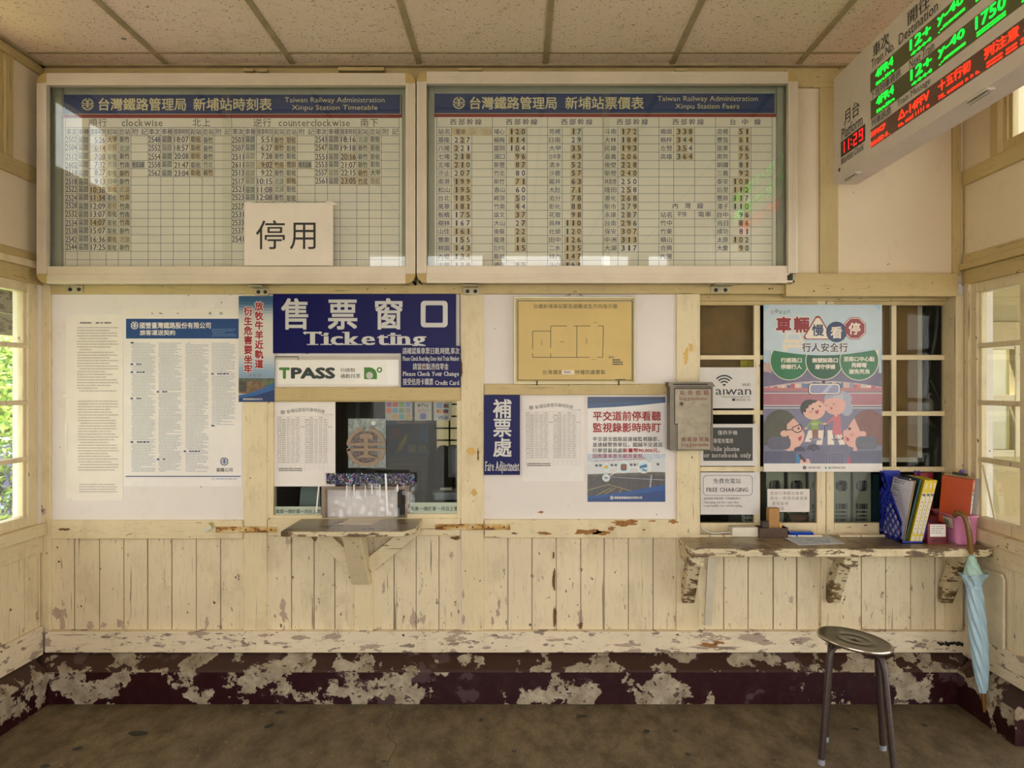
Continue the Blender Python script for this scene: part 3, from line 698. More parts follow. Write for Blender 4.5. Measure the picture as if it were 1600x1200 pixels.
# ================================================================ the two glazed cases
alu = mat('case_aluminium', 'd9cab2', .45, .15, var=.05, scale=5); cap_m = mat('case_corner_cap', 'b89c5e', .5)
board_m = mat('board_face', 'f0e9d8', .55, var=.04, scale=2.5); side_m = mat('case_side', 'a3a490', .5, var=.05)
line_m = mat('board_line', '5d6672', .6); num_blue = mat('board_number_blue', '333a62', .6); num_dark = mat('board_number_dark', '3a3440', .6); num_fade = mat('board_number_faded', '8a8a86', .6)
tape_tan = mat('tape_tan', 'dac8a2', .6, var=.15, scale=30); tape_white = mat('sticker_pale', 'd6d3bd', .6); kai_ink = mat('board_caption_ink', '4d4a48', .6)
YF, YG, YB = -.122, -.098, -.030
def case(label, p0, p1, q0, q1, rail_t, ledge, hx, split, cut_right=0):
    o = thing('display_case', label, 'display case', W((p0 + p1) / 2, q1, 0), 'glazed display cases over the ticket window')
    fw = 15.3
    def rib(mb, a0, a1, b0, b1, horizontal):
        mb.wbox(a0, a1, b0, b1, YF, 0 if False else YF + .03, alu)
        for t in (.28, .5, .72):
            if horizontal: v = b0 + (b1 - b0) * t; mb.wbox(a0, a1, v - .9, v + .9, YF - .0016, YF, alu)
            else: u = a0 + (a1 - a0) * t; mb.wbox(u - .9, u + .9, b0, b1, YF - .0016, YF, alu)
    for nm, a in (('top', (p0 + fw, p1 - fw, q0, rail_t, True)), ('bottom', (p0 + fw, p1 - (fw if not cut_right else cut_right), ledge[1], q1, True)), ('l', (p0, p0 + fw, q0 + fw, q1 - fw, False)), ('r', (p1 - fw, p1, q0 + fw, q1 - fw, False))):
        mb = MB(); rib(mb, *a); mb.build('frame_rail', o, bevel=.0015)
    for u, v, a, du, dv in ((p0, q0, 90, 1, 1), (p1, q0, 0, -1, 1), (p0, q1, 180, 1, -1), (p1, q1, 270, -1, -1)):
        if cut_right and du < 0 and dv < 0: continue
        cu, cv = u + du * fw, v + dv * fw; pts = [W(cu, cv, YF - .002)]
        for i in range(9):
            t = R(a + 90 * i / 8); pts.append(W(cu + fw * math.cos(t), cv - fw * math.sin(t), YF - .002))
        MB().prism(pts, (0, .04, 0), cap_m).build('corner_cap', o)
    bx = MB()
    x0, x1, z0, z1 = XW(p0 + 3, YF), XW(p1 - 3, YF), ZW(q0 + 3, YF), ZW(q1 - 2, YF)
    bx.box(x0, x0 + .008, YF + .02, -.002, z1, z0, side_m); bx.box(x1 - .008, x1, YF + .02, -.002, z1, z0, side_m)
    bx.box(x0, x1, YF + .02, -.002, z0 - .008, z0, side_m); bx.box(x0, x1, YF + .02, -.002, z1, z1 + .008, alu); bx.box(x0, x1, YB + .004, YB + .012, z1, z0, side_m)
    bx.box(XW(p0 + fw, YF), XW(p0 + fw + 9, YF), YB - .02, YB + .004, z1, z0, side_m); bx.box(XW(p1 - fw - 9, YF), XW(p1 - fw, YF), YB - .02, YB + .004, z1, z0, side_m)
    bx.build('case_box', o)
    tk = MB(); tk.wbox(p0 + fw - 2, p1 - fw + 2, ledge[0], ledge[1] + 1, YF + .008, YB, alu); tk.build('sliding_track', o, bevel=.002)
    for k, (a, b, yy) in enumerate(((p0 + fw - 2, split[1], YG), (split[0], p1 - fw + 2, YG + .012))):
        MB().wbox(a, b, rail_t - 2, ledge[0] + 1, yy, yy + .004, case_glass).build('glass_pane', o)
    mb = MB(); mb.wbox(hx[0], hx[1], hx[2], ledge[1], YB, YB + .004, board_m)
    return o, mb, Art(mb, wallfn(YB))
def header(A, u0, u1, v0, v1, name, nx, cjk2, cx2, e1, ex1, e2, ex2):
    A.rect(u0, u1, v0, v1, hdr_blue, 1); A.rect(u0, u1, v1, v1 + 5, hdr_red, 1)
    for u in (u0 + 1.2, u1 - 2.5): A.rect(u, u + .8, v0 + 1, v1 - .5, hdr_cream, 2)
    A.rect(u0 + 1.2, u1 - 2, v1 - .9, v1 - .2, hdr_cream, 2)
    m = v0 + 15.5
    A.emblem(nx[0] - 17 + 0, m - .5, 9.4, hdr_cream, 2)
    A.text(name, nx[0], nx[1], m - 10.5, m + 9.5, hdr_cream, 2, .02); A.text(cjk2, cx2[0], cx2[1], m - 10.5, m + 9.5, hdr_cream, 2, .02)
    A.text(e1, ex1[0], ex1[1], v0 + 4, v0 + 14.6, hdr_cream, 2, .0); A.text(e2, ex2[0], ex2[1], v0 + 16, v0 + 26.4, hdr_cream, 2, .0)
rd = random.Random(5)
# ---- timetable
o, mb, A = case('glazed case headed in blue listing train times, with a white paper taped on its glass', 57, 649, 114, 443, 133, (416, 429.5), (97, 628, 148), (347, 359.5))
header(A, 97, 628, 148, 179, '台灣鐵路管理局', (154, 291), '新埔站時刻表', (302, 425), 'Taiwan Railway Administration', (445, 601), 'Xinpu Station Timetable', (456, 590))
A.cells('順行', (145.5, 160.5), 191.5, 14, kai_ink); A.cells('北上', (307.5, 322.5), 191.5, 14, kai_ink); A.cells('逆行', (402.5, 417.5), 191.5, 14, kai_ink); A.cells('南下', (569.5, 584.5), 191.5, 14, kai_ink)
A.serif('clockwise', 190.5, 254, 186.2, 197.2, kai_ink, 2, .004, sw=.11, th=.03); A.serif('counterclockwise', 435.5, 546.5, 186.2, 197.2, kai_ink, 2, .004, sw=.11, th=.03)
ca = [102.2, 121, 140.6, 166, 185, 204.8, 231.6, 251.3, 271, 296.3, 316, 335, 362]; cb = [362, 381.7, 400.7, 427, 445.7, 464.7, 492.3, 511.7, 531.4, 557.4, 576.8, 596, 623.8]
rows = [184.2, 199.2] + [212 + 12.92 * i for i in range(17)]
for u in ca + cb[1:]: A.rect(u - .35, u + .35, 199 if u not in (102.2, 362, 623.8) else 184.5, 417, line_m, 1)
for v in rows: A.rect(102.2, 623.8, v - .32, v + .32, line_m, 1)
def hcells(c):
    for k, t in enumerate(('車次', '車種', '開車時刻', '起站', '訖站', '附記') * 2):
        u0, u1 = c[k] + 1.5, c[k + 1] - 1.2
        A.text(t, u0, u1, 201, 210.6, num_blue, 2, .012) if t != '附記' else (A.ch('附', u0 + 5, 205.8, 10.5, num_blue), A.ch('記', u1 - 5, 205.8, 10.5, num_blue))
hcells(ca); hcells(cb)
def trow(c, k, r, tn, tm, fr, to, note=''):
    v0 = 212 + 12.92 * r + 1.6; v1 = v0 + 9.8; cc = c[k:k + 7]; j = lambda: rd.uniform(-.8, .8)
    def cell(i, t, m, tape, pad=1.6, st=None):
        u0, u1 = cc[i] + pad, cc[i + 1] - pad; d = j()
        if tape: A.rect(u0 - .8, u1 + .4, v0 - .9 + d, v1 + .7 + d, tape, 1.4)
        A.text(t, u0 + (0 if st is None else st), u1, v0 + d, v1 + d, m, 2, .016)
    dk = rd.choice((num_blue, num_dark, num_blue)); nb = lambda: rd.choice((num_blue, num_dark))
    cell(0, tn, dk, None, .6)
    if tm == '': return
    cell(1, '區間', num_fade if rd.random() < .2 else num_blue, tape_white, 2.6)
    cell(2, tm, nb(), tape_tan if rd.random() < .35 else None, 1.4, 6 if len(tm) == 4 else 0)
    for i, t in ((3, fr), (4, to)):
        f = t in ('北湖',) or rd.random() < .15
        cell(i, t, num_fade if f else nb(), tape_white if rd.random() < .55 else tape_tan, 2.2)
    if note: A.rect(cc[5] + 1, cc[6] - 5, v0 - 1, v1 + 1, tape_white, 1.4); A.text(note, cc[5] + 2, cc[6] - 6, v0, v1, num_blue, 2, .02)
for i, q in enumerate('2502 5:26 大甲 新竹|2504 6:14 彰化 北湖|2512 7:20 彰化 新竹|2602 7:32 豐原 竹南 經成追線|2514 8:27 彰化 新竹|2518 9:13 田中 新竹|2522 10:38 彰化 北湖|2524 11:34 彰化 竹南|2528 12:09 彰化 竹南|2532 13:07 彰化 竹南|2534 14:07 彰化 竹南|2538 15:07 彰化 新竹|2542 16:36 彰化 北湖|2544 17:25 彰化 新竹'.split('|')):
    trow(ca, 0, i, *q.split())
for i, q in enumerate('2548 18:07 彰化 新竹|2552 18:57 彰化 新竹|2554 20:08 彰化 新竹|2558 21:47 彰化 竹北|2562 23:04 彰化 新竹'.split('|')): trow(ca, 6, i, *q.split())
for i, q in enumerate('2503 5:51 新竹 彰化|2507 6:27 新竹 彰化|2511 7:28 新竹 彰化|2611 9:02 竹南 豐原 經成追線|2513 9:22 新竹 彰化|2517 10:15 北湖 彰化|2521 11:08 北湖 彰化|2523 12:08 新竹 彰化'.split('|')): trow(cb, 0, i, *q.split())
for i, q in enumerate(('2527', '2531', '2533', '2537', '2541')): trow(cb, 0, 8 + i, q, '', '', '')
for i, q in enumerate('2543 18:16 北湖 彰化|2547 19:18 新竹 彰化|2551 20:16 新竹 彰化|2553 21:07 新竹 彰化|2557 22:15 新竹 大甲|2561 23:05 竹北 彰化'.split('|')): trow(cb, 6, i, *q.split())
mb.build('timetable_board', o)
# ---- fares
o, mb, A = case('glazed case headed in blue listing ticket fares, nearer the hanging display', 651, 1247, 111.5, 442, 130.5, (415, 428.5), (676.5, 1213, 145.5), (940.5, 953), 17)
header(A, 677, 1213, 146, 178, '台灣鐵路管理局', (734, 870), '新埔站票價表', (883, 1006), 'Taiwan Railway Administration', (1027, 1184), 'Xinpu Station Faers', (1055, 1155))
cols = [682.4, 705.2, 737.2, 769.6, 791.2, 823.4, 855.6, 878.4, 910, 942.4, 965.6, 997.2, 1029.6, 1052.6, 1085.4, 1118, 1140.4, 1173.4, 1206.4]
for i, u in enumerate(cols):
    v0 = 183 if i % 3 == 0 else 199
    if i in (13, 14): A.rect(u - .35, u + .35, 199, 316, line_m); A.rect(u - .35, u + .35, 329, 417, line_m)
    else: A.rect(u - .35, u + .35, v0, 417, line_m)
for r in range(17): A.rect(682.4, 1206.4, 198.8 + 13 * r - .32, 198.8 + 13 * r + .32, line_m)
def fares(c, txt, r0=0):
    for i, q in enumerate(txt.split('|')):
        if not q: continue
        nm, _, val = q.partition(' '); v0 = 199 + 13 * (r0 + i) + 2.2; v1 = v0 + 8.8
        if r0 + i == 16: v0 += 1; v1 = 416
        A.text(nm, cols[c] + 2.2, cols[c + 1] - 2.6, v0, v1, num_blue, 2, .008)
        if val:
            n_ = len(val); a = cols[c + 1] + (4.5 if n_ == 3 else 14); st = 9.2; tn = rd.random() < .68
            for k, chx in enumerate(val):
                if tn or rd.random() < .3: A.rect(a + k * st - 1.2, a + (k + 1) * st - 1.2, v0 - 1, v1 + 1, tape_tan if rd.random() < .85 else tape_white, 1.4)
                g_ = glyphs(chx, .02); A.text(chx, a + k * st + (2.4 if chx == '1' else .6), a + k * st + (5.2 if chx == '1' else 6.2), v0, v1, num_dark if tn else num_blue, 2, .02)
for c, t in ((0, '西部幹線'), (3, '西部幹線'), (6, '西部幹線'), (9, '西部幹線'), (12, '西部幹線')): A.cells(t, [cols[c] + 26 + 13 * k for k in range(4)], 190.5, 10.5, num_blue, 2, .01)
A.cells('台中線', (1145, 1164, 1183.5), 190.5, 10.5, num_blue, 2, .01)
A.rect(705.6, 768.8, 200, 212, tape_tan, 1.4); A.text('電車', 712, 728, 202, 210, num_dark, 2, .01)
fares(0, '站名|基隆 227|八堵 221|七堵 218|五堵 210|汐止 207|南港 199|松山 195|台北 185|萬華 181|板橋 175|樹林 167|山佳 161|鶯歌 155|桃園 143|內壢 134|中壢 128')
fares(3, '埔心 120|楊梅 114|富岡 104|湖口 96|新豐 87|竹北 80|新竹 71|香山 60|崎頂 50|竹南 44|談文 37|大山 27|後龍 22|龍港 16|白沙屯 15|新埔|通霄 15')
fares(6, '苑裡 17|日南 29|大甲 35|台中港 43|清水 52|沙鹿 57|龍井 63|大肚 71|追分 78|彰化 88|花壇 98|員林 110|社頭 120|田中 126|二水 135|林內 147|斗六 161')
fares(9, '斗南 172|大林 184|民雄 193|嘉義 206|後壁 228|新營 240|林鳳營 250|隆田 258|善化 268|新市 279|永康 287|台南 296|保安 307|中洲 313|大湖 317')
fares(12, '橋頭 338|楠梓 344|左營 354|高雄 364'); fares(12, '站名|竹中|竹東|橫山|合興|內灣', 10)
A.cells('內灣線', (1055, 1074.5, 1094), 321.5, 10, num_blue, 2, .01); A.text('平快', 1058, 1073, 330.5, 339, num_blue, 2, .01); A.text('電車', 1091, 1111, 330.5, 339, num_blue, 2, .01)
fares(15, '造橋 51|豐富 61|苗栗 66|南勢 75|銅鑼 81|三義 92|泰安 108|后里 112|豐原 117|潭子 110|台中 96|烏日 86|成功 81|太原 102|大慶 90')
mb.build('fare_board', o)
# ---- paper on the timetable glass
mb, A, done = sheet('paper_notice', 'white paper reading 停用 taped on the glass of the timetable case', 'notice', 381.5, 520.5, 317, 415, YG - .004, paper_warm, .0006)
k_ = mat('brush_ink', '35322c', .7)
A.ch('停', 423, 367, 49, k_, 2, 0., 49, 4); A.ch('用', 475, 367, 49, k_, 2, 0., 47, 4)
tp = mat('clear_tape', 'e4dccb', .25)
A.poly([(508, 314), (523, 316), (527, 320), (514, 322)], tp, 3); A.rect(384, 398, 315.5, 319, tp, 3)
done()
# ---- steel angle brackets that carry the cases
brk = mat('bracket_paint', 'b5a988', .5, .2, var=.15, scale=40); hole_m = mat('bolt_hole', '2a2016', .7)
for k, (p0, p1, q0, q1, lb) in enumerate(((102, 129, 446, 457, 'small steel bracket under the timetable case above the faded notice'), (398, 419, 450, 461, 'small steel bracket under the timetable case above the narrow red-lettered poster'),
                                        (724, 748, 448.5, 460.5, 'small steel bracket between the ticketing sign and the evacuation plan'), (1111, 1140, 447, 458, 'small steel bracket under the fare case above the paned window'))):
    yk = -.018
    o = thing('angle_bracket', lb, 'bracket', W((p0 + p1) / 2, q1, 0), 'steel brackets under the display cases')
    b = MB(); b.wbox(p0, p1, q0, q1, yk, yk + .005, brk); b.box(XW(p0, yk), XW(p1, yk), -.11, yk + .005, ZW(q0, yk) - .004, ZW(q0, yk), brk); b.build('angle_plate', o, bevel=.0012)
    for t in (.27, .78):
        u = p0 + (p1 - p0) * t; pts = [W(u + 3.2 * math.cos(a * PI / 6), (q0 + q1) / 2 + .6 + 3 * math.sin(a * PI / 6), yk - .0015) for a in range(12)]
        MB().prism(pts, (0, .003, 0), hole_m).build('bolt', o)

# ================================================================ hanging LED display
sg_w = mat('sign_casing', 'e2d2c8', .4, var=.03); led_g = mat('led_green', '00f028', .4, emit=2.0); led_r = mat('led_red', 'f80f12', .4, emit=2.0); led_o = mat('led_orange', 'fb200c', .4, emit=2.0)
def led_bg(name, c):
    m, n, l, bs = base(name); tc = n.new('ShaderNodeTexCoord'); sp = n.new('ShaderNodeSeparateXYZ'); l.new(tc.outputs['Object'], sp.inputs[0])
    s = mathn(n, l, 'SINE', mathn(n, l, 'MULTIPLY', sp.outputs['Z'], 1500.)); a = lin(c)
    l.new(ramp(n, l, mathn(n, l, 'MULTIPLY_ADD', s, .5), [(.2, tuple(v * .65 for v in a[:3]) + (1,)), (.8, a)]), bs.inputs['Base Color']); bs.inputs['Roughness'].default_value = .35
    MATS[name] = m; return m
bg_g = led_bg('led_panel_olive', '77734c'); bg_r = led_bg('led_panel_brown', '8a6250'); blk = mat('clock_black', '17090a', .3); ltr = mat('sign_letters', '1f1d1c', .6)
SX, U0, KS, SL = 1.46, 3.554, 1.249, 1.75
zs_ = lambda v: EYE + (v - EYE) * KS
ZB, ZT = zs_(2.246), zs_(2.638)
so = thing('led_display', 'long white train information display hung from the ceiling, with green and red lettering', 'display board', (SX + .05, U0 - D - SL * KS / 2, ZB))
c = MB(); y0 = U0 - D; c.box(SX, SX + .108, y0 - SL * KS, y0, ZB, ZT, sg_w)
sf = lambda u, v, d: Vector((SX - .001 - d, y0 - u * KS, zs_(v)))
class UpArt(Art):
    def text(s, t, u0, u1, v0, v1, m, k=2, bold=0., res=2):
        vs, fs, x0, x1, ya, yb = glyphs(t, bold, res)
        for i, (dx, dy) in enumerate(shifts(bold)):
            if vs: s.mb.add([s.P(u0 + (x - x0 + dx) * (u1 - u0) / (x1 - x0), v0 + (y - ya + dy) * (v1 - v0) / (yb - ya), k + .08 * i) for x, y in vs], fs, m)
A = UpArt(c, sf)
for t, u0, u1, v0, v1 in (('車次', .315, .425, 2.578, 2.621), ('Train No.', .304, .459, 2.547, 2.577), ('開往', .542, .665, 2.578, 2.621), ('Destination', .487, .707, 2.546, 2.578), ('下班列車資訊', .299, .499, 2.447, 2.472), ('Next Train', .552, .688, 2.446, 2.471),
                          ('列車訊息', .304, .439, 2.354, 2.380), ('Train Message', .478, .667, 2.353, 2.378), ('月台', .092, .213, 2.432, 2.484), ('Platform', .070, .238, 2.388, 2.427), ('現在時刻', .064, .162, 2.299, 2.322), ('Clock', .175, .248, 2.301, 2.324)):
    A.text(t, u0, u1, v0, v1, ltr, 1, .004 if t.isascii() else .01)
c.build('casing', so)
def panel(name, u0, u1, z0, z1, bgm):
    p = MB(); p.box(SX - .0006, SX + .004, y0 - u1 * KS, y0 - u0 * KS, zs_(z0), zs_(z1), bgm); p.nm = name; return p
p1 = panel('led_panel', .295, SL - .06, 2.474, 2.535, bg_g); p2 = panel('led_panel', .298, SL - .06, 2.383, 2.444, bg_g); p3 = panel('led_panel', .298, SL - .06, 2.288, 2.350, bg_r); pc = panel('clock_panel', .062, .257, 2.327, 2.384, blk)
def led(par, rows_, m):
    c = par; A = UpArt(c, sf)
    for t, u0, u1, v0, v1 in rows_: A.text(t, u0, u1, v0, v1, m, 1, .02)
    return c.build(par.nm, so)
g1 = [('4FR4', .335, .45, .030, .055), ('linlln', .34, .455, .006, .016), ('12+', .555, .668, .026, .056), ('4444', .56, .672, .006, .015), ('y-40', .705, .83, .026, .057), ('.-====', .71, .835, .006, .016), ('1750', .88, 1.0, .026, .057), ('======', .885, 1.0, .006, .016), ('====', 1.06, 1.2, .026, .05), ('=======', 1.06, 1.2, .006, .016)]
led(p1, [(t, a, b, 2.474 + v0, 2.474 + v1) for t, a, b, v0, v1 in g1], led_g); led(p2, [(t, a + .004, b + .004, 2.383 + v0, 2.383 + v1) for t, a, b, v0, v1 in g1], led_g)
r1 = [('7FF1CF', .30, .40, .034, .05), ('5ANFD 8 .', .30, .43, .004, .018), ('△-14FFV', .485, .66, .028, .055), ('co, uxal 1111 n', .485, .66, .005, .018), ('十五行初', .71, .86, .028, .056), ('75, ocnms n n a,', .71, .90, .005, .017), ('列注意 .4', .92, 1.1, .028, .056), ('=== == ==', .93, 1.1, .005, .017)]
led(p3, [(t, a, b, 2.288 + v0, 2.288 + v1) for t, a, b, v0, v1 in r1], led_o)
cc = pc; A = UpArt(cc, sf)
def seg(ch, u, z, w, h, t=.0045):
    S = {'1': 'bc', '2': 'abged', '9': 'abcdfg'}[ch]; sl = .003
    pos = {'a': (u, u + w, z + h - t, z + h), 'd': (u, u + w, z, z + t), 'g': (u, u + w, z + h / 2 - t / 2, z + h / 2 + t / 2), 'f': (u, u + t, z + h / 2, z + h), 'e': (u, u + t, z, z + h / 2), 'b': (u + w - t, u + w, z + h / 2, z + h), 'c': (u + w - t, u + w, z, z + h / 2)}
    for q in S: A.rect(*pos[q], led_r, 1)
for ch, u in (('1', .075), ('1', .112), ('2', .168), ('9', .213)): seg(ch, u, 2.336, .028 if ch != '1' else .02, .040)
A.ell(.152, 2.348, .003, .003, led_r, 1, 10); A.ell(.152, 2.364, .003, .003, led_r, 1, 10)
cc.build('clock_panel', so)
chrome = mat('chrome', 'c9c6c0', .25, .9); rust = mat('rust', '6a3a1c', .8, var=.2, scale=80)
for yy in (y0 - .16, y0 - 1.10):
    q = MB(); q.box(SX + .004, SX + .03, yy - .055, yy + .055, ZB - .006, ZB, sg_w)
    q.tube([(SX + .012, yy - .05, ZB - .012), (SX + .012, yy + .05, ZB - .012)], .006, chrome); q.tube([(SX + .012, yy + .05, ZB - .012), (SX + .012, yy + .06, ZB - .003)], .005, chrome)
    q.build('catch', so)
q = MB(); q.prism([(SX - .002, y0 - .062 + .009 * math.cos(a * PI / 6), zs_(2.287) + .009 * math.sin(a * PI / 6)) for a in range(12)], (.003, 0, 0), rust); q.build('screw', so)
for yy in (y0 - 1.15, y0 - 2.0): MB().tube([(SX + .044, yy, ZT - .01), (SX + .044, yy, CEIL)], .012, alu).build('hanging_rod', so)
# ================================================================ notices, posters and signs on the wall
# -- faded notice
yp = P_ - .0012
mb, A, done = sheet('faded_notice', 'tall faded sheet of small print taped beside the contract poster', 'notice', 103, 192, 491, 782, yp, mat('faded_paper', 'ece3d6', .8, var=.03))
A.text('旅客運送費用', 125, 143, 503, 506, ink_gray, 2, .03); A.text('臺鐵（部）經營事業', 150, 174, 503, 506, ink_gray, 2, .03)
fd = mat('faded_ink', 'bdb4a9', .8)
A.greek(121, 185, 511, 616, 4.3, fd, 2, .42, 3, .3, (1.2, 3.2), .7); A.greek(122, 185, 626, 738, 4.3, fd, 2, .42, 4, .3, (1.2, 3.2), .7); A.greek(124, 184, 756, 772, 3.8, fd, 2, .42, 5, .3, (1.2, 3.2), .7)
A.rect(98, 114, 616, 620, tp, 3); A.rect(97, 113, 778, 782, tp, 3); A.rect(101, 105, 660, 705, tp, 3)
done()
# -- contract poster
mb, A, done = sheet('older_notice', 'edge of an older notice reading 通知 showing above the contract poster', 'notice', 192, 379, 483, 520, yp + .0004, mat('older_paper', 'e8dfd2', .8, var=.03), .0004)
A.ch('通', 328, 489.5, 5, ink, 2); A.ch('知', 345.5, 489.5, 5.2, ink, 2)
for u, w_ in ((237, 2), (249, 5), (277, 2)): A.line(u, 489, u + w_, 490.5, 1.2, ink, 2)
done()
mb, A, done = sheet('contract_poster', 'large white poster of small print with a blue heading band', 'poster', 193, 378, 496, 760, yp - .0006, paper)
A.rect(197, 373, 498, 529, tra_blue, 1); A.emblem(210.5, 508.5, 6, paper, 2); A.text('國營臺灣鐵路股份有限公司', 218.5, 329.5, 503.5, 513.5, paper, 2, .02); A.text('旅客運送契約', 218.5, 274, 515.5, 524, paper, 2, .02)
A.greek(331, 369, 514, 526, 2.6, mat('pale_blue_ink', '6f8fb4', .7), 2, .35, 9, .2, (2, 6), .6)
bi = mat('small_print_blue', 'adb1b8', .7)
for k, (u0, u1, v1) in enumerate(((206, 243, 738), (248, 284, 738), (290, 326, 738), (331, 368, 664))):
    A.greek(u0, u1, 536, v1, 2.35, bi, 2, .42, 20 + k, .3, (2, 7), .5)
for u, v, w in ((204, 535.5, 8), (204, 569, 18), (204, 581.5, 23), (245, 612, 17), (204, 622.5, 18), (204, 690.5, 30), (330, 584, 28), (330, 665, 8), (287, 705, 26), (245, 717.5, 14)):
    A.rect(u - .5, u + w + 1, v - 1.8, v + 2.2, paper, 3); A.text('壹、契約事項'[:max(2, min(6, int(w / 4)))], u, u + w, v - 1.3, v + 1.5, tra_blue, 4, .04)
A.emblem(350.5, 721, 6.4, tra_blue, 2); A.text('臺鐵公司', 338, 363.5, 731, 737.2, ink, 2, .01)
A.rect(196, 376, 743.5, 745, tra_blue, 1); A.text('安全 準確 服務 創新 團結 榮譽', 330.5, 370, 747, 749.4, mat('small_blue', '6a86ad', .7), 2, .01)
A.rect(186, 205, 755, 785, tp, 3) if False else None
done()
# -- narrow livestock poster, gradient print
mb = MB(); y_ = -.004; yl = lambda t: y_ - .001
A = Art(mb, wallfn(y_)); p0, p1, q0, q1 = 373, 429, 462.5, 628
mb.wbox(p0, p1, q0, q1, y_, y_ + .001, mat('poster_back', 'd8d0c4', .5))
grad = [(0, '1c4a72'), (.06, '2c587c'), (.11, '6f8799'), (.18, 'b9bcbb'), (.26, 'd2cdc4'), (.55, 'd3cdc3'), (.62, 'b9c2ca'), (.70, '8fa6ba'), (.78, '8297ac')]
def gradcol(t):
    for (a, ca_), (b, cb_) in zip(grad, grad[1:]):
        if t <= b:
            f = (t - a) / (b - a); h = lambda s: [int(s[i:i + 2], 16) for i in (0, 2, 4)]
            return '%02x%02x%02x' % tuple(int(x + (y - x) * f) for x, y in zip(h(ca_), h(cb_)))
    return grad[-1][1]
for k in range(28):
    t0, t1 = .78 * k / 28, .78 * (k + 1) / 28; A.rect(p0, p1, q0 + (q1 - q0) * t0, q0 + (q1 - q0) * t1, mat('sky_print_%d' % k, gradcol((t0 + t1) / 2), .35, var=.01), 1)
A.rect(p0, p1, 591, 596, mat('tree_print', '56604a', .4, var=.3, scale=60), 1); A.rect(p0, p1, 595.5, 615, mat('bush_print', '7c6144', .4, var=.45, scale=45), 1)
A.rect(p0, 385, 596, 612, mat('shade_print', '454338', .4, var=.3, scale=60), 1.5); A.rect(412, p1, 594, 604, mat('grass_print', '5f6c44', .4, var=.3, scale=60), 1.5)
for u in (391, 398, 405): A.line(u, 583, u, 596, .6, ink_gray, 2); A.line(u - 4, 586, u + 5, 586, .5, ink_gray, 2)
A.poly([(p0, 617), (390, 614.5), (412, 606), (p1, 597), (p1, q1), (p0, q1)], mat('blue_print', '2b5c93', .35), 2); A.poly([(p0, 622), (400, 618), (p1, 609), (p1, q1), (p0, q1)], mat('deep_blue_print', '153466', .35), 2.5)
A.text('國營臺灣鐵路股份有限公司', 380, 410, 622, 625.2, paper, 3, .01)
for t, u, v0, v1 in (('放牧牛羊近軌道', 405, 471, 576), ('衍生危害要坐牢', 388, 479, 584)):
    for k, ch in enumerate(t):
        v = v0 + (v1 - v0) * (k + .5) / 7; A.ch(ch, u, v, 14.2, paper, 3, .10, 13.6); A.ch(ch, u, v, 14.2, red_ink, 4, .042, 13.6)
tag(mb.build('narrow_poster', loc=W(401, 628, y_)), 'narrow tall poster with two columns of red characters above a railside landscape', 'poster')
# -- big ticketing sign
mb, A, done = sheet('ticketing_sign', 'large dark blue sign reading 售票窗口 Ticketing over the ticket window', 'sign', 426.5, 712.5, 458.5, 552, -.006, navy, .006)
for ch, u, w in (('售', 462, 44), ('票', 535.5, 46), ('窗', 607.5, 46)): A.ch(ch, u, 490.5, 51, sign_white, 2, .026, w * 1.06, 4)
A.rrect(657.5, 699.5, 470, 511.5, 6, sign_white, 2); A.rrect(665, 692, 477, 504.5, 2, navy, 3)
A.serif('Ticketing', 475.5, 664.5, 518, 539, sign_white, 2, .036, sw=.2, th=.05)
done()
# -- monthly pass sign
mb, A, done = sheet('pass_sign', 'white plastic plate with bold dark letters and a green mark under the ticketing sign', 'sign', 430, 623, 556.5, 602, P_ - .006, mat('acrylic_white', 'e6e2d8', .15, var=.02), .006)
A.rect(430, 623, 556.5, 562, mat('plate_edge', 'bdb5a3', .4), 1)
gn = mat('pass_green', '3f7c1f', .5); dk = mat('pass_dark', '25302a', .5); lt = mat('pass_plate', 'ece8de', .3, var=.02)
A.rect(434, 603, 563, 600, lt, 1); A.text('T', 436, 453, 574, 592, gn, 2, .05); A.text('PASS', 454.5, 524, 574, 592, dk, 2, .05)
A.text('行政院', 532, 555, 575, 581.5, dk, 2, .01); A.text('通勤月票', 532, 563, 584, 591, dk, 2, .01)
A.poly([(569, 574)] + [(577 + 12 * math.cos(R(a)), 586 - 12 * math.sin(R(a))) for a in range(90, -1, -10)] + [(589, 592.5), (569, 592.5)], gn, 2); A.ell(577.5, 586.5, 5.4, 5.4, mat('pass_grey', 'c2c0b4', .4), 3)
A.arc(593, 578, 2.2, 4.3, 0, 360, gn, 2)
A.line(430, 557.5, 466, 557.5, 1.2, ink, 3); A.line(466, 557.5, 466, 563, 1, ink, 3)
done()
# -- check your change sign
mb, A, done = sheet('reminder_sign', 'small dark blue sign asking to check date and change, overlapping the ticketing sign', 'sign', 626.5, 719.5, 540.5, 605, -.011, navy, .004)
A.text('請確認乘車票日期,時間,車次', 629, 718, 543, 554, sign_white, 2, .015); A.serif('Please Check Boarding Date And Train Number', 629.5, 717.5, 556.5, 563.5, sign_white, 2, .02)
A.text('請當面點清找零金', 645, 701, 567.5, 578, sign_white, 2, .015); A.serif('Please Check Your Change', 630, 717, 580.5, 587.2, sign_white, 2, .025)
A.text('接受信用卡購票', 629.5, 677, 591, 602, sign_white, 2, .015); A.serif('Credit Card', 680, 717, 594.5, 601.5, sign_white, 2, .025)
A.ell(663, 574, 2.4, 2, mat('chip_brown', '7d5530', .7), 3, 9); A.ell(677, 575, 1.6, 2, MATS['chip_brown'], 3, 9)
done()
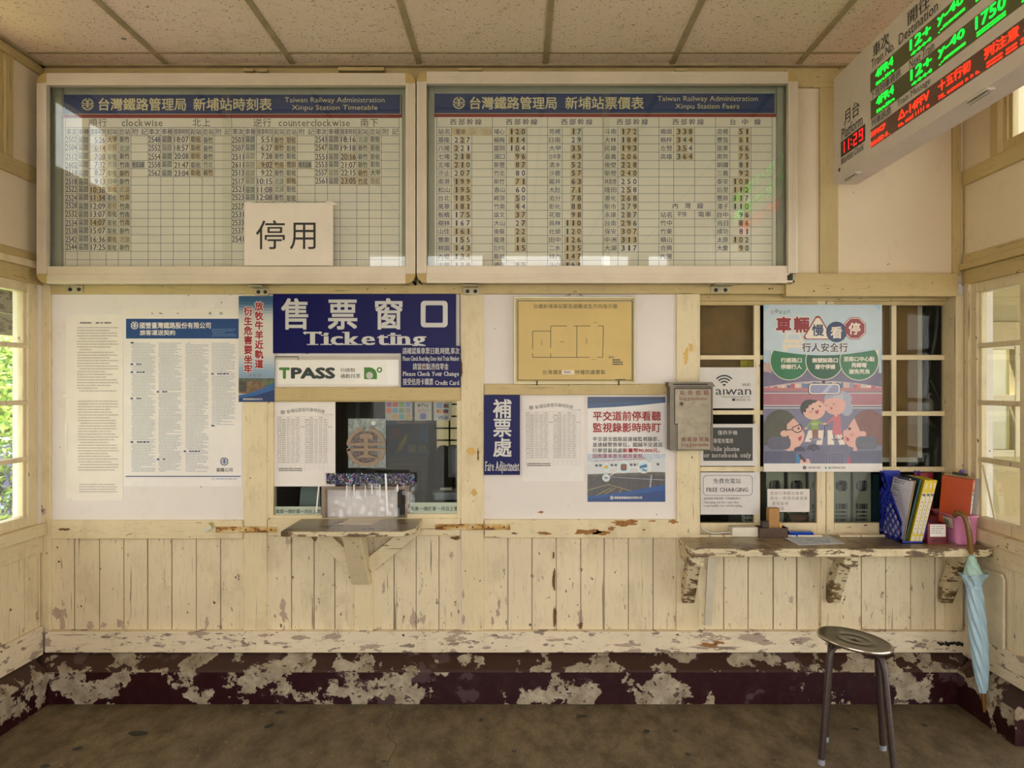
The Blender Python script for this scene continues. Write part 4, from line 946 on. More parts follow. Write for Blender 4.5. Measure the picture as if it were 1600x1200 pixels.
# -- fare adjustment
mb, A, done = sheet('fare_adjustment_sign', 'narrow dark blue sign reading 補票處 Fare Adjustment', 'sign', 756.5, 812.5, 617, 742, -.006, navy, .005)
for ch, v in (('補', 638.5), ('票', 668), ('處', 699)): A.ch(ch, 785, v, 31, sign_white, 2, .024, 30, 4)
A.serif('Fare Adjustment', 758.5, 811, 720.5, 735.5, sign_white, 2, .02)
done()
# -- printed timetable sheets (two copies of one print, one on the glass, one on the plaster)
def timesheet(label, p0, p1, q0, q1, y, curl=False):
    mb = MB(); A = Art(mb, wallfn(y)); w, h = p1 - p0, q1 - q0; U = lambda a: p0 + a * w; V = lambda b: q0 + b * h
    mb.wbox(p0, p1, q0, q1, y, y + .0008, paper)
    A.emblem(U(.145), V(.128), 3.4, ink_gray, 2)
    for k, ch in enumerate('新埔站旅客列車時刻表'):
        t = (k - 4.5) / 4.5; A.ch(ch, U(.52) + t * w * .28, V(.098) + t * t * 3.2, 6.6, ink_gray, 2, .0, 6, 2, t * 16)
    A.text('113.12.23 實施', U(.77), U(.96), V(.148), V(.162), ink_soft, 2)
    gl_ = mat('sheet_grid', 'c3bcb4', .8)
    for b in [.178 + .0262 * i for i in range(25)]: A.rect(U(.06), U(.95), V(b) - .12, V(b) + .12, gl_, 1)
    for a in (.06, .13, .195, .275, .35, .425, .505, .58, .655, .735, .81, .875, .95): A.rect(U(a) - .12, U(a) + .12, V(.178), V(.178 + .0262 * 24), gl_, 1)
    for r in range(21):
        v = V(.185 + .0262 * r)
        for j, a in enumerate((.065, .135, .21, .285, .36, .515, .585, .665, .74, .815)):
            if r == 0 and j % 2: continue
            s = ('順行北上逆行南下')[j % 8] if r == 0 else ('0123456789'[(r * 3 + j) % 10] * 2 if j in (0, 5) else ('區間' if j in (1, 6) else ('25%02d' % (r * 2 + j // 5) if j in (2, 7) else ('新竹', '彰化', '北湖', '竹南')[(r * 7 + j) % 4])))
            A.text(s, U(a), U(a) + w * (.05 if j not in (0, 5) else .055), v, v + h * .014, ink_gray, 2, .0, 1)
        if r == 4: A.text('經成追線', U(.43), U(.5), v + .3, v + 2.6, ink_soft, 2, 0, 1); A.text('經成追線', U(.88), U(.945), v + .3, v + 2.6, ink_soft, 2, 0, 1)
    A.greek(U(.08), U(.46), V(.785), V(.825), 3.0, ink_gray, 2, .5, 7, .1, (1.5, 3), .4); A.greek(U(.52), U(.94), V(.845), V(.86), 3.4, ink_gray, 2, .6, 8, .05, (1.5, 3), .4); A.greek(U(.75), U(.93), V(.87), V(.885), 3.4, ink_gray, 2, .6, 9, .05, (1.5, 3), .4)
    tag(mb.build('timetable_sheet', loc=W((p0 + p1) / 2, q1, y)), label, 'notice', 'printed timetable sheets')
timesheet('white printed timetable sheet stuck on the ticket window glass', 428, 524, 627, 760, .020)
timesheet('white printed timetable sheet between the fare adjustment sign and the level crossing poster', 816, 912, 620, 752, yp)
# -- evacuation plan in a thin frame
yy = -.004
o = thing('evacuation_plan', 'yellowed evacuation plan drawing in a thin frame hung under the fare case', 'framed plan', W(898, 600, yy))
ylw = mat('plan_yellow', 'd2b46c', .5, var=.05, scale=4); frm_m = mat('plan_frame', 'c8bd9c', .4, .3); pl_ink = mat('plan_ink', '3d4a3a', .7)
mb = MB(); A = Art(mb, wallfn(yy)); mb.wbox(805, 991, 466, 598, yy, yy + .006, mat('plan_mount', 'cdb67e', .6))
A.frame(808.5, 988.5, 469.5, 594.5, 1.1, pl_ink, 1); A.rect(811, 986, 472, 593, ylw, 1)
A.cells('台鐵新埔車站緊急避難逃生方向指示圖', [837 + 7.75 * k for k in range(17)], 478.5, 7.6, pl_ink, 2, .0)
A.cells('台灣鐵路', [851 + 8.4 * k for k in range(4)], 581.5, 7.6, pl_ink, 2); A.cells('特種防護團製', [902 + 8 * k for k in range(6)], 581.5, 7.6, pl_ink, 2); A.rect(877.5, 897, 578.5, 585, paper_warm, 2); A.greek(881, 892, 580, 584, 2, ink_gray, 3, .5)
PX = lambda a: 780 + a * .175; PY = lambda b: 455 + b * .175
def seg2(*q):
    A.pline([(PX(a), PY(b)) for a, b in q], .9, pl_ink, 2)
seg2((298, 520), (298, 356), (460, 356)); seg2((298, 556), (298, 590), (810, 590)); seg2((460, 310), (605, 310)); seg2((460, 508), (460, 310)); seg2((460, 556), (460, 590)); seg2((664, 310), (815, 310)); seg2((882, 310), (930, 310), (924, 590), (876, 590)); seg2((694, 310), (692, 590))
for t, u, v, st in (('辦公室', 380, 440, 0), ('候車室', 780, 430, 0)):
    for k, ch in enumerate(t): A.ch(ch, PX(u), PY(v + 17 * k), 2.6, pl_ink)
A.text('站長室', PX(540), PX(582), PY(445), PY(458), pl_ink); A.text('圖例', PX(978), PX(1025), PY(580), PY(600), pl_ink); A.greek(PX(1010), PX(1105), PY(608), PY(662), 3.4, pl_ink, 2, .55, 6, .5, (1.4, 3), .4)
A.text('往月台', PX(835), PX(878), PY(276), PY(286), pl_ink); A.text('往出口', PX(823), PX(868), PY(605), PY(614), pl_ink); A.greek(PX(1030), PX(1158), PY(785), PY(795), 2.4, pl_ink, 2, .6, 2)
mb.build('plan_sheet', o)
fb = MB()
for a_ in ((803, 993, 463, 466.2), (803, 993, 597.5, 600), (803, 805.5, 466.2, 597.5), (990.5, 993, 466.2, 597.5)): fb.wbox(*a_, yy - .008, yy + .008, frm_m)
fb.build('frame', o, bevel=.0015)
wi = MB(); wi.tube([W(883, 464, yy), W(899, 455, -.0135), W(913, 464, yy)], .0012, ink_gray, 6); wi.tube([W(886, 464, yy), W(900, 455, -.0135), W(909, 464, yy)], .001, ink_gray, 6); wi.build('hanging_wire', o)
for u in (839, 967): MB().wbox(u - 1, u + 1, 595, 602, yy - .010, yy - .004, hole_m).build('clip', o)
# -- level crossing poster
mb, A, done = sheet('level_crossing_poster', 'poster with large red characters and a white train at a level crossing', 'poster', 918, 1039.5, 620, 784, yp, mat('poster_white', 'dcd8d2', .25, var=.02))
A.rect(918, 1039.5, 620, 784, MATS['poster_white'], .5)
A.poly([(918, 620), (1039.5, 620), (1039.5, 629), (1000, 633), (960, 636), (918, 638)], mat('poster_navy', '18406e', .3), 1); A.poly([(918, 620), (1039.5, 620), (1039.5, 624), (918, 631)], mat('poster_navy2', '123056', .3), 1.5)
for t, v in (('平交道前停看聽', 650), ('監視錄影時時盯', 668)):
    for k, ch in enumerate(t):
        u = 933.5 + 15.3 * k; A.ch(ch, u, v, 15.6, paper, 2, .08, 15.2); A.ch(ch, u, v, 15.6, red_ink, 3, .03, 15.2)
for t, v, st, m_ in (('平交道全面裝設遠端監視錄影，', 686, 0, ink), ('並連線警察單位，闖越平交道逕', 694.8, 0, ink), ('行舉發最高處', 703.8, 0, ink), ('因而肇事者吊銷其駕照。', 712.6, 0, red_ink)):
    for k, ch in enumerate(t): A.ch(ch, 929.5 + 7.85 * k, v, 7.6, m_, 3, .012)
A.text('新臺幣90,000元，', 973, 1031, 700.2, 707.4, red_ink, 3, .03)
pr = lambda n, c, v=.25: mat(n, c, .3, var=v, scale=50)
A.rect(918, 1039.5, 709, 722, pr('poster_sky', 'b9c2cc', .1), 1); A.poly([(926, 721), (1010, 717), (1014, 738), (918, 741), (918, 728)], pr('train_white', 'c9cbc9', .03), 1.5); A.poly([(1018, 717), (1039.5, 716), (1039.5, 738), (1018, 737)], pr('train_white', 'c9cbc9'), 1.5)
A.line(928, 720.5, 1010, 717, .8, pr('train_red', '9a4a3c', .1), 2)
for u in list(range(930, 1000, 6)) + [1026]: A.rect(u, u + 4, 725.5 - (u - 930) * .02, 729 - (u - 930) * .02, pr('train_window', '4b5058', .1), 2)
A.rect(918, 1039.5, 737.5, 744, pr('poster_under', '5d574d', .3), 1.2); A.rect(918, 1039.5, 743.5, 784, pr('poster_asphalt', '4b4644', .2), 1.2)
yl_ = pr('road_line', '8c8455', .1)
for q in (((918, 766), (950, 757)), ((950, 757), (990, 768)), ((924, 778), (955, 762)), ((945, 772), (962, 762)), ((965, 774), (972, 763))): A.line(*q[0], *q[1], 1.3, yl_, 2)
A.line(1018, 742, 1015, 768, 2.2, pr('road_white', '9aa3ad', .1), 2); A.line(950, 745, 1038, 750, .8, pr('road_white', '9aa3ad'), 2)
A.poly([(918, 775), (950, 772), (990, 766), (1039.5, 757), (1039.5, 784), (918, 784)], mat('poster_blue', '1f4f8f', .3), 3); A.poly([(918, 779), (970, 775), (1039.5, 766), (1039.5, 784), (918, 784)], mat('poster_navy3', '183c74', .3), 3.5)
for cu, cv, r_ in ((947, 730, 6), (974.5, 730, 9.4), (1005.5, 730, 9.6), (947, 746.5, 6)): A.ell(cu, cv, r_, r_, paper, 4); A.ell(cu, cv, r_ * .86, r_ * .86, mat('icon_blue', 'b5d2dc', .3, var=.02), 4.5)
A.line(953, 743, 967, 735, 1.1, paper, 4); A.line(953, 730, 965, 730, .8, paper, 4); A.line(984, 730, 996, 730, .8, paper, 4)
A.rect(944, 950, 727.5, 732, mat('icon_yellow', 'd6a33c', .4), 5); A.ell(947, 746.5, 3.4, 1.3, MATS['icon_yellow'], 5); A.ell(947, 746.5, 1, 1.1, ink, 5.5)
A.rrect(970, 979, 725, 735, 2, ink_gray, 5); A.ell(974.5, 729.5, 2.8, 2.8, mat('icon_orange', 'b94a22', .4), 5.5); A.poly([(999, 728), (1010, 725), (1011, 729.5), (1000, 732)], mat('icon_steel', '4c6f92', .4), 5); A.poly([(1004, 732), (1011, 735), (1011, 737), (1003, 734)], ink_gray, 5)
A.emblem(956, 777.5, 2.9, paper, 5); A.text('國營臺灣鐵路股份有限公司', 960, 1003, 775.5, 779.5, paper, 5, .02)
done()
# -- suggestion box
ys = -.085
o = thing('suggestion_box', 'scratched steel suggestion box on the post beside the paned window', 'suggestion box', W(1082, 704, -.04))
st_m = mat('brushed_steel', '8c8370', .38, .75, var=.12, scale=22); st_d = mat('steel_dark', '6f675a', .4, .7, var=.1)
b = MB(); b.wbox(1047, 1112, 604, 704, ys + .005, -.002, st_d); b.build('box_body', o, bevel=.002)
b = MB(); b.prism([W(1045, 597, ys), W(1113, 597, ys), W(1118, 604, ys), W(1045, 604, ys)], (0, .09, 0), st_d); b.wbox(1052, 1106, 599.5, 601.5, ys - .001, ys, hole_m); b.build('lid', o, bevel=.001)
b = MB(); A = Art(b, wallfn(ys - .002)); b.wbox(1055, 1111, 608, 662, ys - .002, ys + .006, st_m)
for a_ in ((1047, 1055, 604, 704), (1111, 1114, 604, 704)): b.wbox(*a_, ys, ys + .006, st_d)
A.frame(1053.6, 1112, 606.6, 663.4, 1.0, hole_m, .2)
dr_ = mat('dark_red_print', '6e1416', .6)
for k, ch in enumerate('站長信箱'): A.ch(ch, 1066 + 12.5 * k, 613.5, 8.2, dr_, 2, .012)
A.serif('Suggestions', 1061, 1104, 619.5, 625, dr_, 2, .006)
b.build('door', o, bevel=.001)
kh = MB(); kh.prism([W(1065 + 4 * math.cos(a * PI / 8), 631 + 4 * math.sin(a * PI / 8), ys - .005) for a in range(16)], (0, .004, 0), st_d); kh.prism([W(1065 + 2 * math.cos(a * PI / 8), 631 + 2 * math.sin(a * PI / 8), ys - .006) for a in range(16)], (0, .002, 0), hole_m); kh.build('lock', o)
b = MB(); A = Art(b, wallfn(ys - .006)); b.wbox(1059, 1110, 661.5, 702, ys - .006, ys + .006, st_m)
for k, ch in enumerate('旅客意見箱'): A.ch(ch, 1068 + 9.2 * k, 686.5, 7.6, dr_, 2, .012)
A.serif('Suggestions', 1064, 1107, 691.5, 697, dr_, 2, .006)
b.build('form_pocket', o, bevel=.001)
# -- papers on the shelf-side window
yw = .084
mb, A, done = sheet('wifi_sign', 'white sheet with a black wireless arc symbol above the black panelled sheet', 'sign', 1092, 1181.5, 574, 638, yw, mat('laminated_white', 'd5d0c8', .2, var=.03))
bk = mat('wifi_black', '23282c', .5); cu, cv = 1131.5, 601
for r0, r1 in ((6, 8.2), (10.5, 12.8), (15, 17.2)): A.arc(cu, cv + 2, r0, r1, 42, 138, bk, 2, 14)
A.poly([(1128.5, 600), (1134.5, 600), (1131.5, 604.5)], bk, 2); A.text('WiFi', 1159, 1172.5, 599, 603.5, bk, 2, .0)
A.text('aiwan', 1118, 1173.5, 604.5, 617, bk, 2, .0); A.poly([(1129, 603), (1134, 603), (1133, 606.5), (1130, 606.5)], MATS['laminated_white'], 3); A.text('http://itaiwan.gov.tw', 1128, 1172, 618, 622.5, ink_gray, 2); A.text('0800-081-051', 1150, 1173, 623, 626.5, ink_gray, 2)
A.rect(1144, 1148.5, 623.5, 626.5, bk, 2); A.rect(1143.5, 1149, 622.6, 624, bk, 2)
A.ell(1136, 614, 1.2, 2.4, MATS['chip_brown'], 3, 8)
done()
mb, A, done = sheet('phone_charging_sign', 'black panelled sheet reading mobile phone or notebook only', 'sign', 1094, 1184, 662.5, 728, yw, MATS['laminated_white'])
bkp = mat('panel_black', '35332f', .35, var=.06); pt = mat('panel_text', 'cfcac0', .5)
A.rect(1099, 1176, 668, 720, bkp, 1); A.text('僅供手機', 1121, 1152, 672.5, 679.5, pt, 2, .0); A.text('平板筆電充電用', 1102, 1145, 685, 692.5, pt, 2, .0)
A.serif('Mobile phone', 1103, 1155, 697.5, 704.5, pt, 2, .004, sw=.14); A.serif('or notebook only', 1100, 1173, 707.5, 714.5, pt, 2, .004, sw=.14)
done()
mb, A, done = sheet('free_charging_sign', 'white sheet reading 免費充電站 FREE CHARGING in a rounded outline', 'sign', 1094.5, 1186, 738, 804, yw - .001, mat('laminated_sheet', 'd6d1cd', .25, var=.03))
A.rrect(1098.5, 1176, 742.5, 774.5, 6, ink_gray, 1); A.rrect(1099.3, 1175.2, 743.3, 773.7, 5.4, MATS['laminated_sheet'], 1.5)
A.cells('免費充電站', [1118.5 + 8.7 * k for k in range(5)], 751.5, 8.6, ink, 2); A.serif('FREE CHARGING', 1104, 1168.5, 762, 768.2, ink, 2, .016, sw=.17)
A.text('本區僅供充電服務，不負保管責任。', 1099.5, 1158, 777, 780.8, ink_gray, 2); A.serif('Charging service only Not', 1099.5, 1154.5, 783, 786.4, ink_gray, 2, .006); A.serif('responsible for safekeeping.', 1099.5, 1160, 788.2, 791.6, ink_gray, 2, .006)
done()
mb, A, done = sheet('handwritten_note', 'handwritten pencil note on white card behind the stamp tray', 'note', 1199, 1265, 764, 800, .098, mat('note_card', 'ded5cb', .5))
for k, t in enumerate(('借自行車歸光後請', '填另一張借用歸還單', '要塔設得', '請留話')):
    for j, ch in enumerate(t): A.ch(ch, 1206 + 6.6 * j + (3 if k > 1 else 0), 770.5 + 8 * k, 5.8, ink_soft, 2, -.004)
done()
# ================================================================ big road safety poster
pw = .078
mb = MB(); A = Art(mb, wallfn(pw)); A.clip = (1193, 1378, 476, 737); pc = lambda n, c, v=.03: mat('print_' + n, c, .32, var=v, scale=14)
mb.wbox(1193, 1378, 476, 737, pw, pw + .001, pc('white', 'dcd5cc'))
def T(a, b): return (1180 + a / 7.619, 470 + b / 7.619)
def B(a, b): return (1180 + a / 7.619, 600 + b / 7.619)
K = 1 / 7.619
def curve(fn, pts, m, k): A.poly([fn(*p) for p in pts], m, k)
sky, cream, mar, nv = pc('sky', 'b9c8cd'), pc('cream', 'e4d6c2'), pc('maroon', '8a2a2e'), pc('navy', '1e3557')
A.rect(1193, 1378, 560, 625, pc('dusk', '6f6a80', .12), 1)
curve(T, [(100, 575), (190, 595), (190, 760), (100, 730)], pc('pale_side', 'a9bcc6'), 1.2); curve(T, [(100, 740), (180, 740), (200, 860), (100, 840)], pc('peach', 'b99a90'), 1.2); curve(T, [(1470, 590), (1505, 575), (1505, 860), (1470, 860)], pc('pale_side', 'a9bcc6'), 1.2)
# street beyond the windscreen
curve(T, [(100, 1030)] + [(100 + 1405 * i / 16, 1025 - 72 * math.sin(PI * i / 16)) for i in range(17)] + [(1505, 1100), (100, 1100)], pc('street', 'b9a9a6'), 2)
rd = random.Random(12); u = 1194
colsx = ['b5626a', 'c8a89a', '6d7f98', 'd8c6b0', '8b90a8', 'bf7b7b', '54708c', 'c9b7a5']
while u < 1376:
    w = rd.uniform(3, 8)
    t = (u - 1193) / 185; top = 604.5 - 8.0 * math.sin(PI * t)
    A.rect(u, min(u + w, 1377.5), top + rd.uniform(0, 2.5), 607, pc('shop%d' % rd.randrange(8), colsx[rd.randrange(8)]) if False else mat('print_shop_' + (cx_ := rd.choice(colsx)), cx_, .32, var=.03), 2.5); u += w
A.rect(1193, 1378, 606, 612.5, pc('awning', 'b4777b', .05), 3); A.rect(1193, 1378, 611.5, 614, pc('slate', '76788f'), 3.2); A.rect(1193, 1378, 613.8, 614.8, cream, 3.4)
A.rect(1193, 1378, 614.8, 633, pc('rose', 'a8707a', .07), 3.4); A.rect(1193, 1378, 633, 634, cream, 3.6); A.rect(1193, 1378, 634, 637, pc('slate'), 3.4) if False else A.rect(1193, 1378, 634, 637, MATS['print_slate'], 3.4); A.rect(1193, 1378, 637, 638, cream, 3.6)
A.rect(1193, 1378, 638, 725, pc('road', '77758c', .06), 3.4)
# zebra crossing
for q in (((635, 550), (710, 550), (660, 688), (585, 688)), ((750, 550), (815, 550), (795, 722), (725, 722)), ((860, 550), (915, 550), (940, 722), (860, 722)), ((960, 560), (1010, 560), (1070, 722), (1000, 722))): curve(B, q, cream, 4)
# child and grandmother
skin = pc('skin', 'dcae9c'); skin2 = pc('skin_warm', 'd8a597'); hair = pc('hair', '3f3f38'); grey = pc('grey_hair', '9fa2b0'); grn = pc('shirt_green', '86a24c'); pnk = pc('dress', 'c06a72'); brn = pc('trousers', '8d6152'); drk = pc('dark', '3b3a44')
def E(cu, cv, ru, rv, m, k, rot=0, a0=0, a1=360, n=28): p = B(cu, cv); A.ell(p[0], p[1], ru * K, rv * K, m, k, n, a0, a1, rot)
E(715, 657, 75, 18, pc('shadow_print', '8e8ba0'), 4.2); E(960, 660, 55, 15, MATS['print_shadow_print'], 4.2)
curve(B, [(675, 540), (748, 540), (748, 650), (722, 655), (714, 580), (705, 655), (680, 655)], brn, 4.5)
curve(B, [(668, 435), (742, 430), (800, 462), (825, 470), (815, 490), (748, 470), (748, 542), (664, 542), (664, 470), (612, 530), (596, 520)], grn, 5); A.rect(*[B(672, 0)[0], B(740, 0)[0]], B(0, 466)[1], B(0, 471)[1], cream, 5.3); A.rect(B(672, 0)[0], B(740, 0)[0], B(0, 482)[1], B(0, 487)[1], cream, 5.3)
E(602, 528, 18, 12, skin, 5.2); E(828, 474, 22, 12, skin, 5.2)
curve(B, [(940, 370), (1010, 365), (1030, 590), (1010, 605), (915, 600), (925, 430), (860, 478), (845, 462)], pnk, 5); curve(B, [(948, 372), (975, 372), (965, 385), (950, 385)], cream, 5.4)
curve(B, [(950, 605), (965, 605), (975, 655), (955, 655)], skin, 4.6); curve(B, [(985, 600), (1005, 600), (1035, 640), (1020, 650)], skin, 4.6); E(960, 660, 20, 9, drk, 4.8); E(1035, 650, 18, 9, drk, 4.8, -30)
A.line(*B(825, 500), *B(825, 632), 1.4, drk, 5.5); A.arc(B(842, 505)[0], B(842, 505)[1], 1.6, 2.8, 0, 180, drk, 5.5, 10)
E(1085, 290, 75, 90, grey, 5.6); E(985, 175, 165, 98, grey, 5.5)   # grandmother's hair
E(945, 250, 130, 118, skin2, 6, 12); E(1050, 230, 28, 30, skin2, 6.1); curve(B, [(815, 190), (830, 140), (900, 100), (1000, 90), (1075, 150), (1060, 200), (980, 170), (900, 165)], grey, 6.3)
for k in range(3): A.line(*B(925 + 12 * k, 150 - 18 * k), *B(1040 + 5 * k, 182 - 22 * k), .6, cream, 6.6)
E(840, 255, 13, 4, drk, 6.6); E(933, 240, 13, 4, drk, 6.6); E(905, 288, 12, 12, pc('lip', 'b8444c'), 6.6)
E(640, 290, 105, 105, hair, 6.2, 0); E(700, 310, 135, 115, skin, 6.4, -14); E(605, 355, 28, 28, skin, 6.5)
curve(B, [(560, 330), (545, 270), (580, 215), (650, 185), (745, 195), (705, 225), (690, 222), (660, 250), (640, 250), (625, 290), (605, 290), (600, 340)], hair, 6.6)
E(681, 296, 11, 12, drk, 6.8); E(767, 265, 11, 12, drk, 6.8); E(655, 333, 22, 14, pc('blush', 'd09088'), 6.8); curve(B, [(708, 320), (755, 308), (748, 345), (735, 360), (718, 350)], pc('mouth', 'b04a55'), 6.9)
# the two drivers seen from behind
cre = pc('hair_olive', '57574a', .1); red = pc('hair_brown', '7d544c', .1)
E(300, 530, 205, 225, cre, 7); A.rect(1193.2, B(330, 0)[0], B(0, 460)[1], B(0, 730)[1], cre, 7)
curve(B, [(375, 480), (455, 405), (520, 480), (560, 540), (585, 600), (570, 680), (520, 740), (460, 760), (460, 790), (400, 800), (340, 780), (400, 640), (375, 560)], skin, 7.4); E(345, 590, 48, 38, skin, 7.5)
curve(B, [(375, 480), (370, 560), (340, 620), (270, 640), (250, 500), (330, 400), (455, 400)], cre, 7.3)
pts = [(372, 548), (438, 540), (440, 518), (535, 478), (556, 520), (545, 560), (500, 580), (460, 565), (438, 540)]
A.pline([B(*p) for p in pts], 1.5, drk, 7.8); E(513, 527, 13, 14, drk, 7.8); curve(B, [(510, 635), (550, 615), (548, 650), (530, 678), (510, 665)], MATS['print_mouth'], 7.8)
E(1350, 530, 205, 225, red, 7); A.rect(B(1340, 0)[0], 1377.8, B(0, 440)[1], B(0, 730)[1], red, 7)
curve(B, [(1175, 400), (1245, 560), (1260, 620), (1200, 640), (1210, 800), (1165, 800), (1165, 755), (1110, 740), (1060, 690), (1040, 600), (1045, 550), (1080, 545), (1120, 480)], skin2, 7.4); E(1275, 595, 45, 35, skin2, 7.5)
E(1120, 532, 17, 17, drk, 7.8); E(1150, 605, 32, 22, MATS['print_blush'], 7.7); curve(B, [(1075, 625), (1118, 650), (1110, 680), (1092, 682), (1078, 660)], MATS['print_mouth'], 7.8)
sl = pc('headrest', '62626f', .08); A.rrect(B(145, 0)[0], B(420, 0)[0], B(0, 625)[1], B(0, 778)[1], 8, sl, 8); A.rrect(B(1190, 0)[0], B(1450, 0)[0], B(0, 622)[1], B(0, 778)[1], 8, sl, 8)
curve(B, [(108, 800), (480, 800), (480, 945), (108, 945)], pc('seat', '5b5d72', .08), 8); curve(B, [(1130, 800), (1505, 790), (1505, 945), (1090, 945)], MATS['print_seat'], 8)
dash = pc('dash', '6c6a82', .08); curve(B, [(460, 800), (560, 740), (720, 740), (1100, 725), (1165, 800), (1120, 945), (480, 945)], dash, 7.2)
E(688, 785, 78, 72, pc('dial', '4a4a5c'), 7.3, 0, 180, 360); E(530, 800, 65, 55, MATS['print_dial'], 7.3, 0, 180, 360); E(688, 788, 14, 14, drk, 7.5); A.line(*B(688, 785), *B(712, 745), .6, MATS['print_mouth'], 7.6)
curve(B, [(485, 830), (520, 860), (530, 945), (485, 945)], pc('sleeve_blue', '3b7fae'), 8.2); curve(B, [(1125, 840), (1130, 945), (1088, 945)], pc('sleeve_red', 'c2465a'), 8.2)
curve(B, [(530, 910), (555, 895), (575, 930), (600, 930), (605, 885), (640, 895), (655, 945), (530, 945)], skin, 8.4); A.line(*B(525, 840), *B(585, 925), 4, drk, 8.3)
for u0, u1 in ((690, 850), (880, 1030)): A.frame(B(u0, 0)[0], B(u1, 0)[0], B(0, 838)[1], B(0, 943)[1], .6, MATS['print_dial'], 7.6); [A.line(*B(u0 + 25, 865 + 20 * k), *B(u1 - 25, 865 + 20 * k), .5, MATS['print_dial'], 7.6) for k in range(4)]
A.rect(1193, 1378, 724, 737, MATS['print_white'], 9)
A.ell(1256.5, 730.5, 2.8, 2.8, drk, 9.3, 14); A.ell(1256.5, 730.5, 1.3, 1.3, pc('logo_pink', 'a0566a'), 9.6, 10); A.text('中華民國交通部', 1261, 1281.5, 728.8, 732.2, ink, 9.3, .01)
for p in (((1288.5, 728.5), (1292.5, 731), (1288.5, 733)), ((1297, 728.5), (1293, 731), (1297, 733))): A.poly(p, pc('logo_green', '2f8a5a'), 9.3)
A.text('交通部高速公路局', 1298, 1320.5, 728.8, 732.2, ink, 9.3, .01)
# rear mirror
A.rrect(B(632, 0)[0], B(1010, 0)[0], 599.0, B(0, 128)[1], 5, drk, 7); A.rrect(B(638, 0)[0], B(1004, 0)[0], 599.7, B(0, 121)[1], 4.6, cream, 7.2); A.rrect(B(652, 0)[0], B(990, 0)[0], 601.3, B(0, 108)[1], 3.4, pc('mirror', '8e90ad'), 7.4)
curve(B, [(790, 106), (870, 12), (920, 12), (845, 106)], pc('mirror_glint', 'b3b3c6'), 7.6)
A.rect(1284, 1289, 594, 599.5, drk, 6)
# green bubbles
gr_, wh = pc('green', '2f7148', .06), pc('bubble_rim', 'd9d2bf')
for k, (cx_, cy_, r_) in enumerate(((405, 715, 232), (820, 715, 225), (1235, 715, 235))):
    p = T(cx_, cy_); A.ell(p[0], p[1], r_ * K, r_ * K, wh, 5 + k * .6, 48); A.ell(p[0], p[1], (r_ - 9) * K, (r_ - 9) * K, gr_ if k != 1 else pc('green_dark', '1f5738', .06), 5.3 + k * .6, 48)
for t, x0, x1, v in (('行經路口', 300, 552, 708), ('停讓行人', 300, 552, 785), ('無號誌路口', 675, 980, 708), ('遵守停讓', 708, 950, 785), ('至路口中心點', 1050, 1418, 693), ('再轉彎', 1140, 1325, 766), ('避免死角', 1110, 1358, 842)):
    A.text(t, T(x0, 0)[0], T(x1, 0)[0], T(0, v - 30)[1], T(0, v + 30)[1], wh, 7.2, .04)
# upper sheet of sky
curve(T, [(97, 46), (1490, 50), (1500, 575)] + [(1500 - 1400 * i / 20, 572 + 78 * math.sin(PI * i / 20)) for i in range(21)], sky, 8)
curve(T, [(97, 46), (180, 48), (100, 130)], pc('corner_blue', '9dbfd0'), 8.3); curve(T, [(1410, 50), (1490, 50), (1490, 135)], MATS['print_corner_blue'], 8.3)
for t, x, y, m_, rt in (('交', 198, 140, 'b0413c', -6), ('通', 248, 122, '3d6a3c', 4), ('安', 298, 138, '3d6a3c', -4), ('全', 346, 140, '3d6a3c', 6), ('月', 394, 128, '3d6a3c', -5)): p = T(x, y); A.ch(t, p[0], p[1], 6.2, mat('print_hand_' + m_, m_, .4), 9, .0, 6, 2, rt)
# pale car
car = pc('car', 'ddcfb6'); curve(T, [(372, 380), (530, 380), (560, 470), (590, 490), (590, 590), (545, 600), (545, 560), (375, 560), (372, 600), (325, 600), (318, 490), (345, 470)], car, 8.5); curve(T, [(395, 400), (510, 400), (530, 458), (375, 458)], sky, 8.8); E2 = lambda a, b, r_, m_, k: A.ell(*T(a, b), r_ * K, r_ * K, m_, k, 16)
E2(370, 512, 20, sky, 8.8); E2(535, 512, 20, sky, 8.8); A.rect(*[T(422, 0)[0], T(485, 0)[0]], T(0, 505)[1], T(0, 522)[1], sky, 8.8)
for ch, x in (('車', 335), ('輛', 548)): p = T(x, 285); A.ch(ch, p[0], p[1], 25, cream, 9, .10, 24.5); A.ch(ch, p[0], p[1], 25, mar, 9.5, .045, 24.5)
def tri(s, m, k): c_ = (742, 372); curve(T, [(c_[0] + (a - c_[0]) * s, c_[1] + (b - c_[1]) * s) for a, b in ((570, 430), (715, 190), (742, 178), (768, 190), (912, 430), (895, 462), (590, 462))], m, k)
tri(1.0, mar, 9.8); tri(.88, cream, 10.1)
p = T(742, 350); A.ch('慢', p[0], p[1], 19, nv, 10.5, .03, 19)
E2(962, 372, 124, nv, 10.8); p = T(962, 378); A.ch('看', p[0], p[1], 19.5, cream, 11.2, .03, 19)
def octa(r_, m_, k): curve(T, [(1180 + r_ * math.cos(R(22.5 + 45 * i)), 330 + r_ * math.sin(R(22.5 + 45 * i))) for i in range(8)], m_, k)
octa(143, mar, 10.2); octa(134, cream, 10.5); octa(125, mar, 10.8); p = T(1178, 332); A.ch('停', p[0], p[1], 19.5, cream, 11.2, .03, 19)
for k, ch in enumerate('行人安全行'):
    p = T(608 + 110 * k, 556); A.ch(ch, p[0], p[1], 14.4, cream, 9.2, .09, 14); A.ch(ch, p[0], p[1], 14.4, nv, 9.6, .035, 14)
tag(mb.build('road_safety_poster', loc=W(1285, 737, pw)), 'large colourful road safety poster with cartoon people in a car, on the paned window', 'poster')
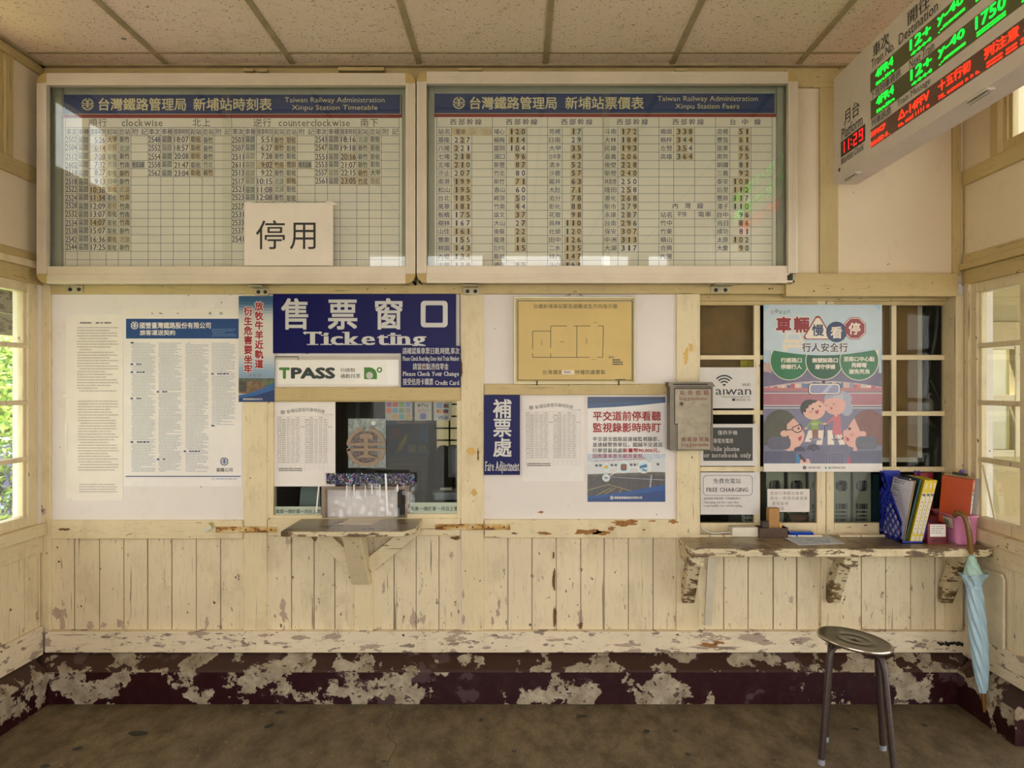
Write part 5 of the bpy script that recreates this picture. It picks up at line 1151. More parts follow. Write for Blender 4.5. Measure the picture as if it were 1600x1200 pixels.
MB().wbox(1376, 1382, 511, 520, .004, .005, pc('red_arrow', 'b85a55')).build('red_tag') if False else None
# ================================================================ rusty strips across the rails
rs, rn, rl, rb = base('rusty_strip'); MATS['rusty_strip'] = rs
q, _ = noise_of(rn, rl, 28, (.6, 1, 1.6), detail=6); rl.new(ramp(rn, rl, q, [(.38, lin('d2c49a')), (.5, lin('c79a4c')), (.62, lin('6b3c18'))]), rb.inputs['Base Color']); rb.inputs['Roughness'].default_value = .75
for p0, p1, q0, q1, lb in ((337, 431, 823.5, 832, 'rusty steel strip on the rail under the contract poster'), (680, 797, 819.5, 828, 'rusty steel strip on the rail under the fare adjustment sign')):
    o = MB().wbox(p0, p1, q0, q1, -.016, -.006, rs).build('steel_strip', loc=W((p0 + p1) / 2, q1, -.006), bevel=.0015)
    tag(o, lb, 'metal strip', 'rusty strips on the rail')
    for k in range(5):
        u = p0 + (p1 - p0) * (.08 + .21 * k); h = MB(); h.prism([W(u + 1.6 * math.cos(a * PI / 5), (q0 + q1) / 2 + 1.6 * math.sin(a * PI / 5), -.0165) for a in range(10)], (0, .002, 0), rust); h.build('screw_head', o)
mb = MB(); mb.prism([W(317, 829, -.012), W(329, 816, -.012), W(333, 824, -.012), W(322, 831, -.012)], (0, .001, 0), tape_white); mb.prism([W(325, 817, -.014), W(332, 816, -.014), W(332.5, 826, -.014)], (0, .001, 0), mat('torn_yellow', 'a9984e', .6))
tag(mb.build('torn_tape', loc=W(325, 831, -.012)), 'torn curl of tape on the rail below the contract poster', 'tape')

# ================================================================ ticket counter shelf
zc = .862; yb, yfz = -.008, -.335
o = thing('counter_shelf', 'worn dark wooden counter shelf on braces below the ticket window', 'shelf', (-.75, -.16, .56))
t = MB(); x0, x1 = -1.045, -.462
t.prism([(x0, yb, zc - .024), (x0, yfz + .005, zc - .024), (x0 + .03, yfz, zc - .024), (x1 - .045, yfz, zc - .024), (x1, yfz + .075, zc - .024), (x1, yb, zc - .024)], (0, 0, .024), counter_top, shelf_h); t.build('top', o, bevel=.004)
xc = XW(568)
c = MB(); c.prism([(xc - .048, -.26, zc - .026), (xc - .048, -.13, zc - .026), (xc - .048, -.008, .62), (xc - .048, -.008, .565), (xc - .048, -.05, .555)], (.085, 0, 0), cream_v); c.build('brace', o, bevel=.004)
for sx, xe in ((-1, XW(490)), (1, XW(652, -.05))):
    c = MB(); a0, b0 = Vector((xc + sx * .03, -.012, .64)), Vector((xe, -.012, zc - .03)); d = (b0 - a0).normalized(); nrm = Vector((-d.z, 0, d.x)) * .034
    c.prism([a0 - nrm, b0 - nrm, b0 + nrm, a0 + nrm], (0, -.042, 0), cream_h); c.build('brace', o, bevel=.003)
nb = MB(); nb.prism([(XW(552 + 2.5 * math.cos(a * PI / 5)), -.062, ZW(897 + 1.5 * math.sin(a * PI / 5))) for a in range(10)], (0, .01, 0), hole_m); nb.build('bolt', o); nb = MB(); nb.prism([(XW(571 + 2.5 * math.cos(a * PI / 5)), -.062, ZW(897 + 1.5 * math.sin(a * PI / 5))) for a in range(10)], (0, .01, 0), hole_m); nb.build('bolt', o)
hk = MB(); hk.tube([(XW(491, -.2), -.2, zc - .024), (XW(491, -.2), -.2, zc - .05), (XW(494, -.2), -.215, zc - .062)], [.018, .014, .006], mat('hook_brown', '7a6238', .6), 8); hk.build('peg', o)
tag(MB().prism([(XW(547, -.02), -.012, zc), (XW(533, -.12), -.16, zc), (XW(583, -.12), -.16, zc), (XW(597, -.02), -.012, zc)], (0, 0, .0012), paper_warm).build('paper_sheet', loc=(XW(565), -.1, zc)), 'blank cream paper lying on the ticket counter shelf', 'paper')
# plastic strip curtain with its glittering heading
o = thing('plastic_curtain', 'clear plastic fringe with glittering top edge hung over the ticket opening', 'curtain', W(578, 806, -.006))
rd = random.Random(3)
holo = []
for nm, cx_ in (('violet', '6a5cc0'), ('magenta', 'b04a90'), ('teal', '5aa09a'), ('silver', 'd0d2d6'), ('gold', 'c8b070'), ('dark', '3c3a4a'), ('green', '6aa87a'), ('blue', '4f6cc0')): holo.append(mat('foil_' + nm, cx_, .22, .25, var=.1))
vb = MB(); u = 512.; NR = 11
yv = lambda u: -.010 - .006 * math.sin(u * .45)
vb.prism([W(510, 740, -.006), W(648, 740, -.006), W(648, 756, -.006), W(510, 756, -.006)], (0, .001, 0), holo[5])
for k in range(1500):
    u, v = rd.uniform(510, 648), rd.uniform(740, 756.5); r_ = rd.uniform(.5, 1.5); a = rd.random() * PI; y = yv(u) + rd.uniform(-.004, .002); tl = rd.uniform(-.006, .006)
    vb.face([W(u + r_ * math.cos(a + t * PI / 2), v + r_ * math.sin(a + t * PI / 2), y + (tl if t in (0, 1) else -tl)) for t in range(4)], holo[rd.choice((0, 0, 7, 1, 2, 3, 3, 4, 5, 5, 6))])
vb.build('foil_heading', o)
fb = MB(); u = 508.
while u < 648:
    w = rd.uniform(4, 9); v1 = rd.uniform(803, 810) if u < 625 else rd.uniform(800, 807); yy = -.010 - rd.uniform(0, .012); n_ = 8; L = []; Rr = []
    for i in range(n_ + 1):
        v = 755 + (v1 - 755) * i / n_; sw_ = 1.2 * math.sin(i * .9 + u); y = yy - .006 * math.sin(i * .7 + u * 2); L.append(W(u + sw_, v, y)); Rr.append(W(u + w + sw_, v, y + rd.uniform(-.004, .004)))
    for i in range(n_): fb.face([L[i], Rr[i], Rr[i + 1], L[i + 1]], clear_plastic, True)
    u += w * .82
fb.build('fringe', o)
pst = mat('plastic_highlight', 'e8e5e2', .15)  # opaque pale faces paint the bright highlights on the plastic folds
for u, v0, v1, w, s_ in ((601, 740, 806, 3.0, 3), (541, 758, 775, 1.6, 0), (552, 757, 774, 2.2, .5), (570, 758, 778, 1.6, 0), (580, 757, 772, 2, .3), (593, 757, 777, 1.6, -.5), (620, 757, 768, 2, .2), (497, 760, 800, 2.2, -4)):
    fs = MB(); fs.face([W(u, v0, -.024), W(u + w, v0, -.024), W(u + w + s_, v1, -.026), W(u + s_, v1, -.026)], pst); fs.build('fold_highlight', o)
# railway emblem in wood, in a clear sleeve
o = thing('emblem_plaque', 'brown wooden round railway emblem on a clear sleeve stuck to the ticket glass', 'emblem', W(572, 727, .012))
wdm = mat('emblem_wood', '95806b', .6, var=.1, scale=40); slv = mat('sleeve_foil', '7d857e', .3, .2, var=.35, scale=50)
b = MB(); b.wbox(544, 603, 654, 731, .016, .018, slv); A = Art(b, wallfn(.016)); A.rect(551, 590, 674, 724, mat('emblem_back', '6f625c', .4, .3, var=.5, scale=90), 1)
b.build('sleeve', o)
e = MB(); y_e = .004; A = Art(e, wallfn(y_e)); A.emblem(572, 698, 31, wdm, 0)
nf = list(zip(e.f, list(e.m))); e2 = MB()
for f, _m in nf: e2.prism([e.v[i] for i in f], (0, .010, 0), wdm)
e2.build('emblem', o)
sc = MB(); sc.prism([W(583.5 + 3.6 * math.cos(a * PI / 9), 661 + 3.6 * math.sin(a * PI / 9), .012) for a in range(18)], (0, .006, 0), mat('suction_white', 'cfcabb', .3)); sc.build('suction_cup', o)
# destination strips and payment stickers on the inside of the glass
strip = mat('strip_green', 'b3bfa9', .5, var=.04)
for (p0, p1, q0, q1), lb in (((429.5, 501.5, 791.5, 806, ), 'pale green strip of brushed characters on ticket glass below the timetable sheet'), ((640, 716, 785, 804), 'pale green strip of brushed characters on ticket glass by the monitor')):
    mb = MB(); A = Art(mb, wallfn(.018)); mb.wbox(p0, p1, q0, q1, .018, .019, strip)
    for k, ch in enumerate('乘車一律於第一月台上車'): A.ch(ch, p0 + 4.5 + (p1 - p0 - 8) * k / 10, (q0 + q1) / 2 + .3, 7.4, ink, 2, .005, 6.6)
    tag(mb.build('lettered_strip', loc=W((p0 + p1) / 2, q1, .018)), lb, 'strip', 'lettered strips on the ticket glass')
gy = .029
stk = mat('sticker_grey', 'b5b0a4', .4, var=.03)
def sticker(nm, lb, p0, p1, q0, q1):
    mb = MB(); mb.wbox(p0, p1, q0, q1, .030, .0308, stk); return mb, Art(mb, wallfn(.030)), lambda: tag(mb.build(nm, loc=W((p0 + p1) / 2, q1, .030)), lb, 'sticker', 'payment stickers on the ticket glass')
mb, A, done = sticker('payment_sticker', 'sticker with a grid of coloured payment marks', 602, 644, 627, 657)
for k, cx_ in enumerate(('a04a86', 'c2402c', '6c9c3c', '6d86b8', 'd0602c', '4a9cc0', '6b8a62', '9a8f86', None, 'd08a2c', '4a9a9a', 'b8a030')):
    if cx_: u, v = 604 + 9.8 * (k % 4), 628.5 + 9.4 * (k // 4); A.rrect(u, u + 7.6, v, v + 7.2, 1, mat('mark_' + cx_, cx_, .4), 2)
done()
mb, A, done = sticker('payment_sticker', 'sticker with three phone payment words', 648, 674.5, 627, 657)
A.ell(654.5, 633.5, 2, 2.3, ink, 2, 12); A.text('Pay', 658.5, 670, 630, 637, ink, 2, .0); A.arc(655.5, 642, 1.6, 2.5, 20, 340, mat('mark_c2402c', 'c2402c'), 2, 10); A.text('Pay', 659, 670, 638.5, 645, ink_soft, 2, .0); A.rrect(656, 666, 645.5, 655, 3.5, mat('pay_blue', '4a4f9a', .4), 2)
done()
mb, A, done = sticker('payment_sticker', 'sticker with small coloured bank card marks above blue lettering', 677.5, 705.5, 627, 657)
A.rect(682, 691, 629.5, 637.5, mat('mark_6d86b8', '6d86b8'), 2); A.rect(693, 695.5, 631, 637, mat('card_blue', '2a4a8a'), 2); A.rect(695.7, 698.2, 631, 637, mat('card_red', 'a83030'), 2); A.rect(698.4, 701, 631, 637, mat('card_green', '3c7a3c'), 2)
A.ell(685, 642.5, 3, 3, MATS['card_red'], 2, 14); A.ell(688.6, 642.5, 3, 3, mat('card_orange', 'd08a2c'), 2.4, 14); A.rect(692.5, 700.5, 640, 645.5, MATS['card_blue'], 2); A.rect(692.8, 700.2, 643, 645.5, MATS['card_red'], 2.3)
A.text('VISA', 684.5, 700.5, 649.5, 655, mat('visa_blue', '2f4a86', .4), 2, .03)
done()

# ================================================================ inside the ticket office, seen through the glass
def inside(nm, lb, cat, parts, loc, group=None):
    mb = MB()
    for m_, a_ in parts: mb.wbox(*a_, m_)
    return tag(mb.build(nm, loc=loc, bevel=.003), lb, cat, group)
cab = mat('cabinet_olive', '6e6450', .6, var=.06); dkc = mat('equipment_black', '1f1f1e', .35); pale_b = mat('pale_blue_board', '9fb4b4', .5, var=.03)
o = thing('office_cabinet', 'tall olive cabinet inside the ticket office behind the glass', 'cabinet', (XW(615, .9), 1.0, 0))
MB().box(XW(520, .9), XW(669, .9), .9, 1.3, 0, 2.0, cab).build('body', o, bevel=.004)
d = MB(); d.wbox(612, 664, 722, 1000, .885, .9, mat('cabinet_door', '7c705a', .6)); d.wbox(617, 658, 728, 990, .88, .886, cab); d.build('door', o, bevel=.003)
mb = MB(); yq = .880; A = Art(mb, wallfn(yq)); mb.wbox(600, 671, 650, 713, yq, yq + .002, mat('office_poster_blue', '1f3550', .4))
A.rrect(620, 666, 651, 662, 3, mat('poster_tan', '9a7d62', .5), 1); A.text('提醒您', 622, 648, 654, 660, ink, 2, .02); A.poly([(635, 676), (636, 686), (628, 702), (618, 708), (626, 690)], mat('bolt_yellow', 'b5a02c', .5), 1); A.rect(612, 626, 669, 686, mat('office_poster_red', '6e2a2c', .5), 1); A.rect(655, 669, 664, 692, mat('office_poster_lblue', '2f5688', .5), 1)
for u in (638, 654): A.rect(u, u + 12, 695, 708, mat('poster_label', '8a7d6a', .6), 1)
tag(mb.build('office_poster', loc=W(636, 713, yq)), 'dark blue poster with a yellow bolt on the cabinet inside the office', 'poster')
inside('office_desk', 'desk inside the ticket office below the window', 'desk', ((mat('desk_grey', '5f5c55', .5), (425, 720, 812, 826, .14, .62)),), W(570, 826, .4))
dk_ = MB()
for x in (XW(440, .2), XW(700, .2)): MB().box(x - .03, x + .03, .15, .6, 0, ZW(826, .14), MATS['desk_grey']).build('leg', bpy.data.objects['office_desk'])
o = thing('monitor', 'black monitor at the right edge of the ticket window', 'monitor', W(722, 812, .4))
m_ = MB(); m_.wbox(700, 745, 696, 746, .38, .42, dkc); m_.wbox(705, 741, 700, 741, .378, .381, mat('screen_dark', '2b3033', .15)); m_.build('screen', o, bevel=.004)
m_ = MB(); m_.wbox(716, 724, 745, 800, .41, .43, dkc); m_.build('stand', o); ft = MB(); zt = ZW(812, .14); ft.box(XW(705, .4), XW(738, .4), .33, .5, zt, zt + .012, dkc); ft.build('base', o)
o = thing('ticket_printer', 'dark low ticket machine beside the monitor', 'machine', W(695, 812, .28)); zt = ZW(812, .14)
m_ = MB(); m_.box(XW(676, .25), XW(735, .25), .2, .32, zt, ZW(768, .2), dkc); m_.wbox(679, 714, 770, 781, .199, .201, mat('paper_blue_grey', '9aa6b5', .4)); m_.build('body', o, bevel=.004)
m_ = MB(); m_.wbox(688, 706, 763, 767, .25, .3, mat('slot_white', 'd9d9d6', .3)); m_.build('tray', o)
# arched backrest of a chair
o = thing('office_chair', 'grey rounded chair back inside the ticket office', 'chair', W(685, 900, 1.38)); gb_ = mat('chair_grey', '54534a', .6, var=.05); yc_ = 1.38
pts = [W(676, 860, yc_)] + [W(692 - 16 * math.cos(R(a)), 718 - 22 * math.sin(R(a)), yc_) for a in range(0, 181, 15)] + [W(708, 860, yc_)]
MB().prism(pts, (0, .05, 0), gb_).build('backrest', o, bevel=.006); sb_ = MB(); sb_.box(XW(672, yc_), XW(712, yc_), 1.40, 1.70, .44, .50, gb_); sb_.build('seat', o, bevel=.01); sp_ = MB(); sp_.tube([(XW(692, yc_), 1.55, .02), (XW(692, yc_), 1.55, .45)], .03, dkc); sp_.lathe([(.22, 0), (.22, .02), (.05, .06), (0, .06)], dkc, 5, Matrix.Translation((XW(692, yc_), 1.55, 0))); sp_.build('base', o)
mb = MB(); zt = ZW(812, .14); mb.prism([W(466, 812, .14), W(470, 761, .2), W(500, 758, .2), W(501, 812, .14)], (0, .004, 0), pale_b)
tag(mb.build('leaning_board', loc=W(484, 812, .14)), 'pale blue board leaning inside the ticket glass below the timetable sheet', 'board')
mb = MB(); mb.wbox(510, 621, 765, 808, .056, .064, mat('hatch_board_white', 'd9d4d0', .5, var=.04)); mb.wbox(512, 619, 776, 806, .053, .056, mat('hatch_board_low', 'e0dcd8', .5)); tag(mb.build('hatch_board', loc=W(565, 808, .06)), 'white board closing the hatch behind the plastic fringe', 'board')
mb = MB(); mb.wbox(541, 586, 612, 800, .66, .68, mat('locker_grey', '5d5f58', .5)); mb.wbox(556, 562, 612, 800, .65, .66, mat('locker_edge', '86857a', .5)); mb.box(XW(541, .66), XW(586, .66), .66, .86, 0, ZW(800, .66), MATS['locker_grey']); tag(mb.build('locker', loc=(XW(562, .5), .6, 0)), 'grey locker behind the railway emblem', 'locker')
# behind the paned window
ply = mat('plywood', '8a6a3a', .6, var=.16, scale=12); ply2 = mat('cupboard_wood', '94713c', .55, var=.14, scale=7)
mb = MB(); mb.wbox(1090, 1182, 468, 600, .135, .15, ply); tag(mb.build('plywood_panel', loc=W(1136, 600, .08)), 'brown plywood panel closing the upper pane above the wifi sheet', 'panel')
o = thing('wall_cupboard', 'tan wooden cupboard with white edge behind the panes beside the poster', 'cupboard', W(1412, 724, .3))
mb = MB(); mb.wbox(1376, 1438, 455, 716, .20, .22, ply2); mb.build('panel', o); mb = MB(); mb.wbox(1434, 1441, 455, 722, .192, .22, mat('cupboard_edge', 'd8d0bd', .5)); mb.wbox(1376, 1441, 715, 722, .192, .22, MATS['cupboard_edge']); mb.build('edging', o); mb = MB(); mb.wbox(1376, 1440, 455, 722, .22, .45, ply2); mb.build('body', o)
mb = MB(); mb.box(XW(1090, .3), XR - .01, .14, .62, .70, .745, mat('office_shelf', '5c5346', .6)); 
for x in (XW(1100, .3), 1.4, 2.05): mb.box(x - .02, x + .02, .15, .6, 0, .70, MATS['office_shelf'])
tag(mb.build('office_bench', loc=(1.4, .35, 0)), 'low bench inside the office carrying the grey file boxes', 'bench')
# grey file boxes
fbm = mat('file_box_grey', '9a9f8c', .45, var=.04)
fbx = []
def filebox(px, lb):
    yk = .20; x0, x1 = XW(px, yk), XW(px + 30.5, yk); z0, z1 = .745, ZW(738, yk)
    o = thing('file_box', lb, 'file box', ((x0 + x1) / 2, yk + .12, z0), 'grey file boxes behind the lower panes')
    b = MB(); w = x1 - x0 - .003; x1 = x0 + w; t = .003; H = z1 - z0
    sx = lambda f: x0 + w * f; sz = lambda f: z0 + H * f
    # front face with oblong hand hole and slots, built as strips around the openings
    hs = [(.10, .62), (.70, .90)]
    def fr(a0, a1, b0, b1): b.box(sx(a0), sx(a1), yk, yk + t, sz(b0), sz(b1), fbm)
    fr(0, .2, 0, 1); fr(.8, 1, 0, 1); fr(.2, .8, 0, .10); zc_ = .10
    for k in range(5):
        a = .10 + k * .062; fr(.2, .8, a + .034, a + .062)
    a = .10 + 5 * .062; fr(.2, .8, a + .085, .70); fr(.2, .8, .87, 1)
    for cx_, sgn in ((.2, 1), (.8, -1)):
        for k in range(5): fr(min(cx_, cx_ + sgn * .02 * (5 - k)), max(cx_, cx_ + sgn * .02 * (5 - k)), .70 + .008 * k, .70 + .008 * (k + 1)); fr(min(cx_, cx_ + sgn * .02 * (5 - k)), max(cx_, cx_ + sgn * .02 * (5 - k)), .87 - .008 * (k + 1), .87 - .008 * k)
    b.box(x0, x0 + t, yk, yk + .24, z0, z1, fbm); b.box(x1 - t, x1, yk, yk + .24, z0, z1, fbm); b.box(x0, x1, yk, yk + .24, z0, z0 + t, fbm); b.box(x0, x1, yk + .237, yk + .24, z0, z1, fbm)
    b.build('box_body', o)
    p_ = MB(); r_ = random.Random(int(px))
    for k in range(6): a = x0 + .008 + (w - .016) * k / 6; p_.box(a, a + (w - .016) / 6 * .8, yk + .02, yk + .22, z0 + t, z0 + H * r_.uniform(.8, .94), mat('file_paper_%d' % (k % 3), ('6d6a66', '3f4448', '8b867c')[k % 3], .7))
    p_.build('papers', o)
for px, lb in ((1158, 'grey file box mostly hidden at the edge of the paned window stile'), (1196, 'grey file box behind the pencil note, next to the stile'), (1230, 'grey file box behind the pencil note with brown bundle in front'), (1263.5, 'grey file box half hidden by the sash stiles'), (1300, 'grey file box with hand hole just past the sash stiles'), (1332, 'grey file box between sash stile and blue magazine file')): filebox(px, lb)
o = MB(); rd = random.Random(2)
for k in range(5): o.wbox(1233 + k * .6, 1263 - k, 804 + k * 2.4, 806.2 + k * 2.4, 0.165, .19, mat('bundle_brown', '6b5340', .7, var=.2, scale=30))
tag(o.build('paper_bundle', loc=W(1248, 818, .13)), 'brown bundle lying before the file boxes', 'bundle')
for k, (px, cx_) in enumerate(((1366, '20444a'), (1371, '2b4f55'))):
    mb = MB(); mb.box(XW(px - 3, .2), XW(px + 1.5, .2), .19, .42, .745, ZW(742, .16), mat('binder_teal_' + cx_, cx_, .5)); tag(mb.build('teal_binder', loc=(XW(px, .16), .25, .745)), ('dark teal binder next to the last grey file box', 'dark teal binder behind the blue magazine file')[k], 'binder', 'teal binders on the office bench')
# hose, cables and soap bottle in the dark corner
o = thing('hanging_hose', 'black hose and cables hanging in the dark corner behind the panes', 'hose', W(1462, 740, .3)); hs_ = mat('hose_black', '26241f', .4)
def wl(pts, y): return [W(a, b, y) for a, b in pts]
h = MB(); h.tube(wl([(1466, 474), (1464, 510), (1458, 545), (1450, 575), (1444, 620)], .2), .018, hs_); h.build('hose', o)
h = MB(); h.tube(wl([(1443, 640), (1448, 655), (1458, 666), (1468, 672), (1477, 670), (1478, 650)], .22), .012, hs_); h.tube(wl([(1462, 735), (1463, 705), (1467, 690), (1474, 678)], .24), .02, mat('hose_grey', '4a4842', .5)); h.build('flexible_pipe', o)
h = MB(); h.tube(wl([(1447, 474), (1442, 500), (1444, 560), (1443, 600)], .23), .004, hs_); h.tube(wl([(1456, 474), (1450, 510), (1446, 545)], .23), .004, hs_); h.tube(wl([(1452, 590), (1462, 610), (1477, 640)], .21), .005, MATS['hose_grey']); h.build('cable', o)
o = thing('soap_bottle', 'pale pump bottle behind the panes near the corner jamb', 'bottle', W(1451, 650, .3)); sbm = mat('soap_bottle', 'a9a694', .3)
p = W(1451, 642, .3); h = MB(); h.lathe([(0, 0), (.026, 0), (.028, .01), (.028, .05), (.012, .062), (.012, .066), (0, .066)], sbm, 16, Matrix.Translation(p)); h.build('body', o); h = MB(); h.lathe([(.006, .066), (.006, .085), (.014, .085), (.014, .094), (0, .094)], sbm, 12, Matrix.Translation(p)); h.tube([p + Vector((0, 0, .09)), p + Vector((-.03, 0, .09))], .004, sbm); h.build('pump', o)
h = MB(); h.wbox(1441, 1480, 642, 646, .24, .40, MATS['office_shelf']); h.box(XW(1478, .4), XR, .24, .4, ZW(646, .24), ZW(642, .24), MATS['office_shelf']); tag(h.build('corner_ledge', loc=W(1460, 646, .3)), 'dark narrow ledge carrying the pump bottle', 'ledge')
h = MB(); A = Art(h, wallfn(.30)); 
for k in range(5): h.wbox(1441, 1452, 512 + k * 6.5, 516 + k * 6.5, .41, .42, mat('louvre_grey', '8a8d90', .5))
tag(h.build('louvre_panel', loc=W(1446, 545, .41)), 'grey slatted panel in the dark corner behind the panes', 'panel')
h = MB(); h.wbox(1157, 1181, 563, 575, .12, .13, mat('snack_yellow', 'b6a51c', .3, var=.25, scale=50)); tag(h.build('snack_packet', loc=W(1169, 575, .125)), 'yellow packet peeping over the wifi sheet', 'packet')
# ================================================================ the long shelf and what lies on it
ZS, YS = .770, -.252
o = thing('wall_shelf', 'long flaking cream shelf on brackets under the paned window', 'shelf', (1.45, -.12, .60))
s = MB(); sx0, sx1 = .772, XR - .015
s.prism([(sx0, .086, ZS - .040), (sx0, YS, ZS - .040), (sx1, YS, ZS - .040), (sx1, .086, ZS - .040)], (0, 0, .040), shelf_top, shelf_h)
s.build('top', o, bevel=.006)
for k, xb in enumerate((XW(1072) + .005, XW(1299), 2.05)):
    w = .033
    a = MB(); a.box(xb - w, xb + w, YS + .03 + .02 * (k == 0), -.004, ZS - .095, ZS - .040, shelf_h); a.build('bracket_arm', o, bevel=.006)
    b = MB(); w -= .004
    b.prism([(xb - w, YS + .09, ZS - .095), (xb - w, YS + .17, ZS - .095), (xb - w, -.004, .545), (xb - w, -.004, .475), (xb - w, -.03, .46)], (2 * w, 0, 0), shelf_h); b.build('bracket_brace', o, bevel=.005)
mb = MB(); p = [Vector((XW(1104), -.016, .352)), Vector((XW(1110, -.10), -.11, ZS - .042))]; ax = Vector((.017, 0, 0))
mb.prism([p[0] - ax, p[0] + ax, p[1] + ax, p[1] - ax], (0, -.014, .003), mat('batten_cream', 'd2c8ae', .6))
tag(mb.build('batten', loc=p[0], bevel=.002), 'thin cream batten leaning under the shelf beside its first bracket', 'batten')
def on(px, py): 
    d = (EYE - ZS) * F / (py - CY); return Vector(((px - CX) * d / F, d - D, ZS))
# charger box and cable
o = thing('charger_box', 'flat cream plastic box with a white cable at the end of the shelf', 'box', W(1163, 838.5, .03) * 1)
o.location = (XW(1163, .03), .045, ZS); cbm = mat('plastic_cream', 'e0d9c4', .35)
MB().box(XW(1143.5, .02), XW(1184, .02), .012, .08, ZS, ZS + .046, cbm).build('box_body', o, bevel=.004)
c = MB(); cp = [(1095, 823, .075), (1100, 828, .06), (1108, 832, .055), (1118, 834, .055), (1128, 832.5, .05), (1143.5, 832, .045)]
c.tube([W(*q) for q in cp], .0045, mat('cable_white', 'd9d6cf', .4), 8); c.build('cable', o)
# stamp tray
o = thing('stamp_tray', 'dark brown wooden tray holding rubber stamps, on the shelf', 'tray', (XW(1208), .01, ZS)); tm = mat('tray_wood', '4d3522', .5, var=.15, scale=40)
x0, x1, y0_, y1_ = XW(1187, -.01), XW(1231.5, -.01), -.012, .07; t = MB(); h_ = .047
t.box(x0, x1, y0_, y0_ + .005, ZS, ZS + h_, tm); t.box(x0, x1, y1_ - .005, y1_, ZS, ZS + h_, tm); t.box(x0, x0 + .005, y0_, y1_, ZS, ZS + h_, tm); t.box(x1 - .005, x1, y0_, y1_, ZS, ZS + h_, tm); t.box(x0, x1, y0_, y1_, ZS, ZS + .004, tm)
t.build('tray_body', o, bevel=.0015)
def stamp(lb, x0, x1, y0, y1, z1, m, cat='stamp'):
    return tag(MB().box(x0, x1, y0, y1, ZS + .004, z1, m).build('rubber_stamp', loc=((x0 + x1) / 2, (y0 + y1) / 2, ZS + .004), bevel=.003), lb, cat, 'stamps in the tray')
stamp('tall tan wooden stamp block standing in the tray', XW(1199.5, .03), XW(1216.5, .03), .012, .055, ZW(794, .02), mat('stamp_wood', 'a8793c', .45, var=.1, scale=30))
stamp('short dark stamp block in the tray', XW(1186.8, .03) + .008, XW(1200.5, .03) - .003, .008, .05, ZW(814, .02), mat('stamp_dark', '3a2c20', .4))
tip = MB(); tp_ = W(1219, 823, .015); tip.lathe([(0, -.03), (.008, -.03), (.008, .0), (.012, .006), (.012, .016), (.006, .022), (0, .023)], mat('stamp_knob', 'c79a5e', .4), 14, Matrix.Translation(tp_)); tag(tip.build('rubber_stamp', loc=tp_), 'small stamp with rounded pale knob in the tray', 'stamp', 'stamps in the tray')
# sheet with blue stamp prints, ink pad
mb = MB(); q = [on(1222, 838.5), on(1293, 836), on(1320, 849.5), on(1248, 852)]; mb.prism(q, (0, 0, .0012), mat('sheet_pale', 'd3d8dc', .7)); rd = random.Random(6); bl = mat('stamp_blue', '6ba3cf', .6); A = Art(mb, lambda u, v, d: q[0] + (q[1] - q[0]) * u + (q[3] - q[0]) * v + Vector((0, 0, .0012 + d)))
for k in range(60):
    u, v = rd.uniform(.05, .92), rd.uniform(.1, .92); A.poly([(u + rd.uniform(-.05, .05), v + rd.uniform(-.05, .05)) for _ in range(4)], bl, 1 + k * .02)
tag(mb.build('stamped_sheet', loc=q[0]), 'pale sheet covered in blue stamp marks on the shelf', 'paper')
o = thing('ink_pad', 'bright blue plastic ink pad case lying on the stamped sheet', 'ink pad', on(1252, 839.5) + Vector((0, 0, .0016)))
ip = MB(); a_, b_ = on(1233, 839), on(1271.5, 838.3); zz = ZS + .002; ib = mat('ink_pad_blue', '0f46b4', .25)
ip.prism([(a_.x, a_.y, zz), (b_.x, a_.y, zz), (b_.x, a_.y + .05, zz), (a_.x, a_.y + .05, zz)], (0, 0, .011), ib); ip.build('base', o, bevel=.004)
ip = MB(); ip.prism([(a_.x + .004, a_.y + .003, zz + .011), (b_.x - .003, a_.y + .003, zz + .011), (b_.x - .003, a_.y + .047, zz + .011), (a_.x + .004, a_.y + .047, zz + .011)], (0, 0, .010), ib); ip.build('lid', o, bevel=.004)
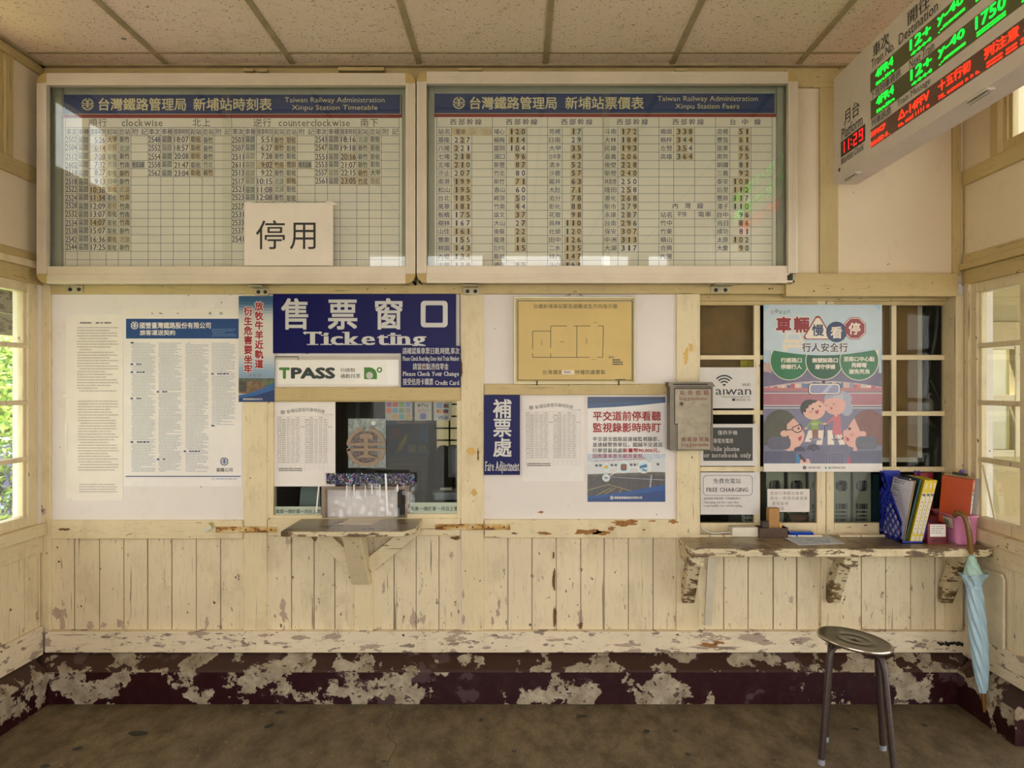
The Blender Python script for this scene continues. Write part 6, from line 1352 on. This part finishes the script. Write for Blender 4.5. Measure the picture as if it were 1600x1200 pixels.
# blue lattice magazine file
mf = mat('file_blue', '1024a0', .35, var=.04); X0 = 1.778; YB_, YFr = .078, -.140; w_ = .100
o = thing('magazine_file', 'bright blue lattice magazine file on the shelf', 'magazine file', (X0 + w_ / 2, -.03, ZS))
ztb, ztf = ZS + .315, ZS + .092
def sideface(x):
    pts = [(x, YB_, ZS), (x, YFr, ZS), (x, YFr, ztf), (x, YB_ - .035, ztb), (x, YB_, ztb)]
    b = MB(); t = .003
    def bar(y0, z0, y1, z1, w): 
        dy, dz = y1 - y0, z1 - z0; L = math.hypot(dy, dz); ny, nz = -dz / L * w / 2, dy / L * w / 2
        b.prism([(x, y0 + ny, z0 + nz), (x, y1 + ny, z1 + nz), (x, y1 - ny, z1 - nz), (x, y0 - ny, z0 - nz)], (t, 0, 0), mf)
    b.box(x, x + t, YB_ - .022, YB_, ZS, ztb, mf); b.box(x, x + t, YFr, YB_, ZS, ZS + .018, mf); bar(YFr + .008, ZS, YFr + .008, ztf, .016); bar(YFr + .006, ztf - .004, YB_ - .03, ztb - .004, .026); b.prism([(x, YB_, ztb), (x, YB_ - .06, ztb - .085), (x, YB_, ztb - .085)], (t, 0, 0), mf)
    # lattice, cut to the sloping outline
    def zmax(y): return min(ztb, ztf + (y - YFr) / (YB_ - .035 - YFr) * (ztb - ztf))
    for s_ in (1, -1):
        for k in range(-7, 9):
            seg_ = []; c0 = k * .046
            for i in range(41):
                y = YFr + (YB_ - YFr) * i / 40; z = ZS + c0 + (s_ * .9) * (y - (YFr + YB_) / 2) + .09
                ok = ZS + .005 < z < zmax(y) - .004
                if ok: seg_.append((y, z))
            if len(seg_) > 2: bar(*seg_[0], *seg_[-1], .010)
    return b
sideface(X0).build('side_panel', o); rp = sideface(X0 + w_ - .003)
for v in rp.v: v.x += (v.z - ZS) * .235          # the far side is pushed outwards by the leaning binders
rp.build('side_panel', o)
b = MB(); b.box(X0, X0 + w_, YB_ - .003, YB_, ZS, ztb, mf); b.build('back_panel', o); b = MB(); b.box(X0, X0 + w_, YFr, YB_, ZS, ZS + .003, mf); b.build('bottom', o); b = MB(); b.box(X0, X0 + w_, YFr, YFr + .003, ZS, ZS + .010, mf); b.build('front_lip', o)
def lean(base, rz, ry, rx=0.): return Matrix.Translation(Vector(base)) @ Matrix.Rotation(R(rz), 4, 'Z') @ Matrix.Rotation(R(ry), 4, 'Y') @ Matrix.Rotation(R(rx), 4, 'X')
# clipboard with a form
o = thing('clipboard', 'clipboard with a printed form standing in the blue magazine file', 'clipboard', (X0 + .03, -.10, ZS + .004))
tbm = mat('clipboard_tan', '9c7c4c', .5)
q0_, q1_, q2_, q3_ = None, W(1411.5, 845, -.126), W(1430, 751, -.126), W(1396, 743, .06)
q0_ = q1_ + q3_ - q2_
cn = (q1_ - q0_).cross(q3_ - q0_).normalized(); cn = cn if cn.x > 0 else -cn
MB().prism([q0_, q1_, q2_, q3_], cn * .004, tbm).build('board', o)
fp = lambda u, v, d: q3_ + (q2_ - q3_) * u + (q0_ - q3_) * v + (q1_ - q0_ - q2_ + q3_) * u * v - cn * (.0006 + d)
b = MB(); A = Art(b, fp); A.rect(.02, .97, .02, .98, mat('form_paper', 'dcdae0', .7), 0); A.greek(.08, .6, .05, .13, .035, ink_soft, 1, .5, 3, .3, (.05, .2), .03)
for k in range(24): A.rect(.06, .93, .17 + .032 * k, .173 + .032 * k, ink_soft, 1); A.rect(.08, .15 + .12 * ((k * 7) % 3), .15 + .032 * k, .163 + .032 * k, ink_soft, 1)
b.build('form', o)
b = MB(); A = Art(b, fp); c0_, c1_ = fp(.3, .0, .003), fp(.75, .0, .003); b.tube([c0_, c0_ + Vector((0, 0, .012)), c1_ + Vector((0, 0, .012)), c1_], .0025, dkc, 6); b.prism([fp(.25, .03, .002), fp(.8, .03, .002), fp(.8, -.015, .004), fp(.25, -.015, .004)], cn * .006, chrome); b.build('clip', o)
# binders leaning in and beside the file
def binder(lb, base_, rz, ry, col, wd=.028, dp=.215, ht=.30, spine=True, group='ring binders on the shelf', tabc=None, labm=None):
    o = thing('ring_binder', lb, 'binder', base_, group); mx = lean(base_, rz, ry); m_ = mat('binder_' + col, col, .4, var=.04)
    b = MB(); b.box(0, wd, 0, dp, 0, ht, m_, mx); b.build('cover', o, bevel=.002)
    if spine:
        b = MB(); A = Art(b, lambda u, v, d: mx @ Vector((u * wd, -.0002 - d, v * ht))); lm = labm or mat('spine_label', 'd8cfb8', .6)
        A.rect(.14, .90, .14, .80, lm, 1); A.rect(.2, .5, .03, .11, lm, 1); A.rect(.58, .84, .03, .11, lm, 1); A.rect(.25, .8, .84, .97, mat('spine_tab_' + (tabc or 'd6b32c'), tabc or 'd6b32c', .5), 1); A.rect(.38, .66, .86, .95, lm, 2)
        A.rect(.2, .84, .745, .785, ink_gray, 2)
        rr = random.Random(lb)
        for k in range(8): A.rect(.40, .62, .22 + .06 * k, .225 + .06 * k + rr.uniform(.006, .022), ink_soft, 2)
        A.rect(.2, .45, .15, .165, ink_gray, 2)
        b.build('spine_label', o)
    b = MB(); b.box(.004, wd - .004, .01, dp + .0006, .004, ht - .004, mat('binder_pages', 'd8d3c6', .8), mx); b.build('pages', o)
    return o
x_ = X0
binder('dark green folder squeezed between the clipboard and the yellow binders', (x_ + .028, -.112, ZS + .004), -10, 13, '1f4a46', .010, .215, .30, False)
binder('yellow ring binder nearest the clipboard in the blue magazine file', (x_ + .040, -.134, ZS + .004), -9, 13, 'd3bb0c', .021)
binder('yellow ring binder in the middle, between two other folders', (x_ + .062, -.134, ZS + .004), -9, 13, 'd0b70a', .018)
binder('yellow ring binder nearest the maroon box', (x_ + .081, -.134, ZS + .004), -9, 13, 'cdb40f', .016)
binder('dark red folder standing behind the yellow binders', (x_ + .150, .045, ZS + .002), -80, 0, '8c1c2c', .012, .10, .305, False)
# maroon pencil box with paper label
mm = mat('maroon_plastic', '7a1c2c', .4); o = thing('pencil_box', 'small maroon plastic box with a white label in front of the binders', 'box', (XW(1464, -.15), -.11, ZS))
x0, x1 = XW(1449.5, -.150), XW(1480, -.150); b = MB(); b.box(x0, x1, -.150, -.146, ZS, ZS + .094, mm); b.box(x0, x1, -.084, -.08, ZS, ZS + .094, mm); b.box(x0, x0 + .004, -.15, -.08, ZS, ZS + .094, mm); b.box(x1 - .004, x1, -.15, -.08, ZS, ZS + .094, mm); b.box(x0, x1, -.15, -.08, ZS, ZS + .004, mm); b.build('box_body', o, bevel=.0015)
b = MB(); A = Art(b, wallfn(-.1502)); A.rect(1453, 1477.5, 819.5, 838.5, paper, 1); A.greek(1455, 1475, 822, 836, 3.4, ink_soft, 2, .3, 3, .3, (3, 8), 1); b.build('paper_label', o)
b = MB(); A = Art(b, wallfn(-.1502))
for k in range(9): A.line(1455 + 2.4 * k, 847, 1458.5 + 2.4 * k, 841, 1, hole_m, 1)
b.build('slots', o)
# dark red mesh pen cup behind
o = tag(MB().lathe([(.028, 0), (.034, .12), (.032, .12), (.026, .004), (0, .004)], mat('wire_red', '5c1620', .4), 18, Matrix.Translation((1.955, -.055, ZS))).build('pen_cup', loc=(1.955, -.055, ZS)), 'dark red cup behind the maroon box', 'cup')
# pink basket
pm = mat('pink_plastic', 'e793bd', .35, var=.03); o = thing('pink_basket', 'pink plastic basket holding binders at the end of the shelf', 'basket', (2.06, -.07, ZS))
def rr_ring(x0, x1, y0, y1, r_, z, n=5):
    out = []
    for cx_, cy_, a in ((x1 - r_, y0 + r_, -90), (x1 - r_, y1 - r_, 0), (x0 + r_, y1 - r_, 90), (x0 + r_, y0 + r_, 180)):
        for i in range(n + 1): t = R(a + 90 * i / n); out.append(Vector((cx_ + r_ * math.cos(t), cy_ + r_ * math.sin(t), z)))
    return out
bx0, bx1, by0, by1 = 2.008, 2.114, -.182, .03
rings = [rr_ring(bx0 + .014, bx1 - .006, by0 + .012, by1 - .01, .018, ZS), rr_ring(bx0 + .008, bx1 - .003, by0 + .006, by1 - .005, .02, ZS + .012), rr_ring(bx0, bx1, by0, by1, .022, ZS + .132), rr_ring(bx0 - .007, bx1 + .004, by0 - .007, by1 + .005, .026, ZS + .134), rr_ring(bx0 - .007, bx1 + .004, by0 - .007, by1 + .005, .026, ZS + .128), rr_ring(bx0 + .003, bx1 - .003, by0 + .003, by1 - .003, .02, ZS + .128), rr_ring(bx0 + .016, bx1 - .009, by0 + .015, by1 - .013, .016, ZS + .006)]
b = MB(); nn = len(rings[0])
b.add([v for r_ in rings for v in r_], [(i * nn + k, i * nn + (k + 1) % nn, (i + 1) * nn + (k + 1) % nn, (i + 1) * nn + k) for i in range(len(rings) - 1) for k in range(nn)], pm, True)
b.face(rings[0][::-1], pm); b.face(rings[-1], pm); b.build('basket_body', o)
b = MB(); A = Art(b, lambda u, v, d: Vector((bx0 + .012 - (v - ZS) * .09 - .0012 - d, u, v)), down=False)
A.rect(-.15, -.06, ZS + .07, ZS + .118, mat('price_label', 'd8d2b8', .5), 1); A.rect(-.15, -.095, ZS + .055, ZS + .068, mat('label_pink', 'c2407f', .5), 1); A.rect(-.12, -.075, ZS + .082, ZS + .106, mat('label_print', '9a957c', .6), 2); b.build('price_label', o)
b = MB(); A = Art(b, lambda u, v, d: Vector((bx0 + .012 - (v - ZS) * .09 - .0012 - d, u, v)), down=False)
for u in (-.145, -.115): 
    for v in (.022, .042): A.ell(u, ZS + v, .006, .006, mat('hole_shade', '4a1a34', .8), 1, 12)
b.build('drain_holes', o)
binder('orange ring binder standing in the pink basket', (2.088, -.150, ZS + .008), 38, 14, 'b8470f', .018, .20, .29, True, 'ring binders on the shelf', 'd2541c', mat('spine_white', 'd5d0c6', .5)) if False else None
# orange binder faces the hall with its cover
mo = mat('binder_orange', 'b4440e', .45, var=.06); o = thing('ring_binder', 'orange ring binder standing in the pink basket', 'binder', (2.07, -.10, ZS + .008), 'ring binders on the shelf')
a0, a1 = W(1463, 838, -.055), W(1511, 842, -.145); b0, b1 = W(1472, 742.5, -.055), W(1521, 750, -.145); a0.z = a1.z = ZS + .008
nrm = (a1 - a0).cross(b0 - a0).normalized(); nrm = nrm if nrm.y > 0 else -nrm; th = nrm * .026
b = MB(); b.prism([a0, a1, b1, b0], th, mo); b.build('cover', o, bevel=.002)
b = MB(); d1 = (a1 - a0).normalized(); A = Art(b, lambda u, v, d: a1 + (b1 - a1) * v + th * u + d1 * (.0004 + d), down=False)
lw = mat('spine_white', 'd5d0c6', .5); A.rect(.08, .92, .06, .80, lw, 1); A.rect(.1, .9, .84, .98, mat('tab_orange', 'd9541a', .5), 1); A.rect(.35, .65, .86, .95, lw, 2); A.rect(.15, .85, .745, .78, ink_gray, 2)
for k in range(7): A.rect(.4, .65, .2 + .075 * k, .24 + .075 * k, ink_soft, 2)
b.build('spine_label', o)
b = MB(); c0 = a0 + (a1 - a0) * .8 + (b0 - a0) * .36; b.prism([c0 + d1 * .003 * math.cos(a * PI / 6) + (b0 - a0).normalized() * .003 * math.sin(a * PI / 6) - nrm * .0006 for a in range(12)], nrm * .0004, hole_m); b.build('ring_hole', o)
def slab(nm, lb, cat, off, m_, shrink=.0, up=0., thick=.004, px=0):
    o = thing(nm, lb, cat, a0 + nrm * off, None); q = [p + nrm * off + Vector((px, 0, 0)) for p in (a0, a1, b1 + (b1 - a1) * up, b0 + (b0 - a0) * up)]
    MB().prism(q, nrm * thick, m_).build('board', o, bevel=.001); return o, q
o, q = slab('clipboard', 'brown clipboard with a dark clip behind the orange binder', 'clipboard', .034, tbm, up=.035)
b = MB(); c_ = q[3] + (q[2] - q[3]) * .5; t_ = (q[2] - q[3]).normalized(); b.prism([c_ - t_ * .03 - nrm * .008, c_ + t_ * .03 - nrm * .008, c_ + t_ * .03 - nrm * .008 + Vector((0, 0, .012)), c_ - t_ * .03 - nrm * .008 + Vector((0, 0, .012))], nrm * .014, dkc); b.build('clip', o)
b = MB(); b.lathe([(0, -.006), (.012, -.003), (.014, .004), (.008, .010), (0, .011)], mat('putty_violet', '6d5a94', .5), 10, Matrix.Translation(c_ + Vector((.012, 0, .016)))); b.build('violet_tag', o)
o, q = slab('ring_binder', 'grey ring binder with white spine behind the orange binder', 'binder', .050, mat('binder_grey', 'a9a5a0', .5), up=.012, thick=.028, px=.016)
o['group'] = 'ring binders on the shelf'
b = MB(); A = Art(b, lambda u, v, d: q[1] + (q[2] - q[1]) * v + nrm * .028 * u + d1 * (.0004 + d), down=False); A.rect(.1, .9, .05, .95, lw, 1)
for k in range(9): A.rect(.4, .65, .2 + .07 * k, .225 + .07 * k, ink_soft, 2)
b.build('spine_label', o)
# stick leaning in the side window
mb = MB(); mb.tube([(2.152, -.236, .897), (2.158, -.135, 1.135)], .006, mat('stick_cream', 'cbbd98', .6), 4, smooth=False); tag(mb.build('wooden_stick', loc=(2.152, -.236, .892)), 'thin pale stick leaning in the side window behind the pink basket', 'stick')

# ================================================================ folded umbrella hung on the shelf edge
o = thing('umbrella', 'pale blue rolled umbrella with curved wooden handle hung from the shelf edge', 'umbrella', (2.03, -.30, .09))
wood = mat('handle_wood', '76531f', .35, var=.08, scale=20); fab = mat('umbrella_blue', 'a9c4cf', .5, var=.05); fab2 = mat('umbrella_green', 'a8c9bd', .5, var=.05)
top, bot = Vector((1.972, -.272, .72)), Vector((2.056, -.30, .10)); ax = (bot - top).normalized()
h = MB(); hp = [W(1492, 806, -.20), W(1494, 802.5, -.22), W(1500, 801.5, -.24), W(1507, 806, -.255), W(1511.5, 818, -.265), W(1515, 838, -.270), W(1517, 858, -.272), W(1517.5, 866, -.273)]
h.tube(hp, [.011, .0125, .0125, .0125, .0125, .0125, .0125, .008], wood, 12); h.build('handle', o)
s0 = hp[-1]; tipP = Vector(W(1536, 1082, -.30)); ax = (tipP - s0).normalized(); L = (tipP - s0).length
e1 = ax.cross(Vector((0, 1, 0))).normalized(); e2 = ax.cross(e1)
def pleat(t0, t1, rad, m, n=64, tw=2.4, name='canopy', amp=.30, lobes=8, steps=36):
    b = MB(); vs = []; fs = []
    for i in range(steps + 1):
        t = t0 + (t1 - t0) * i / steps; c = s0 + ax * L * t; r_ = rad(t)
        for k in range(n):
            a = 2 * PI * k / n; q = ((a * lobes / (2 * PI) + t * tw * lobes / 2) % 1.0); rr = r_ * (1 - amp + amp * 1.6 * q if q < .85 else 1 + amp * .36 - amp * 9.0 * (q - .85) * .0 - amp * (q - .85) / .15 * 1.36)
            vs.append(c + (e1 * math.cos(a) + e2 * math.sin(a)) * rr)
    for i in range(steps):
        for k in range(n): fs.append((i * n + k, i * n + (k + 1) % n, (i + 1) * n + (k + 1) % n, (i + 1) * n + k))
    b.add(vs, fs, m, True); return b.build(name, o)
interp = lambda t, pts: next(r0 + (r1 - r0) * (t - a) / (b - a) for (a, r0), (b, r1) in zip(pts, pts[1:]) if a <= t <= b + 1e-6)
pleat(0.14, 1.0, lambda t: interp(t, [(.14, .058), (.19, .040), (.24, .030), (.30, .034), (.45, .036), (.62, .037), (.8, .032), (.93, .024), (1.0, .016)]), fab, tw=1.5)
pleat(0.01, .2, lambda t: interp(t, [(0, .012), (.01, .013), (.06, .022), (.12, .036), (.16, .047), (.2, .030)]), fab2, tw=3.0, name='canopy_lining', amp=.12, steps=14)
b = MB(); b.tube([s0 + ax * L * .225, s0 + ax * L * .245], .034, fab, 20); b.build('strap', o)
b = MB(); b.tube([s0 + ax * L * .99, s0 + ax * (L + .035), s0 + ax * (L + .085)], [.009, .0085, .006], wood, 10); b.build('ferrule', o)

# ================================================================ stool
o = thing('stool', 'round metal-topped stool with bare dark tube legs on the concrete floor', 'stool', (1.36, -.60, 0))
sm = mat('stool_steel', '3f3a29', .16, .85, var=.01, scale=3); rim = mat('stool_rim', 'b9b0a0', .22, .95, var=.05); lm = mat('stool_leg', '3b2c26', .4, .1, var=.15, scale=50); cap_ = mat('stool_foot', '8f9299', .6)
sc_ = Vector((1.357, -.605, .478)); mx = Matrix.Translation(sc_) @ Matrix.Rotation(R(7.5), 4, 'Y') @ Matrix.Rotation(R(1.0), 4, 'X')
b = MB(); b.lathe([(0, .0008), (.006, .0008), (.009, .0), (.060, .0002), (.063, .0009), (.066, .0003), (.100, .0008), (.134, .0026)], sm, 56, mx); b.lathe([(0, -.008), (.134, -.012)], sm, 56, mx); b.build('seat', o)
b = MB(); b.lathe([(.134, .003), (.139, .005), (.1435, .002), (.145, -.004), (.1435, -.010), (.138, -.0125), (.134, -.012)], rim, 56, mx); b.build('seat_rim', o)
feet = [(1.199, -.662), (1.448, -.748), (1.503, -.539), (1.297, -.459)]
for fx, fy in feet:
    d = Vector((fx - sc_.x, fy - sc_.y, 0)).normalized(); topz = (mx @ Vector((d.x * .10, d.y * .10, -.012))).z - .012
    a = sc_ + d * .05; a.z = topz; f_ = Vector((fx, fy, 0.0)); kn = Vector((sc_.x, sc_.y, 0)) + d * (.128); kn.z = topz - .055; m1 = Vector((sc_.x, sc_.y, 0)) + d * .098; m1.z = topz - .003; m2 = Vector((sc_.x, sc_.y, 0)) + d * .119; m2.z = topz - .022
    dn = (f_ - kn).normalized()
    leg = MB(); leg.tube([a, Vector((m1.x, m1.y, m1.z)) - d * .02, m1, m2, kn, f_ - dn * .018], .0128, lm, 14); lo = leg.build('leg', o)
    ft = MB(); ft.tube([f_ - dn * .022, Vector((f_.x, f_.y, .001))], .0138, cap_, 14); ft.build('rubber_foot', lo)
# ================================================================ outside the windows
gm = [mat('leaf_' + c, c, .6, var=.15, scale=3) for c in ('8fb04a', 'b9c861', '5f8436', 'd2d67e')]; tw_ = mat('twig', '5b4a36', .8)
fl_p = mat('flower_violet', '8f84c8', .6); fl_r = mat('flower_red', 'd8574a', .6)
def shrub(nm, lb, c, r_, n_, seed, group, size=.06, flower=None, mats=gm):
    rd = random.Random(seed); o = thing(nm, lb, 'shrub' if nm == 'shrub' else 'tree', (c[0], c[1], -.14), group)
    f = MB()
    cl = [(rd.uniform(-.7, .7), rd.uniform(-.7, .7), rd.uniform(-.6, .8)) for _ in range(14)]
    for k in range(n_):
        q = rd.choice(cl); p = Vector((c[0] + (q[0] + rd.gauss(0, .22)) * r_[0], c[1] + (q[1] + rd.gauss(0, .22)) * r_[1], max(-.1, c[2] + (q[2] + rd.gauss(0, .22)) * r_[2])))
        a = Vector((rd.gauss(0, 1), rd.gauss(0, 1), rd.gauss(0, .6))).normalized(); b = a.cross(Vector((rd.gauss(0, 1), rd.gauss(0, 1), rd.gauss(0, 1)))).normalized(); s_ = size * rd.uniform(.6, 1.3)
        m_ = flower if flower and rd.random() < .22 else rd.choice(mats)
        f.face([p - a * s_, p + b * s_ * .45, p + a * s_, p - b * s_ * .45], m_)
    f.build('foliage', o)
    t = MB()
    for q in cl[:6]: t.tube([(c[0], c[1], -.15), (c[0] + q[0] * r_[0] * .5, c[1] + q[1] * r_[1] * .5, c[2] * .6), (c[0] + q[0] * r_[0], c[1] + q[1] * r_[1], c[2] + q[2] * r_[2])], [.03, .02, .008], tw_, 6)
    t.build('stems', o)
shrub('shrub', 'sunlit shrub outside the garden window, filling its upper panes', (-6.7, 6.6, 1.5), (.8, .8, .85), 3600, 1, 'shrubs outside the garden window')
shrub('shrub', 'taller sunlit shrub behind the others outside the garden window', (-9.4, 10.5, 2.2), (1.4, 1.4, 1.4), 3600, 2, 'shrubs outside the garden window', .11)
shrub('shrub', 'violet-flowered shrub low outside the garden window', (-4.15, 2.45, .66), (.34, .36, .38), 2400, 3, 'shrubs outside the garden window', .035, fl_p, gm[1:3] + [mat('leaf_grey', '7f8f86', .6)])
shrub('shrub', 'pale green ground shrub at the foot of the garden window', (-3.3, 1.15, .30), (.3, .4, .30), 1800, 4, 'shrubs outside the garden window', .05, None, [gm[1], gm[3]])
shrub('shrub', 'shrub with red flowers beyond the scooter', (-8.9, 6.9, .6), (.5, .5, .5), 1500, 5, 'shrubs outside the garden window', .06, fl_r)
# parked scooter
o = thing('scooter', 'parked white and blue scooter outside the garden window', 'scooter', (-5.25, 4.1, -.16)); sw_ = mat('scooter_white', 'd9dce0', .3); sb = mat('scooter_blue', '4a5aa0', .3); bl_ = mat('tyre', '1c1c1c', .8)
for nm, yy in (('wheel', 3.5), ('wheel', 4.7)):
    b = MB(); mxw = Matrix.Translation((-5.25, yy, .10)) @ Matrix.Rotation(R(90), 4, 'Y'); b.lathe([(.14, -.04), (.24, -.05), (.26, 0), (.24, .05), (.14, .04), (.14, -.04)], bl_, 28, mxw); b.lathe([(0, -.02), (.14, -.03)], chrome, 20, mxw); b.lathe([(0, .02), (.14, .03)], chrome, 20, mxw); b.build(nm, o)
b = MB(); b.prism([(-5.40, 3.20, .45), (-5.40, 3.90, .42), (-5.40, 3.95, .18), (-5.40, 4.40, .16), (-5.40, 4.65, .75), (-5.40, 4.50, .8), (-5.40, 4.28, .32), (-5.40, 4.00, .34), (-5.40, 3.95, .58), (-5.40, 3.15, .62)], (.3, 0, 0), sw_); b.build('body', o, bevel=.03)
b = MB(); b.prism([(-5.38, 3.20, .62), (-5.38, 4.00, .58), (-5.38, 3.98, .68), (-5.38, 3.25, .72)], (.26, 0, 0), sb); b.build('seat', o, bevel=.03)
b = MB(); b.tube([(-5.25, 4.55, .8), (-5.25, 4.48, .92)], .03, bl_); b.tube([(-5.25, 4.40, .95), (-5.25, 4.48, .92), (-4.95, 4.40, .95)], .018, bl_); b.build('handlebar', o)
b = MB(); b.box(-5.30, -5.18, 3.12, 3.18, .48, .56, mat('tail_lamp', 'c41e1e', .3)); b.build('tail_light', o, bevel=.01)
# weathered eaves on the garden side
em = paint_mat('eaves_wood', 'b8a684', under='8c7a5c', wood='5f4a30', axis='x', peel=.55, woodthr=.7, dirt=.5)
b = MB()
for k in range(5): b.prism([(-3.0 - .0 * k, -1.5, 1.80 + .13 * k), (-3.0, 4.5, 1.80 + .13 * k), (-3.0, 4.5, 1.925 + .13 * k), (-3.0, -1.5, 1.925 + .13 * k)], (-.03, 0, 0), em)
b.prism([(-2.41, -4.7, 2.62), (-3.05, -4.7, 2.45), (-3.05, 4.5, 2.45), (-2.41, 4.5, 2.62)], (0, 0, .03), em)
ev = struct(b.build('eaves_boards'), 'weathered board eaves outside the garden window', 'eaves')
b = MB()
for yy in (-.5, .35, 1.2, 2.1): b.box(-3.0, -2.94, yy, yy + .07, 1.8, 2.46, em)
b.build('rafter', ev)
# annex wall seen through the side window by the umbrella
b = MB(); aw = plaster_mat('annex_plaster', 'bba878', .3)
b.box(2.42, 5.2, 1.2, 1.3, -.2, 1.05, aw); b.box(2.42, 5.2, 1.2, 1.3, 1.78, 3.0, aw); b.box(2.42, 2.72, 1.2, 1.3, 1.05, 1.78, aw); b.box(3.6, 5.2, 1.2, 1.3, 1.05, 1.78, aw)
an = struct(b.build('wall_annex'), 'yellow-cream annex wall outside the corner window', 'wall')
b = MB(); b.box(2.42, 5.2, 1.17, 1.2, 1.78, 1.91, khaki_h); b.build('beam', an, bevel=.004)
wx = wwin('window_8', 'cream framed window in the annex wall')
b = MB()
for x in (2.72, 3.16, 3.56): b.box(x, x + .045, 1.18, 1.24, 1.05, 1.78, cream_v)
for z in (1.05, 1.40, 1.735): b.box(2.72, 3.605, 1.185, 1.24, z, z + .045, cream_h)
b.build('frame', wx, bevel=.003); b = MB(); b.box(2.74, 3.58, 1.225, 1.23, 1.08, 1.75, glass); b.build('glass_panes', wx)
b = MB(); b.box(2.74, 3.58, 1.5, 1.52, .9, 1.9, mat('annex_curtain', 'b9b187', .8)); b.build('curtain', wx)
# unseen canopy added to keep sky light off the corner window and doorway
cp = MB(); cp.prism([(XR + .125, -4.6, 2.50), (5.6, -4.6, 2.25), (5.6, 1.19, 2.25), (XR + .125, 1.19, 2.50)], (0, 0, .05), tin)
for k in range(9): cp.prism([(XR + .125, -4.5 + .7 * k, 2.44), (5.6, -4.5 + .7 * k, 2.19), (5.6, -4.44 + .7 * k, 2.19), (XR + .125, -4.44 + .7 * k, 2.44)], (0, 0, .06), em)
struct(cp.build('shading_canopy'), 'wooden platform canopy outside the umbrella corner', 'canopy')
